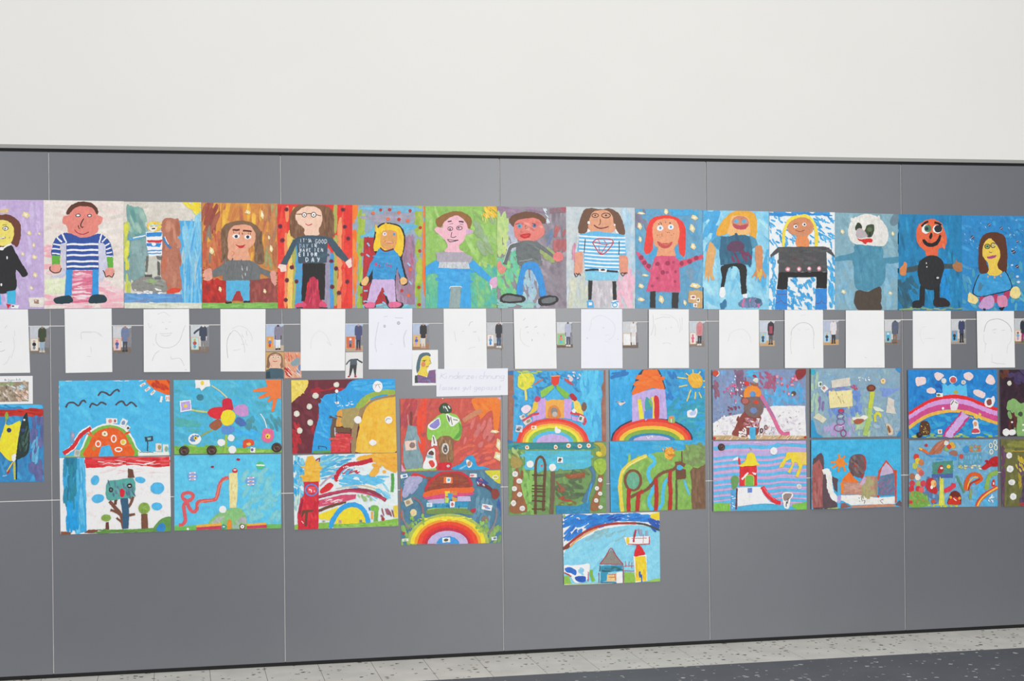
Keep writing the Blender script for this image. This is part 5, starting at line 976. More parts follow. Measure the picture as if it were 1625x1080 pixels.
a.g('glued_bead', .0008).e('a81c34', 872, 144, 24, 15).g('glued_bead', .0008).e('a01c38', 556, 234, 20, 14).end()

a = paint('painting of a burgundy bank, blue water and a yellow field with white discs', 450, 590, 7.716, [92, 100, 1362, 82, 1385, 985, 108, 1000])
a.g('painted_background').f('6a2432').w_('6c2634 7a2838 5e202c 74303c', 50, (100, 100, 460, 990), 160, 60, 60, 40).w_('b82430 c42c34 a82030', 22, (110, 640, 200, 990), 130, 40, 80).w_('b02030 a01c2c', 12, (380, 180, 880, 260), 110, 30, -20).w_('ae2232', 12, (340, 480, 440, 980), 120, 26, 95)
a.g('painted_sun').b('ead060', 95, 100, 280, 95, 300, 150, 250, 240, 170, 310, 110, 365, 95, 380).w_('f0da74 e4c650', 10, (110, 110, 260, 270), 90, 30, 40)
a.g('painted_water').b('2a9cdc', 880, 95, 1362, 82, 1370, 300, 1000, 460, 700, 560, 600, 700, 570, 960, 370, 990, 350, 960, 380, 740, 430, 560, 440, 420, 500, 285, 620, 260, 740, 210).w_('34a8e4 2492d4 48b0e6', 50, (440, 300, 900, 900), 130, 30, 50, 40).w_('34a8e4 4ab4e8', 24, (850, 110, 1350, 220), 130, 30, -10).w_('d8ecf4', 12, (660, 350, 880, 420), 30, 10, 0)
a.g('painted_field').b('f0b838', 1375, 300, 1200, 330, 1080, 370, 1010, 440, 960, 560, 920, 720, 890, 860, 880, 975, 1390, 960).w_('f4c24c ecb02c f2ba3c', 40, (940, 400, 1375, 970), 190, 60, 95)
a.b('96b048', 880, 430, 950, 330, 1050, 260, 1200, 220, 1360, 220, 1365, 270, 1200, 280, 1060, 330, 960, 450).b('9c8058', 920, 470, 980, 420, 1080, 340, 1200, 300, 1365, 275, 1370, 300, 1200, 325, 1080, 370, 1010, 440, 950, 560, 900, 720, 880, 980, 830, 980, 830, 760, 850, 640)
a.g('painted_face_rock').b('a8945c', 705, 470, 760, 445, 920, 440, 915, 520, 860, 640, 840, 690, 740, 680, 700, 600).b('dc9c40', 650, 500, 705, 455, 720, 530, 700, 600, 720, 660, 640, 665, 640, 600, 660, 570).w_('5c4438', 8, (570, 530, 700, 560), 60, 12, 0).p('6a5244', 600, 560, 650, 560, 640, 680, 620, 850, 575, 850, 575, 690)
a.p('6c4c34', 640, 680, 820, 680, 825, 745, 640, 740).p('d43a40', 630, 745, 820, 755, 815, 985, 575, 985, 580, 850, 630, 840).w_('dc4850 c42c34 e05c50', 24, (600, 770, 810, 970), 100, 30, 0).p('d8d8d8', 625, 680, 634, 680, 634, 780, 625, 780)
a.g('painted_grass').p('5c9c50', 370, 965, 575, 958, 580, 988, 360, 992).g('painted_bench').s('2c4450', 9, 428, 905, 430, 945).s('2c4450', 9, 430, 905, 520, 920, 522, 945).s('2c3c44', 7, 648, 240, 650, 370)
a.dots('glued_disc', 'dad6c8', 36, .0012, 647, 155, 390, 290, 315, 422, 160, 510, 325, 618, 197, 715, inner='e2dfd2').dots('glued_disc', 'ece9e4', 22, .0012, 650, 234)
a.g('glued_paper_ball', .0015).e('f2f0f0', 1152, 178, 62, 70).s('8a7a70', 5, 1120, 190, 1150, 150, 1180, 200).s('8a7a70', 5, 1110, 160, 1190, 150).g('glued_paper_ball', .0012).e('f2f2f2', 908, 584, 46).g('glued_paper_ball', .0012).e('f2f2f2', 1285, 586, 46).s('8a8a90', 7, 1250, 600, 1270, 570, 1310, 575).g('glued_shell', .001).b('f0f0f0', 1045, 860, 1080, 825, 1135, 850, 1130, 885, 1085, 900, 1060, 885).g('glued_shell', .0008).p('f2f2f2', 620, 365, 680, 360, 675, 390, 640, 392).e('d84840', 650, 375, 8)
a.end()

a = paint('colourful painting of a red tower with a yellow roof and rollercoaster tracks', 450, 705, 7.447, [112, 128, 1340, 98, 1355, 960, 128, 1006])
a.g('painted_background').f('dfeaec').w_('2c9cd6 3aa8dc 58b8e2 8cd0e0', 46, (120, 140, 240, 640), 120, 40, 70, 40).w_('4cb0de 6cc0e4 9cd4d0 40a4d8', 60, (430, 130, 800, 400), 150, 30, -20).w_('58b8e4 6cc2e6', 46, (700, 360, 1180, 500), 150, 34, 0).w_('6cc2e6 98d4ea', 18, (1000, 480, 1250, 640), 120, 24, 40).w_('cfe4d8 8cc0c8', 12, (130, 600, 220, 900), 130, 26, 85)
a.w_('f2ecd8 e4ead8', 16, (850, 480, 1100, 540), 120, 26, 10)
a.g('painted_sun').b('eeac34', 860, 180, 900, 140, 1010, 120, 1340, 98, 1342, 320, 1240, 300, 1130, 230, 1050, 200, 950, 190).w_('f2b444 e8a22c', 20, (1040, 120, 1330, 280), 120, 40, 20).g('painted_sun').b('eeae40', 1010, 360, 1060, 280, 1110, 260, 1130, 310, 1080, 375).g('painted_sun').e('eeae40', 1190, 320, 22, 20)
a.g('painted_track').s('c01c34', 50, 640, 430, 620, 380, 680, 290, 780, 235, 900, 220, 1050, 180).s('f0ecec', 12, 640, 420, 760, 280, 940, 260).w_('f0eaea', 14, (700, 250, 950, 290), 30, 9, 60).w_('c02c40', 12, (700, 290, 940, 340), 50, 14, -15).s('b8a0b4', 20, 430, 490, 520, 400, 620, 340).b('d8282c', 430, 540, 470, 500, 540, 450, 590, 480, 540, 540, 440, 580)
a.g('painted_track').s('8c3048', 40, 410, 620, 560, 580, 740, 545, 900, 535, 1050, 560, 1210, 660).s('c4385c', 24, 420, 610, 700, 550, 960, 570, 1200, 650).s('c8c0b8', 14, 620, 520, 900, 480, 1080, 520).g('painted_track').p('d04c6c', 415, 660, 700, 590, 860, 590, 850, 640, 640, 690, 420, 735).w_('f0dce0 e07c94', 14, (450, 640, 700, 700), 70, 14, -15).g('painted_track').p('70442c', 415, 765, 560, 705, 740, 672, 735, 690, 560, 745, 415, 800)
a.g('painted_hill').b('f4d62c', 415, 830, 560, 770, 640, 740, 620, 800, 560, 890, 480, 880, 430, 880).b('f4d62c', 600, 920, 680, 800, 800, 730, 900, 750, 960, 850, 970, 930, 800, 945)
a.g('painted_arch').s('2f9fe0', 56, 545, 985, 590, 880, 680, 760, 800, 710, 910, 740, 980, 840, 1005, 960)
a.g('painted_grass').p('86bb48', 415, 925, 540, 920, 530, 990, 415, 995).p('86bb48', 590, 940, 980, 930, 1350, 870, 1352, 958, 590, 985).w_('94c858 74ac3c', 20, (620, 930, 1340, 960), 90, 24, 0).p('e6cc40', 1300, 720, 1345, 715, 1350, 860, 1300, 860).p('86b84c', 130, 950, 170, 940, 180, 1000, 128, 1005)
a.g('painted_tree').s('74b04c', 50, 1095, 770, 1090, 910).b('7cb850', 1010, 750, 1060, 715, 1120, 730, 1120, 780, 1040, 780).g('painted_trunk').s('3c70c0', 14, 1020, 780, 1010, 740).g('painted_trunk').s('e8a83c', 22, 1045, 790, 1048, 880).g('painted_hedge').s('52a044', 34, 1285, 340, 1290, 450, 1280, 560)
a.g('painted_specks').w_('98b878 a8c090', 12, (880, 600, 1060, 660), 44, 26, 30, 60).w_('9c5868 8c4c60', 7, (1160, 740, 1300, 850), 90, 20, 60)
a.g('painted_tower').p('eeb63c', 285, 140, 345, 132, 375, 180, 425, 210, 428, 440, 220, 435, 250, 340, 255, 220).w_('f2be4c e6a82c', 18, (240, 220, 415, 420), 110, 34, 5).p('d0243a', 240, 440, 415, 435, 412, 1000, 170, 1002, 165, 820, 200, 640, 240, 600).w_('dc2c34 c01c34 e03840', 34, (200, 620, 405, 990), 110, 36, 80).p('98203c', 170, 800, 220, 640, 235, 650, 200, 830).p('6c4030', 220, 775, 350, 765, 345, 795, 285, 800, 275, 965, 245, 965, 255, 800, 205, 870).ring('5c84c8', 330, 535, 72, 66, 18).p('e8505c', 280, 500, 380, 495, 385, 570, 285, 572).w_('f4e4e6', 6, (300, 510, 370, 560), 26, 10, 60).s('f2eeee', 8, 210, 900, 235, 930)
a.g('painted_flag').s('8c2c50', 14, 378, 190, 425, 160, 420, 200)
a.pic('glued_picture', 475, 908, 40, 34, 'c8ccb4', '8c9888'); a.pic('glued_picture', 668, 908, 34, 40, 'c8a898', 'a88c9c'); a.pic('glued_picture', 910, 905, 34, 34, '98a08c', '70745c'); a.g('glued_bead', .0008).e('a83038', 1175, 880, 20)
a.end()

a = paint('red painting of a green mushroom tree house with butterflies and a grey bottle', 625, 620, 8.0, [78, 98, 1355, 82, 1352, 992, 95, 1022], gap=.006)
a.g('painted_background').f('c95448').w_('cc5a4c c04a48 d66450 b84c50 c9605a', 90, (90, 100, 1350, 980), 200, 50, 130, 40).w_('e8452c ec5034', 26, (310, 120, 400, 780), 190, 50, 88).w_('b8444c b04850', 20, (90, 110, 300, 420), 160, 46, 110).w_('d6706a c8706c', 20, (880, 400, 1250, 680), 160, 46, 110).w_('dd5a48 e06850', 24, (780, 600, 1340, 960), 160, 46, 160)
a.g('painted_sun').b('ee7a26', 1020, 90, 1355, 82, 1350, 280, 1320, 500, 1270, 480, 1240, 250, 1100, 360, 1090, 330, 1000, 180).w_('f08630 e86c20', 16, (1040, 100, 1340, 230), 120, 40, 30).s('c88460', 60, 880, 380, 1000, 300, 1110, 250)
a.g('painted_bottle').p('7f9ca4', 180, 430, 290, 450, 300, 600, 310, 700, 370, 850, 360, 970, 150, 995, 120, 900, 118, 700, 150, 560).w_('8ba8b0 748f98', 20, (140, 480, 330, 960), 120, 40, 75).s('7a3c34', 30, 218, 265, 220, 350, 218, 440).s('c48c84', 12, 175, 300, 185, 430)
a.pic('glued_picture', 212, 690, 140, 120, 'e8c8b8', '8a7470', rot=-6)
a.g('painted_grass').p('9cc05c', 140, 995, 360, 975, 530, 970, 540, 1005, 130, 1018)
a.g('painted_mushroom').b('8a6444', 555, 610, 640, 575, 750, 590, 755, 760, 745, 900, 600, 920, 575, 760).w_('9c744c 7a5438 b08a5c', 22, (580, 610, 740, 890), 110, 30, 85).p('cf2030', 560, 920, 640, 900, 730, 910, 740, 1000, 560, 1005).e('e4dce8', 690, 952, 20, 16).s('2c2048', 6, 680, 950, 700, 955)
a.b('8cc452', 430, 440, 520, 350, 600, 290, 700, 280, 800, 310, 855, 420, 855, 540, 820, 630, 740, 600, 700, 570, 600, 575, 540, 620, 430, 610).b('5aa03c', 820, 400, 858, 440, 850, 560, 800, 610, 760, 600, 830, 500).b('2c4a30', 575, 230, 600, 170, 650, 150, 710, 190, 735, 250, 690, 285, 600, 278).w_('e4e8e0 182418', 8, (600, 180, 710, 270), 60, 16, 60)
a.g('glued_butterfly', .0006).b('f0ece8', 430, 435, 500, 380, 570, 340, 592, 430, 530, 490, 460, 490).b('8c84c8', 450, 445, 510, 390, 565, 355, 578, 430, 520, 478)
a.g('glued_butterfly', .0006).b('efece4', 660, 290, 740, 320, 830, 360, 810, 400, 740, 450, 700, 420).b('5c5450', 670, 305, 710, 350, 700, 400).s('5c5450', 10, 720, 330, 740, 430).s('6c645c', 10, 750, 360, 810, 375)
a.g('glued_butterfly', .0006).b('e8e4e0', 475, 700, 490, 560, 530, 600, 550, 690, 510, 690).s('5c5450', 14, 500, 580, 515, 670)
a.g('glued_shell', .0008).e('d8d4cc', 652, 730, 46, 72).e('5c4c44', 652, 735, 28, 52).w_('b8b0a8', 6, (635, 690, 670, 780), 30, 10, 70)
a.g('painted_tent').b('f0ece8', 370, 980, 400, 860, 440, 760, 490, 725, 520, 740, 525, 850, 545, 940, 500, 980).b('5c3c3c', 435, 800, 470, 755, 505, 780, 500, 815).b('8cb4bc', 420, 810, 500, 830, 500, 850, 420, 845).b('d8443c', 440, 900, 490, 880, 520, 940, 480, 970)
a.g('painted_whale').b('2b9ad0', 735, 995, 850, 920, 920, 840, 990, 815, 1030, 860, 1060, 950, 1130, 955, 1195, 992).b('f0ece8', 920, 875, 960, 880, 995, 920, 960, 975, 930, 950).e('b88c78', 955, 922, 26, 36, 20).s('7cc0e0', 20, 830, 990, 920, 945)
a.g('painted_corner').b('d8a0c8', 1310, 82, 1355, 82, 1352, 115).g('painted_corner').b('e0a0c0', 95, 930, 130, 990, 150, 1018, 95, 1022)
a.flakes(1280, 515, 60, 22, 1330, 680, 36, 80, 1325, 830, 60, 60)
a.g('glued_pin', .001).e('f0f0f0', 618, 95, 8).end()

a = paint('blue-grey painting of a red hut above a large rainbow', 625, 740, 8.0, [82, 75, 1350, 45, 1365, 965, 92, 1000])
a.g('painted_background').f('4d7d96').w_('50829c 46748c 5a8aa0 4a7c98', 80, (90, 60, 1355, 700), 180, 60, 100, 40).w_('6f9bb0 5c8ca8', 16, (980, 420, 1200, 760), 150, 50, 100).w_('84a858 74984c 8cb064', 24, (100, 720, 260, 990), 110, 40, 60).w_('84a858 74984c 8cb064', 24, (1140, 780, 1360, 960), 110, 40, 100).w_('3c5ca0', 6, (1320, 400, 1360, 660), 130, 26, 88).w_('e0602c', 4, (88, 300, 100, 660), 160, 14, 90)
a.g('painted_sun').b('d2cc34', 1160, 50, 1350, 45, 1355, 210, 1290, 190, 1220, 130).g('painted_volcano').b('a8a8cc', 105, 370, 130, 250, 210, 130, 340, 120, 360, 180, 240, 290, 160, 390).w_('b4b4d4 9c9cc4', 14, (140, 150, 330, 330), 120, 30, 130).b('d03438', 210, 120, 260, 80, 330, 95, 400, 120, 390, 150, 320, 120)
a.g('painted_rainbow')
for c, rx, ry in (('a9bb5c', 520, 385), ('f2d834', 476, 350), ('f0a02c', 425, 312), ('e84a28', 385, 285), ('e2302c', 330, 240), ('c02c44', 290, 205), ('c0b4da', 255, 165), ('3f98d8', 145, 98)):
    l = []
    for i in range(25):
        t = math.pi * (1 + i / 24); l += [685 + rx * math.cos(t), 980 + ry * math.sin(t)]
    a.p(c, *l)
a.w_('f6de48', 12, (300, 640, 1000, 680), 90, 20, 0)
a.g('painted_grass').b('748f4c', 420, 600, 430, 545, 600, 515, 900, 530, 1000, 610, 800, 590, 600, 600).s('a8c860', 12, 425, 545, 600, 522, 800, 520, 935, 525)
a.g('painted_hut').p('2f90b8', 400, 460, 640, 440, 960, 435, 935, 520, 420, 528).w_('1f6c9c 48a8c8', 20, (430, 450, 930, 515), 50, 24, 85).p('b8b4d8', 420, 430, 560, 400, 640, 405, 640, 465, 470, 470).p('c0b8dc', 805, 375, 970, 375, 975, 438, 805, 440).b('d44a78', 375, 350, 640, 330, 990, 320, 990, 360, 800, 380, 640, 400, 500, 415, 400, 410)
a.b('e86428', 375, 340, 480, 270, 700, 260, 985, 255, 995, 325, 800, 335, 600, 345, 400, 385).b('93402c', 390, 320, 420, 240, 500, 140, 600, 80, 740, 65, 860, 85, 950, 160, 995, 250, 900, 265, 700, 270, 500, 295).w_('a04830 843828 9c5034', 30, (450, 120, 950, 250), 130, 34, -5).s('c42c38', 34, 400, 290, 460, 190, 580, 95, 720, 65, 860, 85, 950, 150, 990, 240)
a.p('e87838', 630, 130, 745, 130, 745, 210, 632, 212).p('e8ece8', 662, 135, 725, 138, 720, 205, 668, 205).e('6cb0c0', 695, 168, 18).p('e4c838', 645, 310, 710, 310, 708, 370, 650, 375).p('d88040', 725, 305, 800, 305, 800, 360, 730, 362).p('3c9cd0', 680, 340, 740, 335, 745, 410, 690, 420).p('bcd060', 645, 380, 700, 400, 690, 460, 645, 455).p('e0a040', 740, 380, 800, 400, 800, 440, 740, 445)
a.pic('glued_picture', 742, 478, 60, 76, 'efeaec', 'c8646c'); a.pic('glued_picture', 450, 485, 70, 50, 'dce8ec', 'a8c4cc'); a.pic('glued_picture', 128, 120, 90, 50, 'e8ecf2', '5080b8', rot=-12); a.pic('glued_picture', 1008, 112, 90, 46, 'f0e4e4', 'c87c80'); a.pic('glued_picture', 665, 930, 100, 60, 'f2f0ec', '5c5444', rot=-4); a.pic('glued_picture', 1272, 910, 70, 44, 'e4e8ec', '707c94', rot=-6); a.pic('glued_picture', 185, 450, 100, 80, 'd8ccb0', 'b09878', rot=-25); a.pic('glued_picture', 1180, 515, 130, 70, 'eceaec', 'c08c94', '7c94c8', rot=10); a.pic('glued_picture', 145, 930, 80, 34, 'e4e8dc', 'a8bc90', rot=-6)
a.g('painted_dragon').s('6c2c3c', 46, 1060, 220, 1150, 240, 1230, 290, 1290, 370).b('3c4c90', 1040, 190, 1080, 130, 1180, 190, 1190, 220, 1080, 210).w_('b82c44 d8d0dc', 9, (1050, 150, 1150, 240), 40, 16, 40).b('8c3c30', 1240, 300, 1300, 280, 1340, 340, 1310, 400, 1250, 400)
a.g('painted_vine').s('8a6a74', 30, 240, 390, 330, 450, 370, 560, 360, 640).s('8a8088', 26, 110, 560, 120, 660, 170, 760, 215, 780).g('painted_vine').s('8a8088', 26, 1300, 520, 1300, 640, 1250, 780, 1190, 850).e('8a7468', 1155, 668, 46, 44)
a.g('glued_button', .0008).e('e4cf9c', 248, 582, 42, 46).g('glued_ring', .0006).ring('f2ece4', 1286, 134, 34, 22, 12)
a.g('painted_specks').w_('7cac50 94c060', 16, (210, 600, 380, 740), 50, 30, 40, 60).w_('7cac50 94c060', 16, (1050, 670, 1190, 830), 50, 30, 40, 60).g('painted_bird').b('b8303c', 970, 550, 1035, 525, 1030, 580, 990, 580).g('painted_bird').e('c03038', 122, 845, 20, 18).end()
a = paint('painting of a green-roofed house standing on a rainbow beside a yellow tree', 800, 580, 8.306, [55, 65, 1335, 58, 1345, 1000, 52, 1015], gap=.005)
a.g('painted_background').f('9a6a5a').w_('9c6c5c a0705e 8f6254', 16, (55, 80, 130, 1000), 170, 50, 90).w_('9c6654 94604e a8705c', 16, (1300, 80, 1340, 1000), 170, 60, 90)
a.p('3fa8dc', 125, 70, 480, 66, 1000, 62, 1310, 62, 1310, 200, 1280, 280, 1300, 380, 1278, 480, 1285, 990, 110, 1000, 120, 800, 130, 500).w_('48b0e2 2f94cc 2a86c0 3fa0d6 56b8e4', 70, (140, 90, 520, 920), 150, 40, 70, 60).w_('2580b8 2a8cc6 3c9cd0 2a7cb0', 40, (420, 75, 980, 330), 120, 30, 40, 60).w_('52c0ea 5cc6ee 4cb8e6', 50, (1000, 80, 1270, 980), 260, 60, 88, 8).p('2c6ca0', 55, 68, 120, 66, 118, 120, 58, 125).p('2c70b4', 52, 980, 100, 985, 120, 1012, 52, 1015).w_('dcd0d8', 12, (830, 85, 1010, 170), 36, 18, 30, 60).w_('a8c060', 8, (140, 70, 480, 95), 90, 24, 0)
a.g('painted_tree').b('e0d838', 180, 200, 190, 130, 280, 100, 370, 110, 400, 190, 360, 260, 300, 310, 250, 320, 180, 270).w_('b8cc4c ece458 d4cc2c', 14, (200, 130, 370, 280), 80, 26, 60, 60).s('e0d468', 28, 275, 310, 285, 380, 290, 455)
a.g('painted_rainbow')
for c, rx, ry in (('e6392c', 475, 320), ('f0603c', 430, 280), ('f2b638', 400, 250), ('f4dc40', 360, 225), ('8cbc48', 325, 190), ('54b8e0', 270, 150), ('c4a8dc', 215, 110)):
    l = []
    for i in range(25):
        t = math.pi * (1 + i / 24); l += [640 + rx * math.cos(t), 1010 + ry * math.sin(t)]
    a.p(c, *l)
a.g('painted_house').p('c8a0dc', 440, 440, 545, 420, 545, 680, 430, 720).p('c8a0dc', 790, 435, 890, 440, 880, 700, 785, 690).p('eca848', 545, 440, 660, 440, 790, 450, 785, 690, 545, 690).p('45b0e2', 545, 420, 660, 300, 790, 430, 700, 450, 640, 440, 560, 465).b('d8843c', 580, 680, 590, 560, 660, 520, 720, 560, 740, 680).e('8c8480', 660, 600, 46, 50).e('b8b4ac', 665, 640, 36, 34)
a.p('8cc048', 475, 330, 640, 245, 655, 290, 555, 385, 490, 425).p('7cb840', 690, 250, 860, 370, 840, 430, 790, 425, 690, 310).p('e23420', 620, 135, 735, 130, 715, 240, 665, 270, 625, 230).p('f0a040', 618, 130, 736, 125, 734, 142, 622, 148)
a.g('painted_tower').b('e4c040', 390, 480, 440, 470, 430, 580, 340, 640, 300, 650, 360, 580).b('c83c64', 395, 440, 430, 400, 480, 420, 460, 470, 420, 480).g('painted_tower').b('ecd058', 890, 470, 960, 460, 1010, 520, 1040, 640, 960, 620).b('b41c2c', 860, 390, 900, 365, 960, 430, 930, 470, 890, 440).b('45b0e2', 885, 480, 915, 480, 915, 560, 890, 560)
a.g('painted_slide').s('d03c50', 30, 460, 630, 380, 645, 300, 690, 240, 720).p('c8a0dc', 370, 660, 460, 640, 455, 690, 380, 740).g('painted_slide').s('d03c50', 34, 870, 620, 980, 640, 1050, 680, 1070, 740, 1040, 775).p('c8a0dc', 880, 660, 1000, 680, 1020, 740, 900, 720)
a.g('painted_cloud').b('ecd8e4', 225, 560, 290, 515, 350, 540, 340, 590, 280, 630, 230, 600).g('painted_bird').s('c86a50', 18, 395, 250, 450, 210, 510, 180).g('painted_kite').b('c84848', 790, 160, 850, 190, 920, 250, 860, 240, 800, 190).e('d8d0d8', 880, 175, 28, 34)
a.g('painted_animal').e('7c5848', 1052, 540, 36, 60)
a.pic('glued_picture', 195, 830, 90, 90, 'd0d4dc', '8c94a0', '5c6470', rot=5); a.pic('glued_picture', 392, 812, 70, 46, 'f2e8dc', 'd88830'); a.pic('glued_picture', 240, 675, 70, 56, 'd8d4d0', '98887c', rot=-25); a.pic('glued_picture', 310, 735, 110, 60, 'dccfc4', 'a08c78', rot=-35); a.pic('glued_picture', 1015, 698, 66, 80, 'e4dccc', '607058', rot=20)
a.g('glued_rabbit', .0006).b('ecebee', 670, 800, 695, 810, 710, 830, 745, 840, 740, 880, 680, 888, 665, 850).g('glued_picture', .0006).b('e8ece8', 890, 590, 920, 560, 945, 590, 930, 620, 900, 615)
a.end()

a = paint('green painting of a ladder, a pond and brown trees with white discs', 800, 690, 8.306, [50, 105, 1345, 92, 1345, 1020, 62, 1060])
a.g('painted_background').f('6f9556').w_('78a05c 688e50 80a864 72945a', 90, (60, 180, 1340, 1030), 160, 60, 80, 50).p('2c8488', 52, 106, 1180, 95, 1170, 185, 55, 185).w_('2f8a90 38989c 267a80', 26, (70, 115, 1150, 175), 200, 34, 0).w_('a8c07c 98b86c', 14, (70, 200, 260, 440), 120, 40, 80).w_('84b858 8cc060', 30, (210, 470, 400, 1000), 160, 50, 88).w_('586e4c 64744c 4f6848', 30, (700, 480, 1100, 820), 150, 50, 30, 50)
a.g('painted_water').p('4fb8d4', 275, 205, 1140, 200, 1145, 410, 1040, 445, 780, 460, 730, 440, 700, 470, 275, 455).w_('56c0dc 48aecc 5cb4b8', 26, (290, 215, 1130, 430), 190, 46, 0).g('painted_pond').p('2f88b4', 680, 925, 960, 935, 1130, 860, 1130, 1030, 685, 1042).w_('3494c0 287ca4', 12, (700, 950, 1100, 1025), 150, 26, -5)
a.g('painted_ladder').s('66442c', 34, 410, 1040, 415, 700, 415, 400, 440, 310, 480, 285, 520, 320, 540, 420, 525, 700, 515, 1000)
for y in (525, 665, 705, 742, 798, 865, 972): a.s('5a3a26', 18, 365, y, 545, y + 6)
a.g('painted_window').b('4cb4cc', 430, 440, 440, 360, 470, 335, 505, 380, 515, 450, 470, 490, 432, 490).e('d84c38', 492, 404, 14, 16)
a.g('painted_tree').b('98603c', 150, 440, 190, 460, 215, 620, 250, 800, 300, 1000, 80, 1010, 105, 800, 120, 600).w_('a86c48 8c5636', 18, (130, 520, 260, 980), 130, 36, 85).b('a8944c', 80, 350, 110, 260, 150, 250, 220, 330, 240, 380, 180, 430, 100, 420).w_('6a8a44', 5, (110, 230, 230, 300), 90, 20, 40)
a.g('painted_tree').b('98643c', 1250, 520, 1300, 520, 1290, 700, 1260, 820, 1240, 980, 1140, 990, 1150, 880, 1200, 760, 1230, 640).b('9cbc40', 1175, 380, 1220, 320, 1300, 310, 1342, 360, 1340, 450, 1290, 520, 1220, 500).w_('a8c84c 8cac34', 12, (1200, 340, 1320, 480), 60, 26, 50).g('painted_trunk').s('6e5a48', 56, 640, 480, 640, 700, 620, 1040)
a.g('painted_moon').b('b8a838', 1180, 110, 1280, 100, 1340, 160, 1330, 270, 1240, 285, 1205, 240, 1270, 210, 1240, 140).b('dccc38', 1205, 230, 1250, 215, 1290, 250, 1250, 280)
a.g('painted_slide').s('4a7894', 50, 1130, 420, 1180, 500, 1170, 600, 1120, 720, 1040, 880).s('3c9ce0', 20, 1150, 640, 1120, 760, 1090, 900)
a.g('painted_play_house').p('94502c', 800, 520, 1060, 490, 1060, 560, 860, 575, 800, 545).w_('a0603c', 8, (830, 510, 1050, 550), 90, 18, -8).p('a84838', 710, 830, 780, 800, 800, 840, 870, 850, 920, 875, 800, 870).w_('8cb040 7c6040', 8, (720, 880, 940, 920), 80, 24, 0).w_('9c5c40', 8, (700, 620, 780, 820), 90, 22, 60)
a.dots('glued_disc', 'efece6', 44, .001, 340, 382, 635, 425).dots('glued_shell', 'e6e4e0', 36, .001, 142, 512, 198, 605, 132, 706, 202, 780, 122, 895, 238, 965, inner='d2cfc8').dots('glued_disc', 'e9e7e3', 27, .001, 1262, 590, 1220, 700, 1262, 770, 1210, 860, 1268, 948, inner='cfccc6')
a.dots('painted_lamp', 'efe6d4', 28, .0004, 300, 162, 678, 158, 846, 140, 994, 144, 1112, 138, inner='e07838')
a.pic('glued_picture', 735, 328, 76, 76, 'eceae8', '3c3430', '6c6058').end()

a = paint('painting of an orange-roofed lilac tower on a rainbow under a sun', 958, 575, 8.306, [75, 95, 1330, 85, 1338, 1015, 88, 1030], lift=(.006, 0))
a.g('painted_background').f('2fa2dc').w_('34a8e2 2898d4 40b0e6', 60, (90, 110, 480, 980), 200, 60, 85, 15).w_('2f8fc8 2a84c0 2e90c4 3aa0d0', 50, (820, 100, 1330, 480), 150, 50, 60, 50).w_('2c9ab4 35a4bc 2a90b0 44acc0', 60, (850, 480, 1330, 1000), 170, 50, -20, 40).w_('2474b8', 10, (100, 110, 300, 200), 120, 40, -20).w_('2878c0', 10, (820, 150, 960, 480), 110, 40, 60)
a.g('painted_rainbow')
for c, rx, ry in (('28384c', 540, 310), ('e2332a', 520, 290), ('ee5a2c', 480, 250), ('f2c236', 430, 195), ('7cac44', 370, 150), ('2c84b4', 310, 100), ('bfb0dc', 245, 70)):
    l = []
    for i in range(25):
        t = math.pi * (1 + i / 24); l += [635 + rx * math.cos(t), 1028 + ry * math.sin(t)]
    a.p(c, *l)
a.g('painted_tower').p('bda8dc', 370, 430, 500, 380, 700, 340, 810, 350, 835, 745, 700, 735, 520, 745, 372, 785).w_('c4b0e2 b49ed4', 14, (390, 440, 820, 720), 150, 40, 88).p('e8dc34', 445, 485, 490, 480, 530, 740, 470, 745).b('3c9ca0', 540, 560, 555, 460, 590, 470, 640, 540, 630, 640, 560, 650).p('4a8cd0', 535, 640, 640, 610, 645, 735, 530, 742).s('ecd43c', 26, 640, 450, 660, 560, 655, 735).b('d02830', 660, 450, 690, 430, 730, 500, 725, 740, 670, 735, 665, 560).w_('7cb848', 4, (590, 470, 630, 580), 70, 24, 80)
a.g('painted_roof').b('28384c', 355, 400, 500, 100, 715, 90, 815, 345, 800, 355, 500, 200).p('ee6e20', 370, 395, 440, 280, 525, 95, 705, 90, 760, 210, 805, 345, 760, 350, 640, 335, 500, 385, 375, 430).w_('f27a2c e6621a', 20, (430, 150, 750, 340), 140, 40, 0)
a.g('painted_sun').b('e8b034', 1105, 210, 1150, 150, 1220, 140, 1290, 190, 1300, 280, 1240, 335, 1160, 320).w_('eebc48 dca028', 12, (1130, 170, 1280, 310), 70, 24, 50)
a.g('painted_sun_rays')
for l in ((1080, 140, 1120, 170), (1172, 95, 1175, 145), (1275, 115, 1240, 160), (965, 195, 1095, 212), (990, 320, 1100, 295), (1145, 360, 1095, 510), (1208, 390, 1200, 480), (1255, 390, 1285, 465), (1310, 240, 1338, 245), (1310, 325, 1338, 320)): a.s('e4cc64', 17, *l)
a.g('glued_bird', .0005).b('ecd4cc', 145, 505, 200, 515, 218, 530, 270, 510, 285, 522, 220, 570, 190, 535).s('3c3430', 8, 155, 512, 205, 525).s('3c3430', 8, 230, 525, 272, 518)
a.g('glued_bird', .0005).b('efecf2', 1100, 640, 1150, 620, 1180, 650, 1215, 600, 1232, 650, 1200, 720, 1110, 720, 1095, 700).b('b8c4e4', 1130, 660, 1205, 625, 1210, 680, 1150, 700)
a.g('glued_flower', .0005).b('8cb45c', 850, 780, 860, 710, 930, 710, 930, 790).e('e88060', 888, 725, 32, 20).s('f4f0ee', 10, 888, 740, 890, 790).g('glued_letter', .0005).s('f2f0f0', 10, 565, 970, 585, 1000, 600, 975).s('f2f0f0', 10, 625, 975, 640, 962, 645, 990)
a.end()

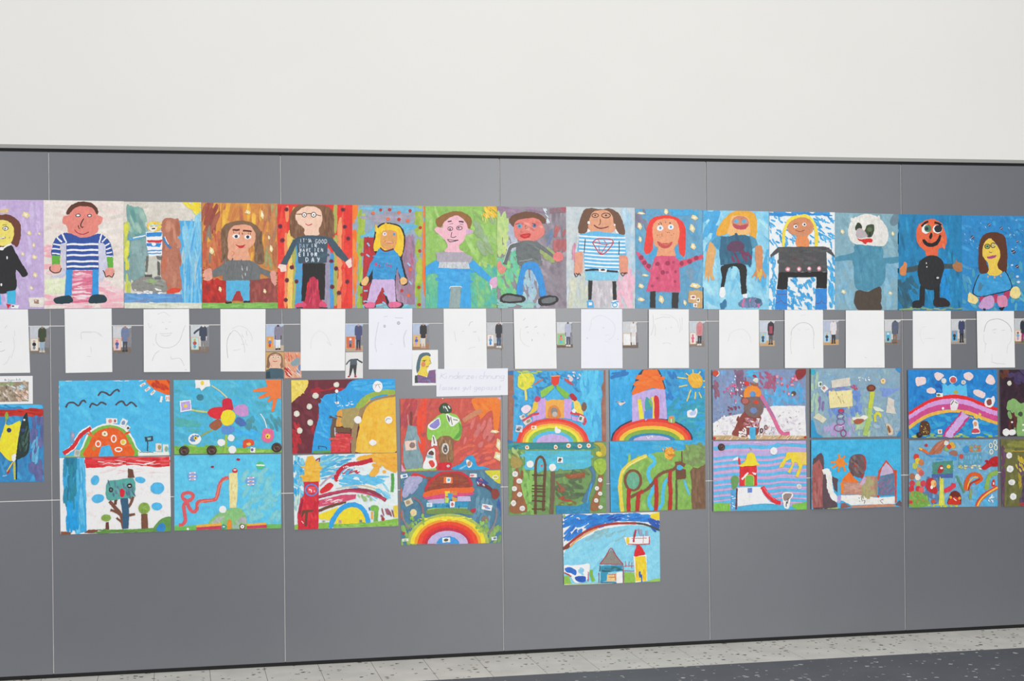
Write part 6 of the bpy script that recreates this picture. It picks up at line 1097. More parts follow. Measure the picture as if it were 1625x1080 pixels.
a = paint('painting of a rollercoaster on red posts over a green hill with a big tree', 958, 690, 8.306, [80, 85, 1335, 60, 1342, 970, 92, 1015], lift=(.006, 0))
a.g('painted_background').f('2fa4d8').w_('34a8dc 2a96c4 3cb0e2 2f9ec8', 60, (95, 100, 600, 980), 190, 50, 30, 50).w_('4cb4dc 40a8d4', 24, (600, 75, 1330, 220), 170, 50, 0)
a.g('painted_hill').b('84b452', 240, 1010, 215, 700, 240, 520, 350, 380, 560, 275, 700, 225, 850, 220, 1000, 200, 1340, 250, 1345, 985, 700, 1000).w_('8cbc5a 7aa84a 90c060 80a858', 70, (280, 300, 1140, 960), 170, 50, 70, 50).s('e4d04c', 50, 245, 1012, 225, 820, 215, 650, 245, 490, 330, 390, 450, 320, 570, 270).s('f0e8a0', 10, 240, 500, 340, 395, 560, 280)
a.g('painted_stream').s('4fbce4', 50, 590, 255, 650, 300, 665, 370, 600, 440, 590, 540, 640, 660, 640, 740, 600, 830, 600, 920, 650, 990).g('painted_stream').s('4fbce4', 44, 860, 560, 800, 640, 780, 780, 770, 900, 710, 990).g('painted_stream').s('5cb8e0', 30, 1060, 590, 1090, 690, 1130, 790)
a.g('painted_tree').p('7a5a42', 1135, 480, 1180, 420, 1240, 440, 1340, 370, 1345, 970, 1165, 975, 1150, 800, 1160, 640).w_('86644a 6e503a', 24, (1170, 480, 1330, 960), 170, 36, 88).b('7c9a56', 1030, 300, 1080, 170, 1160, 120, 1280, 140, 1342, 150, 1342, 370, 1220, 410, 1080, 370).w_('86a860 728c4e 7a8a58', 24, (1080, 150, 1330, 370), 120, 50, 50, 60)
a.g('painted_track').ring('7c4c36', 385, 595, 105, 130, 34).e('64ac8c', 385, 600, 84, 112).w_('749c88 6cb494', 9, (330, 520, 430, 680), 90, 30, 80).s('7c4c36', 40, 350, 820, 440, 770, 560, 720, 640, 640, 700, 550, 790, 490, 920, 450, 960, 400).s('7c4c36', 50, 940, 380, 1000, 370, 1070, 400).p('6e4632', 950, 440, 1080, 450, 1085, 570, 950, 590).e('46b0e0', 998, 428, 40, 34)
for l in ((330, 1010, 325, 850, 335, 700), (440, 1005, 450, 860, 465, 770, 515, 740), (685, 1000, 695, 800, 685, 570), (868, 995, 880, 760, 868, 600, 878, 470)): a.g('painted_post').s('b42a24', 52, *l)
a.g('painted_post').s('5e5a3c', 26, 955, 590, 960, 800, 955, 990).g('painted_post').s('6c4c34', 16, 1028, 360, 1030, 210)
a.g('painted_sun').b('eca430', 800, 220, 830, 170, 880, 160, 925, 200, 920, 270, 880, 320, 830, 310, 800, 270).w_('f0cc58 c86820', 18, (780, 150, 940, 320), 70, 12, 60, 90).end()

a = paint('painting of a house and a red and yellow tower under a dark blue sky arch', 883, 805, 8.306, [82, 88, 1358, 58, 1368, 972, 100, 1022], gap=.007)
a.g('painted_background').f('eef2f4').b('86cfe8', 100, 620, 200, 500, 400, 380, 700, 270, 1000, 230, 1250, 260, 1365, 310, 1368, 960, 600, 1000, 100, 1010).w_('8cd4ec 7cc8e4 94d8ee', 50, (150, 480, 1350, 960), 220, 60, 150, 30, .03).w_('88b8c4 90c0c8', 14, (350, 300, 900, 420), 150, 36, -25)
a.w_('1f7cd0 2a8cdc 2468bc 3494e0 1d72c8', 80, (110, 100, 700, 260), 170, 40, -15, 20).w_('2468bc 2a84d8', 20, (130, 260, 330, 400), 130, 40, -50).w_('2a86d8 1f74cc 3494e0', 40, (650, 80, 1220, 170), 170, 36, -5).w_('2254ac 2a5cb4', 16, (1230, 170, 1360, 280), 110, 34, 40).w_('2258b0', 10, (690, 110, 860, 170), 110, 24, -15)
a.g('painted_sun').p('f2d028', 1240, 85, 1358, 58, 1358, 160, 1290, 155, 1235, 125)
a.g('painted_arch').s('e8a458', 20, 180, 520, 260, 430, 400, 340, 540, 270).s('a8342c', 30, 90, 540, 160, 480, 260, 395, 400, 305, 560, 245, 740, 212, 900, 205, 1050, 205).s('42484c', 26, 1050, 205, 1160, 220, 1260, 255, 1360, 298).b('7c3c28', 85, 560, 100, 510, 160, 480, 175, 520, 120, 550)
a.g('painted_ground').p('8cbc4c', 95, 905, 160, 890, 195, 1000, 100, 1018).g('painted_ground').p('8cbc4c', 890, 850, 1030, 860, 1040, 985, 895, 1000).g('painted_ground').p('94c05c', 1190, 970, 1300, 935, 1365, 930, 1366, 975, 1200, 990).s('c8d098', 12, 110, 1012, 400, 1005, 850, 1000)
a.g('painted_house').p('8c8880', 570, 740, 720, 550, 865, 745).s('b43448', 12, 570, 745, 650, 640, 720, 535, 790, 640, 880, 748).s('b43448', 10, 580, 742, 880, 748).p('2f92b4', 590, 765, 865, 760, 860, 830, 680, 850, 660, 960, 580, 985).w_('2c6c74 3c84a0 245c6c', 14, (620, 780, 850, 840), 110, 22, -5).p('f0f0f0', 790, 850, 870, 845, 870, 995, 790, 995).p('e8c88c', 668, 880, 785, 870, 785, 965, 660, 970).s('d04838', 9, 685, 880, 780, 878).s('d04838', 9, 690, 915, 780, 915).s('d04838', 9, 770, 880, 775, 960).s('2c5c94', 12, 580, 990, 700, 985, 790, 990).s('a83c4c', 9, 560, 860, 558, 995).s('a83c4c', 9, 875, 740, 885, 995).s('3c4c4c', 12, 575, 760, 570, 840)
a.g('painted_fence').s('c85060', 9, 890, 772, 1030, 766).s('c85060', 9, 890, 830, 1040, 834).s('c85060', 8, 910, 705, 912, 780).s('c85060', 8, 955, 705, 955, 780).s('c85060', 8, 995, 720, 992, 800)
a.g('painted_tower').p('f4f2ee', 1010, 640, 1185, 620, 1195, 965, 1040, 985).p('f2cc2c', 1030, 640, 1172, 635, 1188, 780, 1185, 965, 1040, 970, 1045, 800).w_('f6d840 eabc20', 16, (1050, 660, 1170, 940), 110, 30, 85).b('d8242c', 1025, 640, 1035, 560, 1075, 490, 1120, 520, 1165, 610, 1110, 630).s('2c5cb8', 24, 1095, 840, 1100, 920).s('2c5cb8', 16, 1120, 880, 1125, 980)
a.g('painted_platform').p('f2f2f2', 890, 390, 1235, 370, 1230, 480, 920, 495).s('c03844', 12, 940, 480, 1080, 484, 1230, 475).s('c83848', 14, 1060, 484, 1050, 545).s('b42c40', 24, 1045, 290, 1020, 400, 1015, 455).s('c85068', 8, 990, 405, 1190, 400).s('9c94b0', 22, 1075, 280, 1095, 340).s('94a4bc', 34, 1110, 290, 1115, 370).s('94a4bc', 30, 1185, 300, 1190, 375).s('c06080', 8, 1145, 350, 1140, 470).b('eccc34', 920, 400, 950, 390, 955, 465, 922, 475).s('c04858', 14, 1222, 380, 1220, 470)
a.g('painted_bush').b('f2f4f6', 100, 760, 200, 760, 330, 750, 430, 740, 430, 850, 390, 960, 250, 990, 180, 900, 100, 850).b('2c6cc8', 110, 800, 180, 785, 260, 830, 250, 890, 180, 860, 130, 850).b('2458b4', 240, 920, 300, 900, 380, 910, 380, 970, 310, 985, 260, 960).w_('8cc8e4', 6, (280, 800, 380, 880), 70, 40, 45).s('b83444', 16, 105, 855, 195, 905).g('painted_bush').s('7cb444', 42, 455, 820, 460, 890, 490, 970).s('b83c50', 10, 418, 845, 416, 970)
a.g('painted_corner').e('8cac50', 100, 112, 14, 22).end()

a = paint('painting of a bear-like climbing tower with a pink slide in snow', 1122, 575, 8.306, [70, 100, 1300, 85, 1310, 1010, 78, 1020], lift=(.010, 0))
a.g('painted_background').f('7f93b8').w_('7c9cc8 8894b4 6fa0d0 8a8cb0 7c90b4', 90, (75, 100, 1300, 620), 150, 50, 60, 60).w_('54a8dc 60b0e0 4ca4d8', 36, (760, 330, 1290, 560), 150, 46, 60, 60).w_('7c5c78 84607c', 20, (380, 110, 510, 420), 130, 40, 80).w_('a85878 a0607c b05070', 24, (690, 130, 900, 360), 90, 34, 50, 60).w_('7c5468 945c70', 12, (80, 250, 150, 450), 100, 34, 80).w_('4cb4e0 50b0dc', 10, (540, 100, 680, 200), 90, 36, 0)
a.p('e9e6e8', 78, 800, 200, 720, 420, 680, 760, 600, 860, 570, 1290, 570, 1308, 1005, 80, 1010).w_('f0eef0 e0dce2 d4ccd8', 60, (90, 720, 1300, 960), 100, 34, 30, 60).w_('8c7888 705c6c a894a4', 60, (100, 640, 1300, 940), 30, 7, 50, 90)
a.p('c9a87c', 78, 960, 540, 955, 1305, 965, 1308, 1010, 80, 1020).w_('c85c4c b8904c d8c8a8 98903c e8dcd4', 50, (90, 965, 1300, 1010), 60, 14, -40)
a.g('painted_tower').b('8c4038', 480, 660, 520, 640, 700, 700, 690, 800, 640, 960, 340, 960, 370, 850, 430, 720).w_('9c4c40 7c3830', 18, (400, 720, 640, 940), 110, 36, 100).b('7a6460', 500, 540, 560, 460, 690, 460, 740, 550, 730, 660, 660, 720, 540, 700, 490, 620).e('6c84b4', 610, 630, 46, 42).b('8c4c40', 445, 510, 470, 450, 540, 470, 560, 530, 500, 560).e('b4645c', 500, 505, 42, 36).b('ec8c2c', 480, 430, 500, 340, 580, 300, 660, 320, 710, 390, 690, 450, 600, 440, 500, 460).e('5c90c8', 600, 415, 40, 38).e('d8402c', 645, 520, 32, 26).b('e03430', 485, 270, 520, 245, 555, 270, 530, 310).b('cfd4cc', 600, 240, 630, 200, 670, 215, 660, 265).b('a4283c', 595, 170, 630, 160, 655, 195, 620, 195).b('a45a38', 560, 255, 620, 275, 670, 270, 665, 310, 600, 305)
a.w_('e8e0e0 cc6c78 b8b0c4 8c3c48', 36, (490, 730, 690, 850), 50, 22, 40, 80).p('48acd8', 555, 850, 635, 850, 635, 1012, 555, 1012).w_('efece8', 12, (390, 820, 550, 980), 60, 26, 40, 60).w_('c86c64 d8d0d4 a09cb8', 20, (660, 850, 900, 960), 50, 12, 100, 40)
a.g('painted_slide').s('d66890', 46, 705, 430, 750, 510, 810, 610, 860, 700, 910, 810, 950, 890, 1000, 935, 1085, 930).s('8c7cb4', 12, 720, 470, 800, 590, 890, 730)
a.g('glued_balloon', .0006).b('8c2c2c', 1165, 150, 1180, 95, 1300, 88, 1290, 160, 1220, 225, 1180, 215).g('glued_disc', .0006).e('c8442c', 108, 140, 40, 40).s('f0e4dc', 10, 145, 110, 155, 150, 120, 185)
a.g('painted_corner').e('c0382c', 92, 998, 20, 22).g('painted_corner').e('b83428', 1290, 985, 18, 18)
for x, y in ((712, 895), (772, 855)): a.g('glued_button', .0008).e('3c2420' if x < 750 else '84605c', x, y, 24, 34).e('c8b0b0', x, y, 9, 18)
a.g('glued_bird', .0006).e('5c4838', 1140, 405, 30, 30).e('d8ccc4', 1120, 425, 14)
a.g('painted_specks').w_('d86c98 e07ca4 c44c74', 14, (220, 300, 380, 520), 40, 30, 60, 60).w_('cc4c70 e4a0b4', 14, (900, 130, 1180, 420), 50, 36, 40, 60).w_('8c3c54', 12, (280, 580, 430, 680), 40, 22, 60).w_('f0e8ec', 16, (300, 180, 480, 560), 24, 14, 70).end()

a = paint('pink and blue striped painting of a red tower with a yellow roof and slide', 1122, 690, 8.306, [80, 80, 1305, 72, 1312, 980, 82, 1005], lift=(.010, 0))
a.g('painted_background').f('b9a9d8')
for i, y in enumerate((150, 285, 355, 430, 515, 600, 665, 740, 810, 870)):
    n = 30 if i else 46
    a.s('5cb8e4', n + 6, 85, y + 30, 300, y + 5, 520, y, 800, y + 8 - i, 1000, y - 30 + i * 2, 1150, y - 10, 1312, y - (10 if i < 7 else 0))
    a.s('d8a8cc', 16, 85, y + 70, 300, y + 50, 560, y + 44, 800, y + 48, 1000, y + 14, 1310, y + 26)
a.w_('c4aed6 cfb4d4', 10, (100, 95, 1290, 105), 160, 20, 0)
a.g('painted_ground').p('7cc04c', 82, 900, 200, 890, 300, 920, 305, 1000, 84, 1004).p('7cc04c', 1120, 910, 1310, 880, 1312, 980, 1120, 985).w_('8ccc5c 70b440', 14, (95, 905, 290, 990), 80, 30, 80).b('4cb0d8', 395, 950, 500, 930, 700, 895, 850, 905, 1000, 920, 1110, 940, 1110, 990, 400, 1000)
a.g('painted_wall').p('f0edee', 395, 690, 705, 680, 740, 780, 830, 880, 900, 905, 700, 900, 500, 925, 400, 940)
a.g('painted_tower').p('dc2a30', 430, 405, 650, 395, 660, 665, 425, 672).w_('e4343a cc2028', 22, (440, 420, 645, 650), 90, 34, 60).s('dc2a30', 28, 415, 300, 430, 385).p('76b848', 505, 540, 540, 532, 605, 540, 612, 665, 500, 668).s('d8d060', 8, 500, 660, 510, 540, 605, 538, 614, 660).s('f2f0f0', 22, 455, 585, 540, 495).p('f2e8ec', 590, 490, 650, 500, 640, 525, 610, 520).p('6884c8', 532, 698, 590, 692, 592, 755, 535, 762)
a.g('painted_roof').b('f6d630', 425, 410, 500, 340, 530, 250, 580, 230, 625, 260, 650, 340, 690, 385, 640, 400, 540, 405).s('a89c88', 10, 580, 200, 560, 155)
a.g('painted_flag').p('f0eef0', 345, 310, 405, 280, 405, 325, 335, 335)
a.g('painted_slide').s('dc2c38', 56, 725, 680, 780, 770, 850, 840, 920, 885, 968, 890).s('ec6c78', 12, 740, 690, 800, 770, 890, 850)
a.g('painted_sun').p('f2d23c', 1050, 225, 1310, 225, 1310, 390, 1260, 385, 1230, 480, 1200, 560, 1160, 540, 1210, 420, 1180, 360, 1150, 350, 1120, 440, 1090, 505, 1060, 485, 1120, 380, 1100, 310, 1040, 340, 1000, 420, 945, 430, 970, 370, 1030, 290).p('f0cc64', 1180, 230, 1310, 228, 1310, 380, 1240, 370)
a.g('painted_tree').b('6c9c58', 320, 640, 320, 560, 370, 530, 415, 570, 400, 660, 340, 720).p('52a4d8', 315, 720, 385, 710, 380, 990, 312, 995).w_('e8eef2', 7, (325, 770, 370, 980), 34, 12, 20).s('6c3428', 22, 392, 700, 385, 850, 380, 980)
a.g('glued_elephant', .0008).b('f0ece8', 985, 780, 1040, 750, 1120, 765, 1130, 800, 1095, 850, 1075, 960, 1020, 960, 1000, 890).b('968480', 1005, 790, 1050, 765, 1115, 775, 1090, 830, 1050, 860, 1010, 860).s('4c4444', 12, 1045, 870, 1040, 945).s('4c4444', 10, 1065, 830, 1055, 900)
a.g('glued_disc', .001).e('f0f0f2', 876, 208, 46, 50).e('e0e0e0', 870, 215, 12).g('glued_disc', .001).e('dcdadc', 1210, 675, 34, 34).e('c4c0c4', 1212, 678, 20).end()

a = paint('pale blue collage with gold foil, beige paper scraps and a coiled spring', 1278, 575, 8.306, [72, 80, 1248, 75, 1252, 970, 75, 990], lift=(.012, 0))
a.g('painted_background').f('8aa9bc').w_('8cacbe 84a6c0 94b4b8 88a0b8 7ca4c0', 90, (80, 85, 1245, 960), 170, 50, 60, 70).w_('6c90d0 7898d4 6488cc', 36, (300, 340, 720, 720), 150, 46, 60, 50).w_('7c98d4', 10, (1020, 340, 1210, 430), 120, 50, 0).w_('a8a4cc b09ccc', 22, (250, 760, 640, 960), 110, 40, 80).w_('a4c4b0 b4cc98', 26, (620, 640, 860, 950), 120, 40, 80, 50).w_('9cb4c4 8cacb8', 24, (880, 600, 1240, 950), 120, 50, 40, 60).w_('a4c0ac', 14, (80, 180, 160, 700), 150, 36, 95).w_('8870a8', 8, (180, 420, 240, 640), 110, 26, 100).w_('8484c0', 8, (320, 300, 640, 380), 120, 30, -5)
a.b('2c94c4', 75, 760, 110, 780, 150, 920, 230, 985, 75, 992).e('36aabf', 100, 122, 34, 40).b('2c8cd0', 1185, 80, 1248, 78, 1245, 135).b('2c88c0', 1200, 960, 1250, 900, 1252, 972)
a.g('beige_paper', .0006).p('d6cfc2', 340, 235, 580, 195, 595, 305, 345, 335).g('beige_paper', .0006).p('d2ccc2', 1085, 455, 1170, 490, 1165, 570, 1195, 675, 1058, 660).g('beige_paper', .0006).p('d8d4ba', 100, 720, 170, 665, 280, 740, 230, 800)
a.g('gold_foil', .0008).p('eadba0', 302, 385, 610, 360, 622, 575, 320, 600).w_('f6ecc4 fbf6e2 d8bc5c e8cc6c c8a848', 46, (320, 385, 600, 580), 60, 30, 70, 60).w_('8c7c50', 7, (340, 390, 600, 560), 50, 6, 70)
a.g('painted_spring').ring('84486c', 470, 640, 34, 28, 14).ring('6c6498', 460, 710, 44, 34, 14).ring('7c70a8', 462, 780, 52, 40, 14).ring('a05488', 440, 860, 60, 44, 14).ring('8c4c7c', 500, 930, 34, 44, 14).e('c83c50', 470, 632, 30, 18).s('f0e8f0', 7, 430, 850, 500, 830).s('f0e8f0', 7, 430, 720, 500, 700)
a.g('painted_plant').s('c4cc48', 60, 880, 380, 870, 480, 850, 600).s('a8c468', 60, 850, 600, 830, 760, 780, 960).b('d8e0d0', 890, 580, 960, 590, 1030, 638, 940, 640, 900, 610).s('d4d03c', 34, 920, 780, 915, 700, 950, 665, 985, 690, 980, 720)
a.g('wooden_button', .002).e('6c3420', 864, 335, 56, 46).e('8c4c30', 864, 335, 36, 28)
a.g('glued_squirrel', .0008).b('d8c4ac', 1058, 820, 1090, 800, 1150, 870, 1148, 945, 1085, 948, 1080, 880).b('8c5c3c', 1075, 830, 1110, 860, 1120, 920, 1095, 930).g('glued_shell', .0008).b('eae4dc', 615, 720, 700, 720, 770, 690, 820, 720, 770, 760, 700, 760, 630, 760).b('a85c40', 630, 770, 690, 740, 770, 750, 720, 805, 660, 805)
a.pic('glued_picture', 248, 342, 76, 76, 'e8e4e2', 'a8847c', rot=45); a.pic('glued_picture', 190, 285, 50, 70, 'e0e8e0', '50705c'); a.g('glued_flower', .0006).e('ecd0a0', 1020, 245, 34, 36).e('c88c3c', 1020, 240, 12)
a.g('painted_specks').w_('c04460', 4, (600, 290, 680, 350), 50, 22, 50).w_('e8eef2', 10, (700, 170, 930, 240), 30, 16, 60).end()

a = paint('sky blue painting of brown towers joined by a long white slide', 1278, 685, 8.306, [78, 105, 1255, 90, 1268, 985, 82, 1020], lift=(.012, 0))
a.g('painted_background').f('3cb0de').w_('40b4e2 38a8d6 46b8e4', 50, (85, 110, 1260, 600), 240, 70, 10, 40, .03)
a.g('painted_tower').b('5c4850', 95, 420, 130, 340, 190, 280, 225, 300, 245, 420, 240, 1000, 100, 1000).p('a85c58', 95, 440, 180, 360, 225, 460, 240, 985, 90, 1000).w_('b4686c 98504c a47068', 22, (110, 440, 225, 970), 170, 30, 90).b('5c4850', 235, 570, 280, 600, 310, 760, 380, 870, 420, 1000, 240, 1005).p('5c4850', 340, 580, 430, 620, 425, 800, 380, 760)
a.g('painted_slide').s('ebe9e4', 74, 230, 530, 290, 520, 315, 620, 325, 740, 370, 850, 430, 900).p('ebe9e4', 460, 835, 700, 830, 930, 865, 1180, 850, 1180, 945, 900, 955, 600, 965, 500, 910, 440, 900).s('4a4a48', 8, 705, 860, 715, 920).s('4a4a48', 8, 735, 850, 750, 915).s('4a4a48', 8, 760, 905, 785, 905, 775, 945).s('4a4a48', 7, 1025, 890, 985, 905, 1025, 945)
a.g('painted_body').b('e8762c', 590, 520, 640, 600, 700, 660, 620, 690, 540, 660, 480, 640).p('c08878', 470, 660, 560, 655, 700, 700, 720, 650, 800, 580, 930, 580, 925, 860, 860, 850, 700, 825, 480, 825).w_('c49488 b8806c cc9c88', 24, (490, 680, 720, 815), 120, 40, 0).w_('a8a070 b0a878', 20, (740, 640, 910, 840), 140, 40, 80).p('e8802c', 465, 655, 510, 670, 500, 820, 468, 815).s('c8a8c8', 44, 790, 600, 740, 700)
a.g('painted_head').b('6c5458', 570, 440, 590, 340, 660, 295, 750, 300, 795, 360, 795, 480, 740, 590, 690, 600, 610, 550, 575, 490).w_('78605e 5e484e 86706c', 20, (600, 330, 780, 550), 110, 40, 60).s('b03c34', 22, 760, 310, 790, 390, 785, 500).s('b43c34', 20, 640, 430, 680, 460).s('a83830', 30, 760, 560, 735, 610)
a.g('painted_hut').p('c84c38', 945, 640, 960, 520, 1065, 365, 1165, 500, 1205, 500, 1200, 930, 1180, 930, 1170, 560, 1060, 420, 985, 540, 975, 640).p('c4b0cc', 985, 575, 1005, 480, 1065, 400, 1145, 490, 1160, 540, 1060, 570).p('5c7a98', 980, 590, 1060, 565, 1165, 540, 1170, 830, 960, 840, 960, 720).w_('78688c 6c84a4 84708c', 18, (985, 600, 1155, 820), 120, 40, 130).p('a08878', 915, 600, 950, 590, 950, 850, 925, 850)
a.g('painted_post').s('5cb4e0', 34, 440, 660, 438, 800, 438, 1005).p('b8a4d8', 420, 840, 470, 835, 460, 930, 425, 930)
a.g('painted_ground').p('8c5c58', 470, 940, 520, 935, 600, 990, 460, 1005).p('c48468', 600, 975, 900, 955, 1180, 950, 1180, 985, 600, 1000).p('a8c860', 280, 1010, 430, 990, 430, 1012).p('6c5458', 1180, 960, 1240, 900, 1268, 930, 1268, 985)
a.g('painted_sun').b('f0872c', 400, 385, 430, 350, 490, 350, 520, 400, 510, 450, 450, 460, 410, 430)
for l in ((450, 360, 440, 290), (490, 355, 520, 315), (515, 410, 550, 428), (500, 445, 525, 520), (445, 455, 430, 525), (415, 435, 350, 475), (405, 395, 330, 398)): a.s('f0872c', 24, *l)
a.g('painted_dot').e('d04038', 960, 848, 16, 18).end()

a = paint('deep blue painting of pink clouds, a crown castle and a pink rainbow bridge', 1435, 580, 9.0, [52, 60, 1320, 52, 1332, 1020, 62, 1032], lift=(.010, 0))
a.g('painted_background').f('1f82cc').w_('2288d2 1b78c0 2c92d8 1a70b8', 90, (60, 65, 1320, 620), 150, 50, 80, 60).w_('2f98cc 3aa4d4 2a90c4', 50, (70, 700, 1325, 980), 160, 50, 10, 40).w_('1c5cb0', 10, (450, 250, 560, 400), 90, 40, 60).w_('7cb860 c8c878 94c070', 26, (70, 975, 1320, 1025), 90, 20, 0)
for l in ((160, 180, 220, 160, 300, 170, 300, 250, 220, 285, 175, 285), (430, 110, 490, 95, 565, 140, 520, 190, 480, 215, 435, 170), (850, 120, 920, 90, 980, 130, 970, 180, 925, 212, 860, 180), (1165, 190, 1215, 125, 1270, 160, 1295, 240, 1240, 272, 1170, 240), (315, 345, 370, 310, 440, 340, 440, 385, 380, 400, 325, 380), (990, 350, 1060, 345, 1150, 390, 1150, 440, 1110, 462, 1000, 410)): a.g('painted_cloud').b('f2d4d2', *l)
a.g('painted_castle').p('58bdea', 540, 265, 580, 250, 620, 290, 680, 250, 740, 295, 790, 260, 830, 290, 885, 260, 900, 450, 545, 445).e('b0a840', 735, 378, 34, 28)
a.g('painted_rainbow')
for c, o, w in (('e22c2c', 0, 60), ('d29cd8', 62, 76), ('cc4c8c', 135, 80), ('e8b44c', 200, 46)):
    a.s(c, w, 60, 690 + o, 180, 620 + o * .9, 330, 530 + o * .92, 480, 470 + o, 650, 445 + o, 800, 450 + o, 950, 490 + o * .96, 1120, 560 + o * .95, 1240, 605 + o * .95, 1335, 630 + o * .95)
a.w_('f0c858', 12, (880, 650, 1100, 780), 50, 24, 30)
a.g('painted_path').s('c43c80', 150, 870, 690, 800, 790, 720, 880, 640, 960, 620, 1025).s('cfaade', 100, 870, 690, 790, 790, 720, 880, 660, 950, 625, 1025)
a.g('painted_tree').b('58341f', 215, 900, 230, 810, 290, 785, 350, 820, 370, 920, 350, 985, 270, 990, 220, 950).w_('d8c468 a88840', 12, (240, 820, 350, 970), 24, 12, 50)
a.g('glued_shell', .0008).e('e8e4e4', 692, 198, 56, 54).e('c85858', 694, 205, 44, 44).g('glued_disc', .0008).e('dcdcd4', 560, 215, 36, 38).g('glued_disc', .0008).e('d8d4d0', 842, 236, 34, 32).e('b8a894', 842, 236, 14)
a.g('glued_house', .0006).b('eee2e6', 655, 530, 710, 480, 765, 540, 740, 630, 665, 630).s('5c6c54', 14, 660, 555, 705, 495).s('5c6c54', 14, 720, 515, 755, 540)
a.g('glued_squirrel', .0006).b('efe6e6', 1140, 520, 1170, 460, 1230, 460, 1270, 430, 1290, 500, 1240, 590, 1160, 580).b('8c4c48', 1170, 500, 1230, 475, 1240, 550, 1190, 565)
a.g('glued_figure', .0006).b('f0e4e2', 970, 800, 1010, 770, 1045, 800, 1060, 880, 1075, 960, 960, 965, 985, 880).e('d89c74', 1010, 830, 26, 34).b('cc4c58', 985, 900, 1040, 900, 1070, 950, 960, 955)
a.pic('glued_picture', 500, 418, 90, 56, 'e4ecdc', '607c54'); a.pic('glued_picture', 505, 940, 60, 64, 'f0ded8', 'b87c60'); a.g('glued_bead', .0006).e('eaeaf0', 548, 608, 18).end()

a = paint('busy light blue painting with red flowers, a picture window and an orange slide', 1435, 690, 9.0, [70, 75, 1335, 58, 1332, 1018, 66, 1035], lift=(.006, 0))
a.g('painted_background').f('6fa9cb').w_('74b0d0 689fc4 7cb4d4 60a0c8 88b8d0', 100, (75, 75, 1330, 1000), 150, 46, 60, 70).w_('5c7ca8 6484ac 5474a4', 36, (300, 620, 520, 960), 140, 46, 80, 40).w_('58b4e0 48a8dc', 40, (960, 620, 1330, 1000), 150, 46, 60, 60).w_('48a8e0 4090d0', 16, (350, 280, 750, 350), 120, 30, 10)
a.g('painted_roof').b('b46c50', 350, 270, 400, 180, 500, 90, 640, 62, 560, 180, 520, 250, 420, 275).w_('a05c44 c8846c', 12, (400, 100, 580, 260), 120, 18, 130).b('9c6c5c', 640, 240, 720, 215, 760, 260, 740, 300, 660, 280)
a.g('painted_picture').p('4c8c80', 400, 390, 690, 360, 695, 560, 410, 575).w_('54947c 4c8474', 12, (420, 400, 680, 540), 110, 36, 0).p('4c64a0', 390, 560, 695, 545, 690, 610, 400, 610).b('a83434', 470, 530, 500, 440, 540, 430, 560, 500, 520, 545).e('f0ece8', 530, 470, 22, 16).e('ecc83c', 630, 450, 28, 28)
for x, y, c in ((170, 310, 'd83c34'), (190, 370, 'd8c440'), (240, 390, 'c87c50'), (150, 440, 'b8c058'), (210, 500, 'c8906c'), (110, 590, 'a86c4c'), (190, 600, 'e8dcd0'), (240, 540, 'd0605c'), (110, 690, 'c83c48'), (200, 700, 'a4b060'), (265, 690, 'd04050'), (100, 770, 'd03038'), (200, 770, 'c8343c'), (240, 780, 'dc6060')): a.g('painted_flower').e(c, x, y, 40, 46)
a.g('painted_bush').b('74a848', 80, 830, 150, 800, 260, 830, 340, 920, 340, 1010, 80, 1020).w_('84b85c 649840 c86c50', 30, (90, 830, 330, 1000), 60, 16, 45, 60).w_('c0c848 a8c050', 14, (350, 985, 760, 1020), 70, 22, 0)
a.g('painted_fish').b('c02c30', 305, 700, 330, 630, 400, 610, 460, 680, 450, 720, 475, 800, 440, 840, 360, 810, 315, 760).b('e8c080', 385, 650, 440, 650, 455, 710, 420, 745, 385, 730).e('f2ece8', 388, 745, 18, 26).e('e89c3c', 438, 700, 18, 20)
a.g('painted_tower').p('d8d850', 500, 620, 555, 618, 560, 800, 575, 1000, 490, 1005, 500, 800).w_('e0e068 c8c83c', 10, (510, 640, 550, 980), 120, 22, 88).p('d83c50', 560, 770, 660, 720, 680, 680, 730, 690, 735, 740, 690, 770, 640, 810, 570, 825).g('painted_monster').b('702820', 640, 880, 670, 810, 740, 795, 800, 850, 810, 960, 790, 990, 620, 985).b('cc3424', 640, 920, 720, 880, 790, 930, 790, 985, 630, 985).e('e8a03c', 658, 888, 20, 22).e('e8a03c', 785, 900, 20, 22).s('f0ece8', 12, 700, 900, 740, 935)
a.g('painted_arch').s('d85c24', 52, 875, 790, 880, 680, 930, 580, 1010, 555, 1085, 590, 1080, 640, 1010, 690).s('ecb848', 18, 900, 780, 920, 680, 980, 610, 1050, 600).s('b83424', 26, 910, 790, 940, 700, 1020, 650, 1080, 625).b('8ca060', 930, 800, 960, 760, 960, 910, 920, 900)
a.g('painted_slide').s('d8442c', 60, 1030, 1015, 1080, 920, 1180, 830, 1330, 740).s('e8c050', 24, 1040, 1015, 1090, 920, 1190, 830, 1330, 745).s('8cb054', 60, 1170, 780, 1190, 640, 1240, 560, 1330, 530).b('c83428', 1240, 730, 1255, 640, 1280, 630, 1295, 700, 1280, 730).e('f0e8e0', 1272, 690, 10, 20)
a.g('painted_roof').b('bc2026', 1095, 465, 1180, 390, 1250, 320, 1335, 310, 1335, 440, 1230, 450, 1150, 495).w_('c82c30 a81820', 12, (1150, 370, 1320, 440), 70, 30, 30)
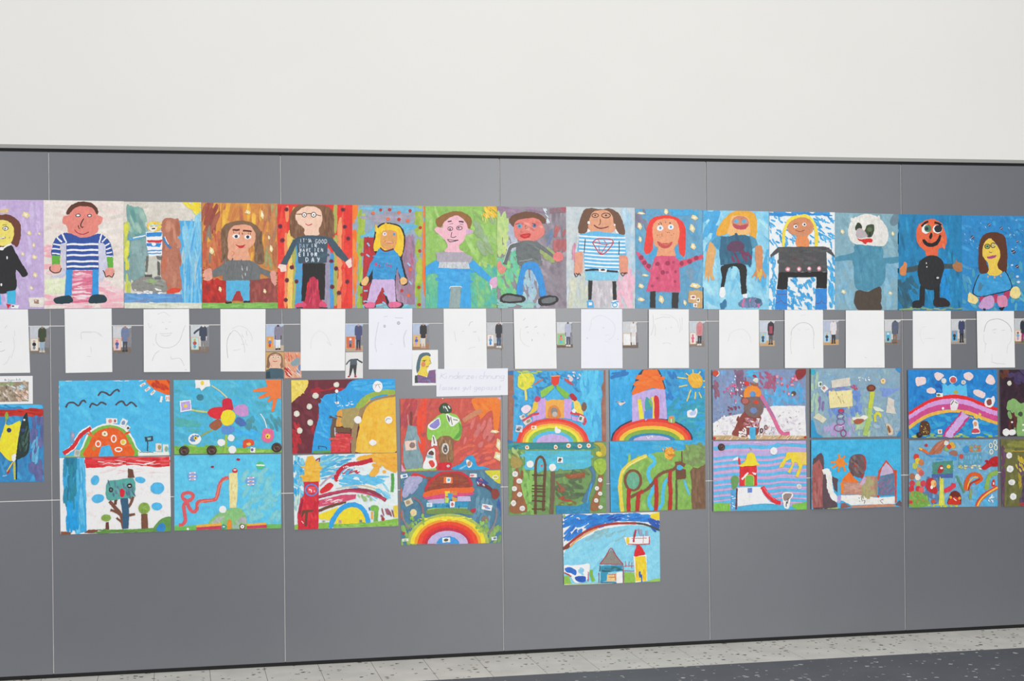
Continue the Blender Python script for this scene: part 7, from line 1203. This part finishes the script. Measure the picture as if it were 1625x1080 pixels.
a.g('painted_bed').p('5c9cb8', 770, 280, 1100, 250, 1110, 400, 780, 440).w_('88b8d0 6ca8c8', 18, (790, 300, 1090, 410), 70, 26, 80).w_('c08058 d85c50 90a850', 12, (930, 150, 1090, 230), 50, 30, 30, 60).b('3c94d0', 840, 190, 890, 150, 930, 190, 900, 250, 850, 240).e('c84c44', 810, 305, 32, 36).w_('d8d058 c85c50 98b858 e8e0c8', 22, (770, 435, 1100, 480), 46, 22, 0)
for x, y, c in ((595, 112, 'dcd8d4'), (672, 130, 'e0b030'), (598, 195, '8cb054'), (690, 160, 'd8a838'), (634, 165, 'c83c34')): a.g('painted_balloon').e(c, x, y, 34, 34)
for x, y in ((1228, 148), (1300, 180), (1236, 238), (1290, 105)): a.g('glued_ring', .0006).ring('f2e4c8', x, y, 22, 32, 12)
a.g('painted_bird').s('e0682c', 36, 215, 195, 280, 220, 340, 265).s('e8c83c', 22, 205, 185, 250, 205).e('b82c44', 310, 145, 22, 24).g('painted_slope').s('5c9070', 30, 740, 580, 800, 700, 850, 820).w_('d8e4ec', 10, (1200, 860, 1320, 960), 40, 20, 30, 60).g('painted_flower').e('cc3038', 85, 955, 30, 22).g('painted_flower').e('d05038', 410, 945, 32, 26).end()

a = paint('dark purple painting with a green figure and white discs', 1575, 580, 4.696, [54, 30, 560, 26, 560, 520, 60, 525], lift=(.006, 0))
a.g('painted_background').f('33202c').w_('3a2430 2c1c28 402434', 30, (60, 40, 300, 510), 90, 34, 80, 40).w_('42345c 4a3c64', 12, (110, 35, 300, 120), 90, 30, 30).w_('5c3020 6c3824', 6, (60, 35, 110, 80), 50, 24, 40).w_('5c2c28', 9, (130, 360, 180, 480), 60, 24, 85)
a.g('painted_figure').b('86b06c', 105, 300, 120, 260, 165, 245, 210, 280, 250, 270, 300, 280, 300, 520, 185, 520, 185, 360, 150, 335, 110, 330).w_('90bc78 7ca464', 10, (120, 270, 230, 500), 60, 24, 80).e('3c5038', 208, 360, 18, 18)
a.dots('glued_disc', 'd6d2c6', 18, .001, 125, 130).dots('glued_disc', 'f0eeec', 25, .0014, 100, 495, 146, 496).dots('glued_bead', 'eceae8', 8, .001, 145, 420, 228, 440, 228, 480).end()
a = paint('olive and purple painting with a column of white discs', 1575, 580, 4.696, [62, 548, 560, 542, 560, 1045, 72, 1048], lift=(.006, 0))
a.g('painted_background').f('6c6a3c').w_('74743c 68683a 7c7c48 60643c', 30, (90, 560, 190, 1040), 120, 26, 88).w_('5c3c54 684460 6c4c64', 16, (68, 620, 90, 1040), 120, 22, 88).w_('4c4058 5c4c60 6c5468', 24, (200, 650, 330, 1040), 110, 30, 85).w_('84843c 8c9048', 12, (120, 555, 330, 635), 90, 24, -5).s('b09838', 8, 140, 635, 300, 640)
a.w_('c0a838 d0b848', 14, (175, 690, 230, 780), 50, 14, 70).w_('b0982c', 8, (195, 800, 215, 1010), 60, 12, 85).w_('8c3034 a83c3c', 8, (195, 1020, 300, 1042), 50, 14, 0)
a.dots('glued_disc', 'eae8e6', 24, .0014, 123, 668, 130, 768, 142, 868, 153, 974, inner='dcdad8').end()

# ------------------------------------------------------------------ round brown magnets
M_WOOD = mat_plain('dark_wood_magnet', '4a2f28', 0.35, 0.25, 60, 0.5)
M_WOOD2 = mat_plain('magnet_groove', '6a4438', 0.4, 0.2, 60, 0.5)


def magnet(label, x, y, rpx, off, group=None, ball=False):
    p = px2wall(x, y, off); r = rpx / 292.0 * (1.0 if x < 700 else 0.86)
    prof = [(r, 0), (r, r * .35), (r * .93, r * .5), (r * .7, r * .56), (r * .62, r * .5), (r * .3, r * .48), (r * .22, r * .55), (r * .02, r * .57)]
    if ball: prof = [(r * .6, 0), (r * .9, r * .4), (r, r * .8), (r * .9, r * 1.2), (r * .6, r * 1.6), (r * .2, r * 1.78), (r * .02, r * 1.8)]
    o = lathe('magnet', prof, M_WOOD, 28, loc=(p.x, -off, p.z)); tag(o, label, 'magnet', group)
    if not ball:
        lathe('magnet_centre', [(r * .3, r * .47), (r * .26, r * .58), (r * .05, r * .6)], M_WOOD2, 18, parent=o)
    return o


MG = 'brown magnets on the flower painting'
for x, y, l in ((292.3, 714.8, 'round brown wooden magnet under the small blue flower on the flower painting'), (336, 714, 'round brown wooden magnet between the small blue flower and the white paper balls'), (439, 709.6, 'round brown wooden magnet beneath the small pink flower on the flower painting')): magnet(l, x, y, 7.8, .0032, MG)
magnet('round brown wooden magnet on the pink and blue striped painting', 1144.5, 709, 7.2, .0112)
magnet('dark brown ball magnet at the corner of the rainbow bridge painting', 1457.5, 689.5, 6.0, .0105, ball=True)
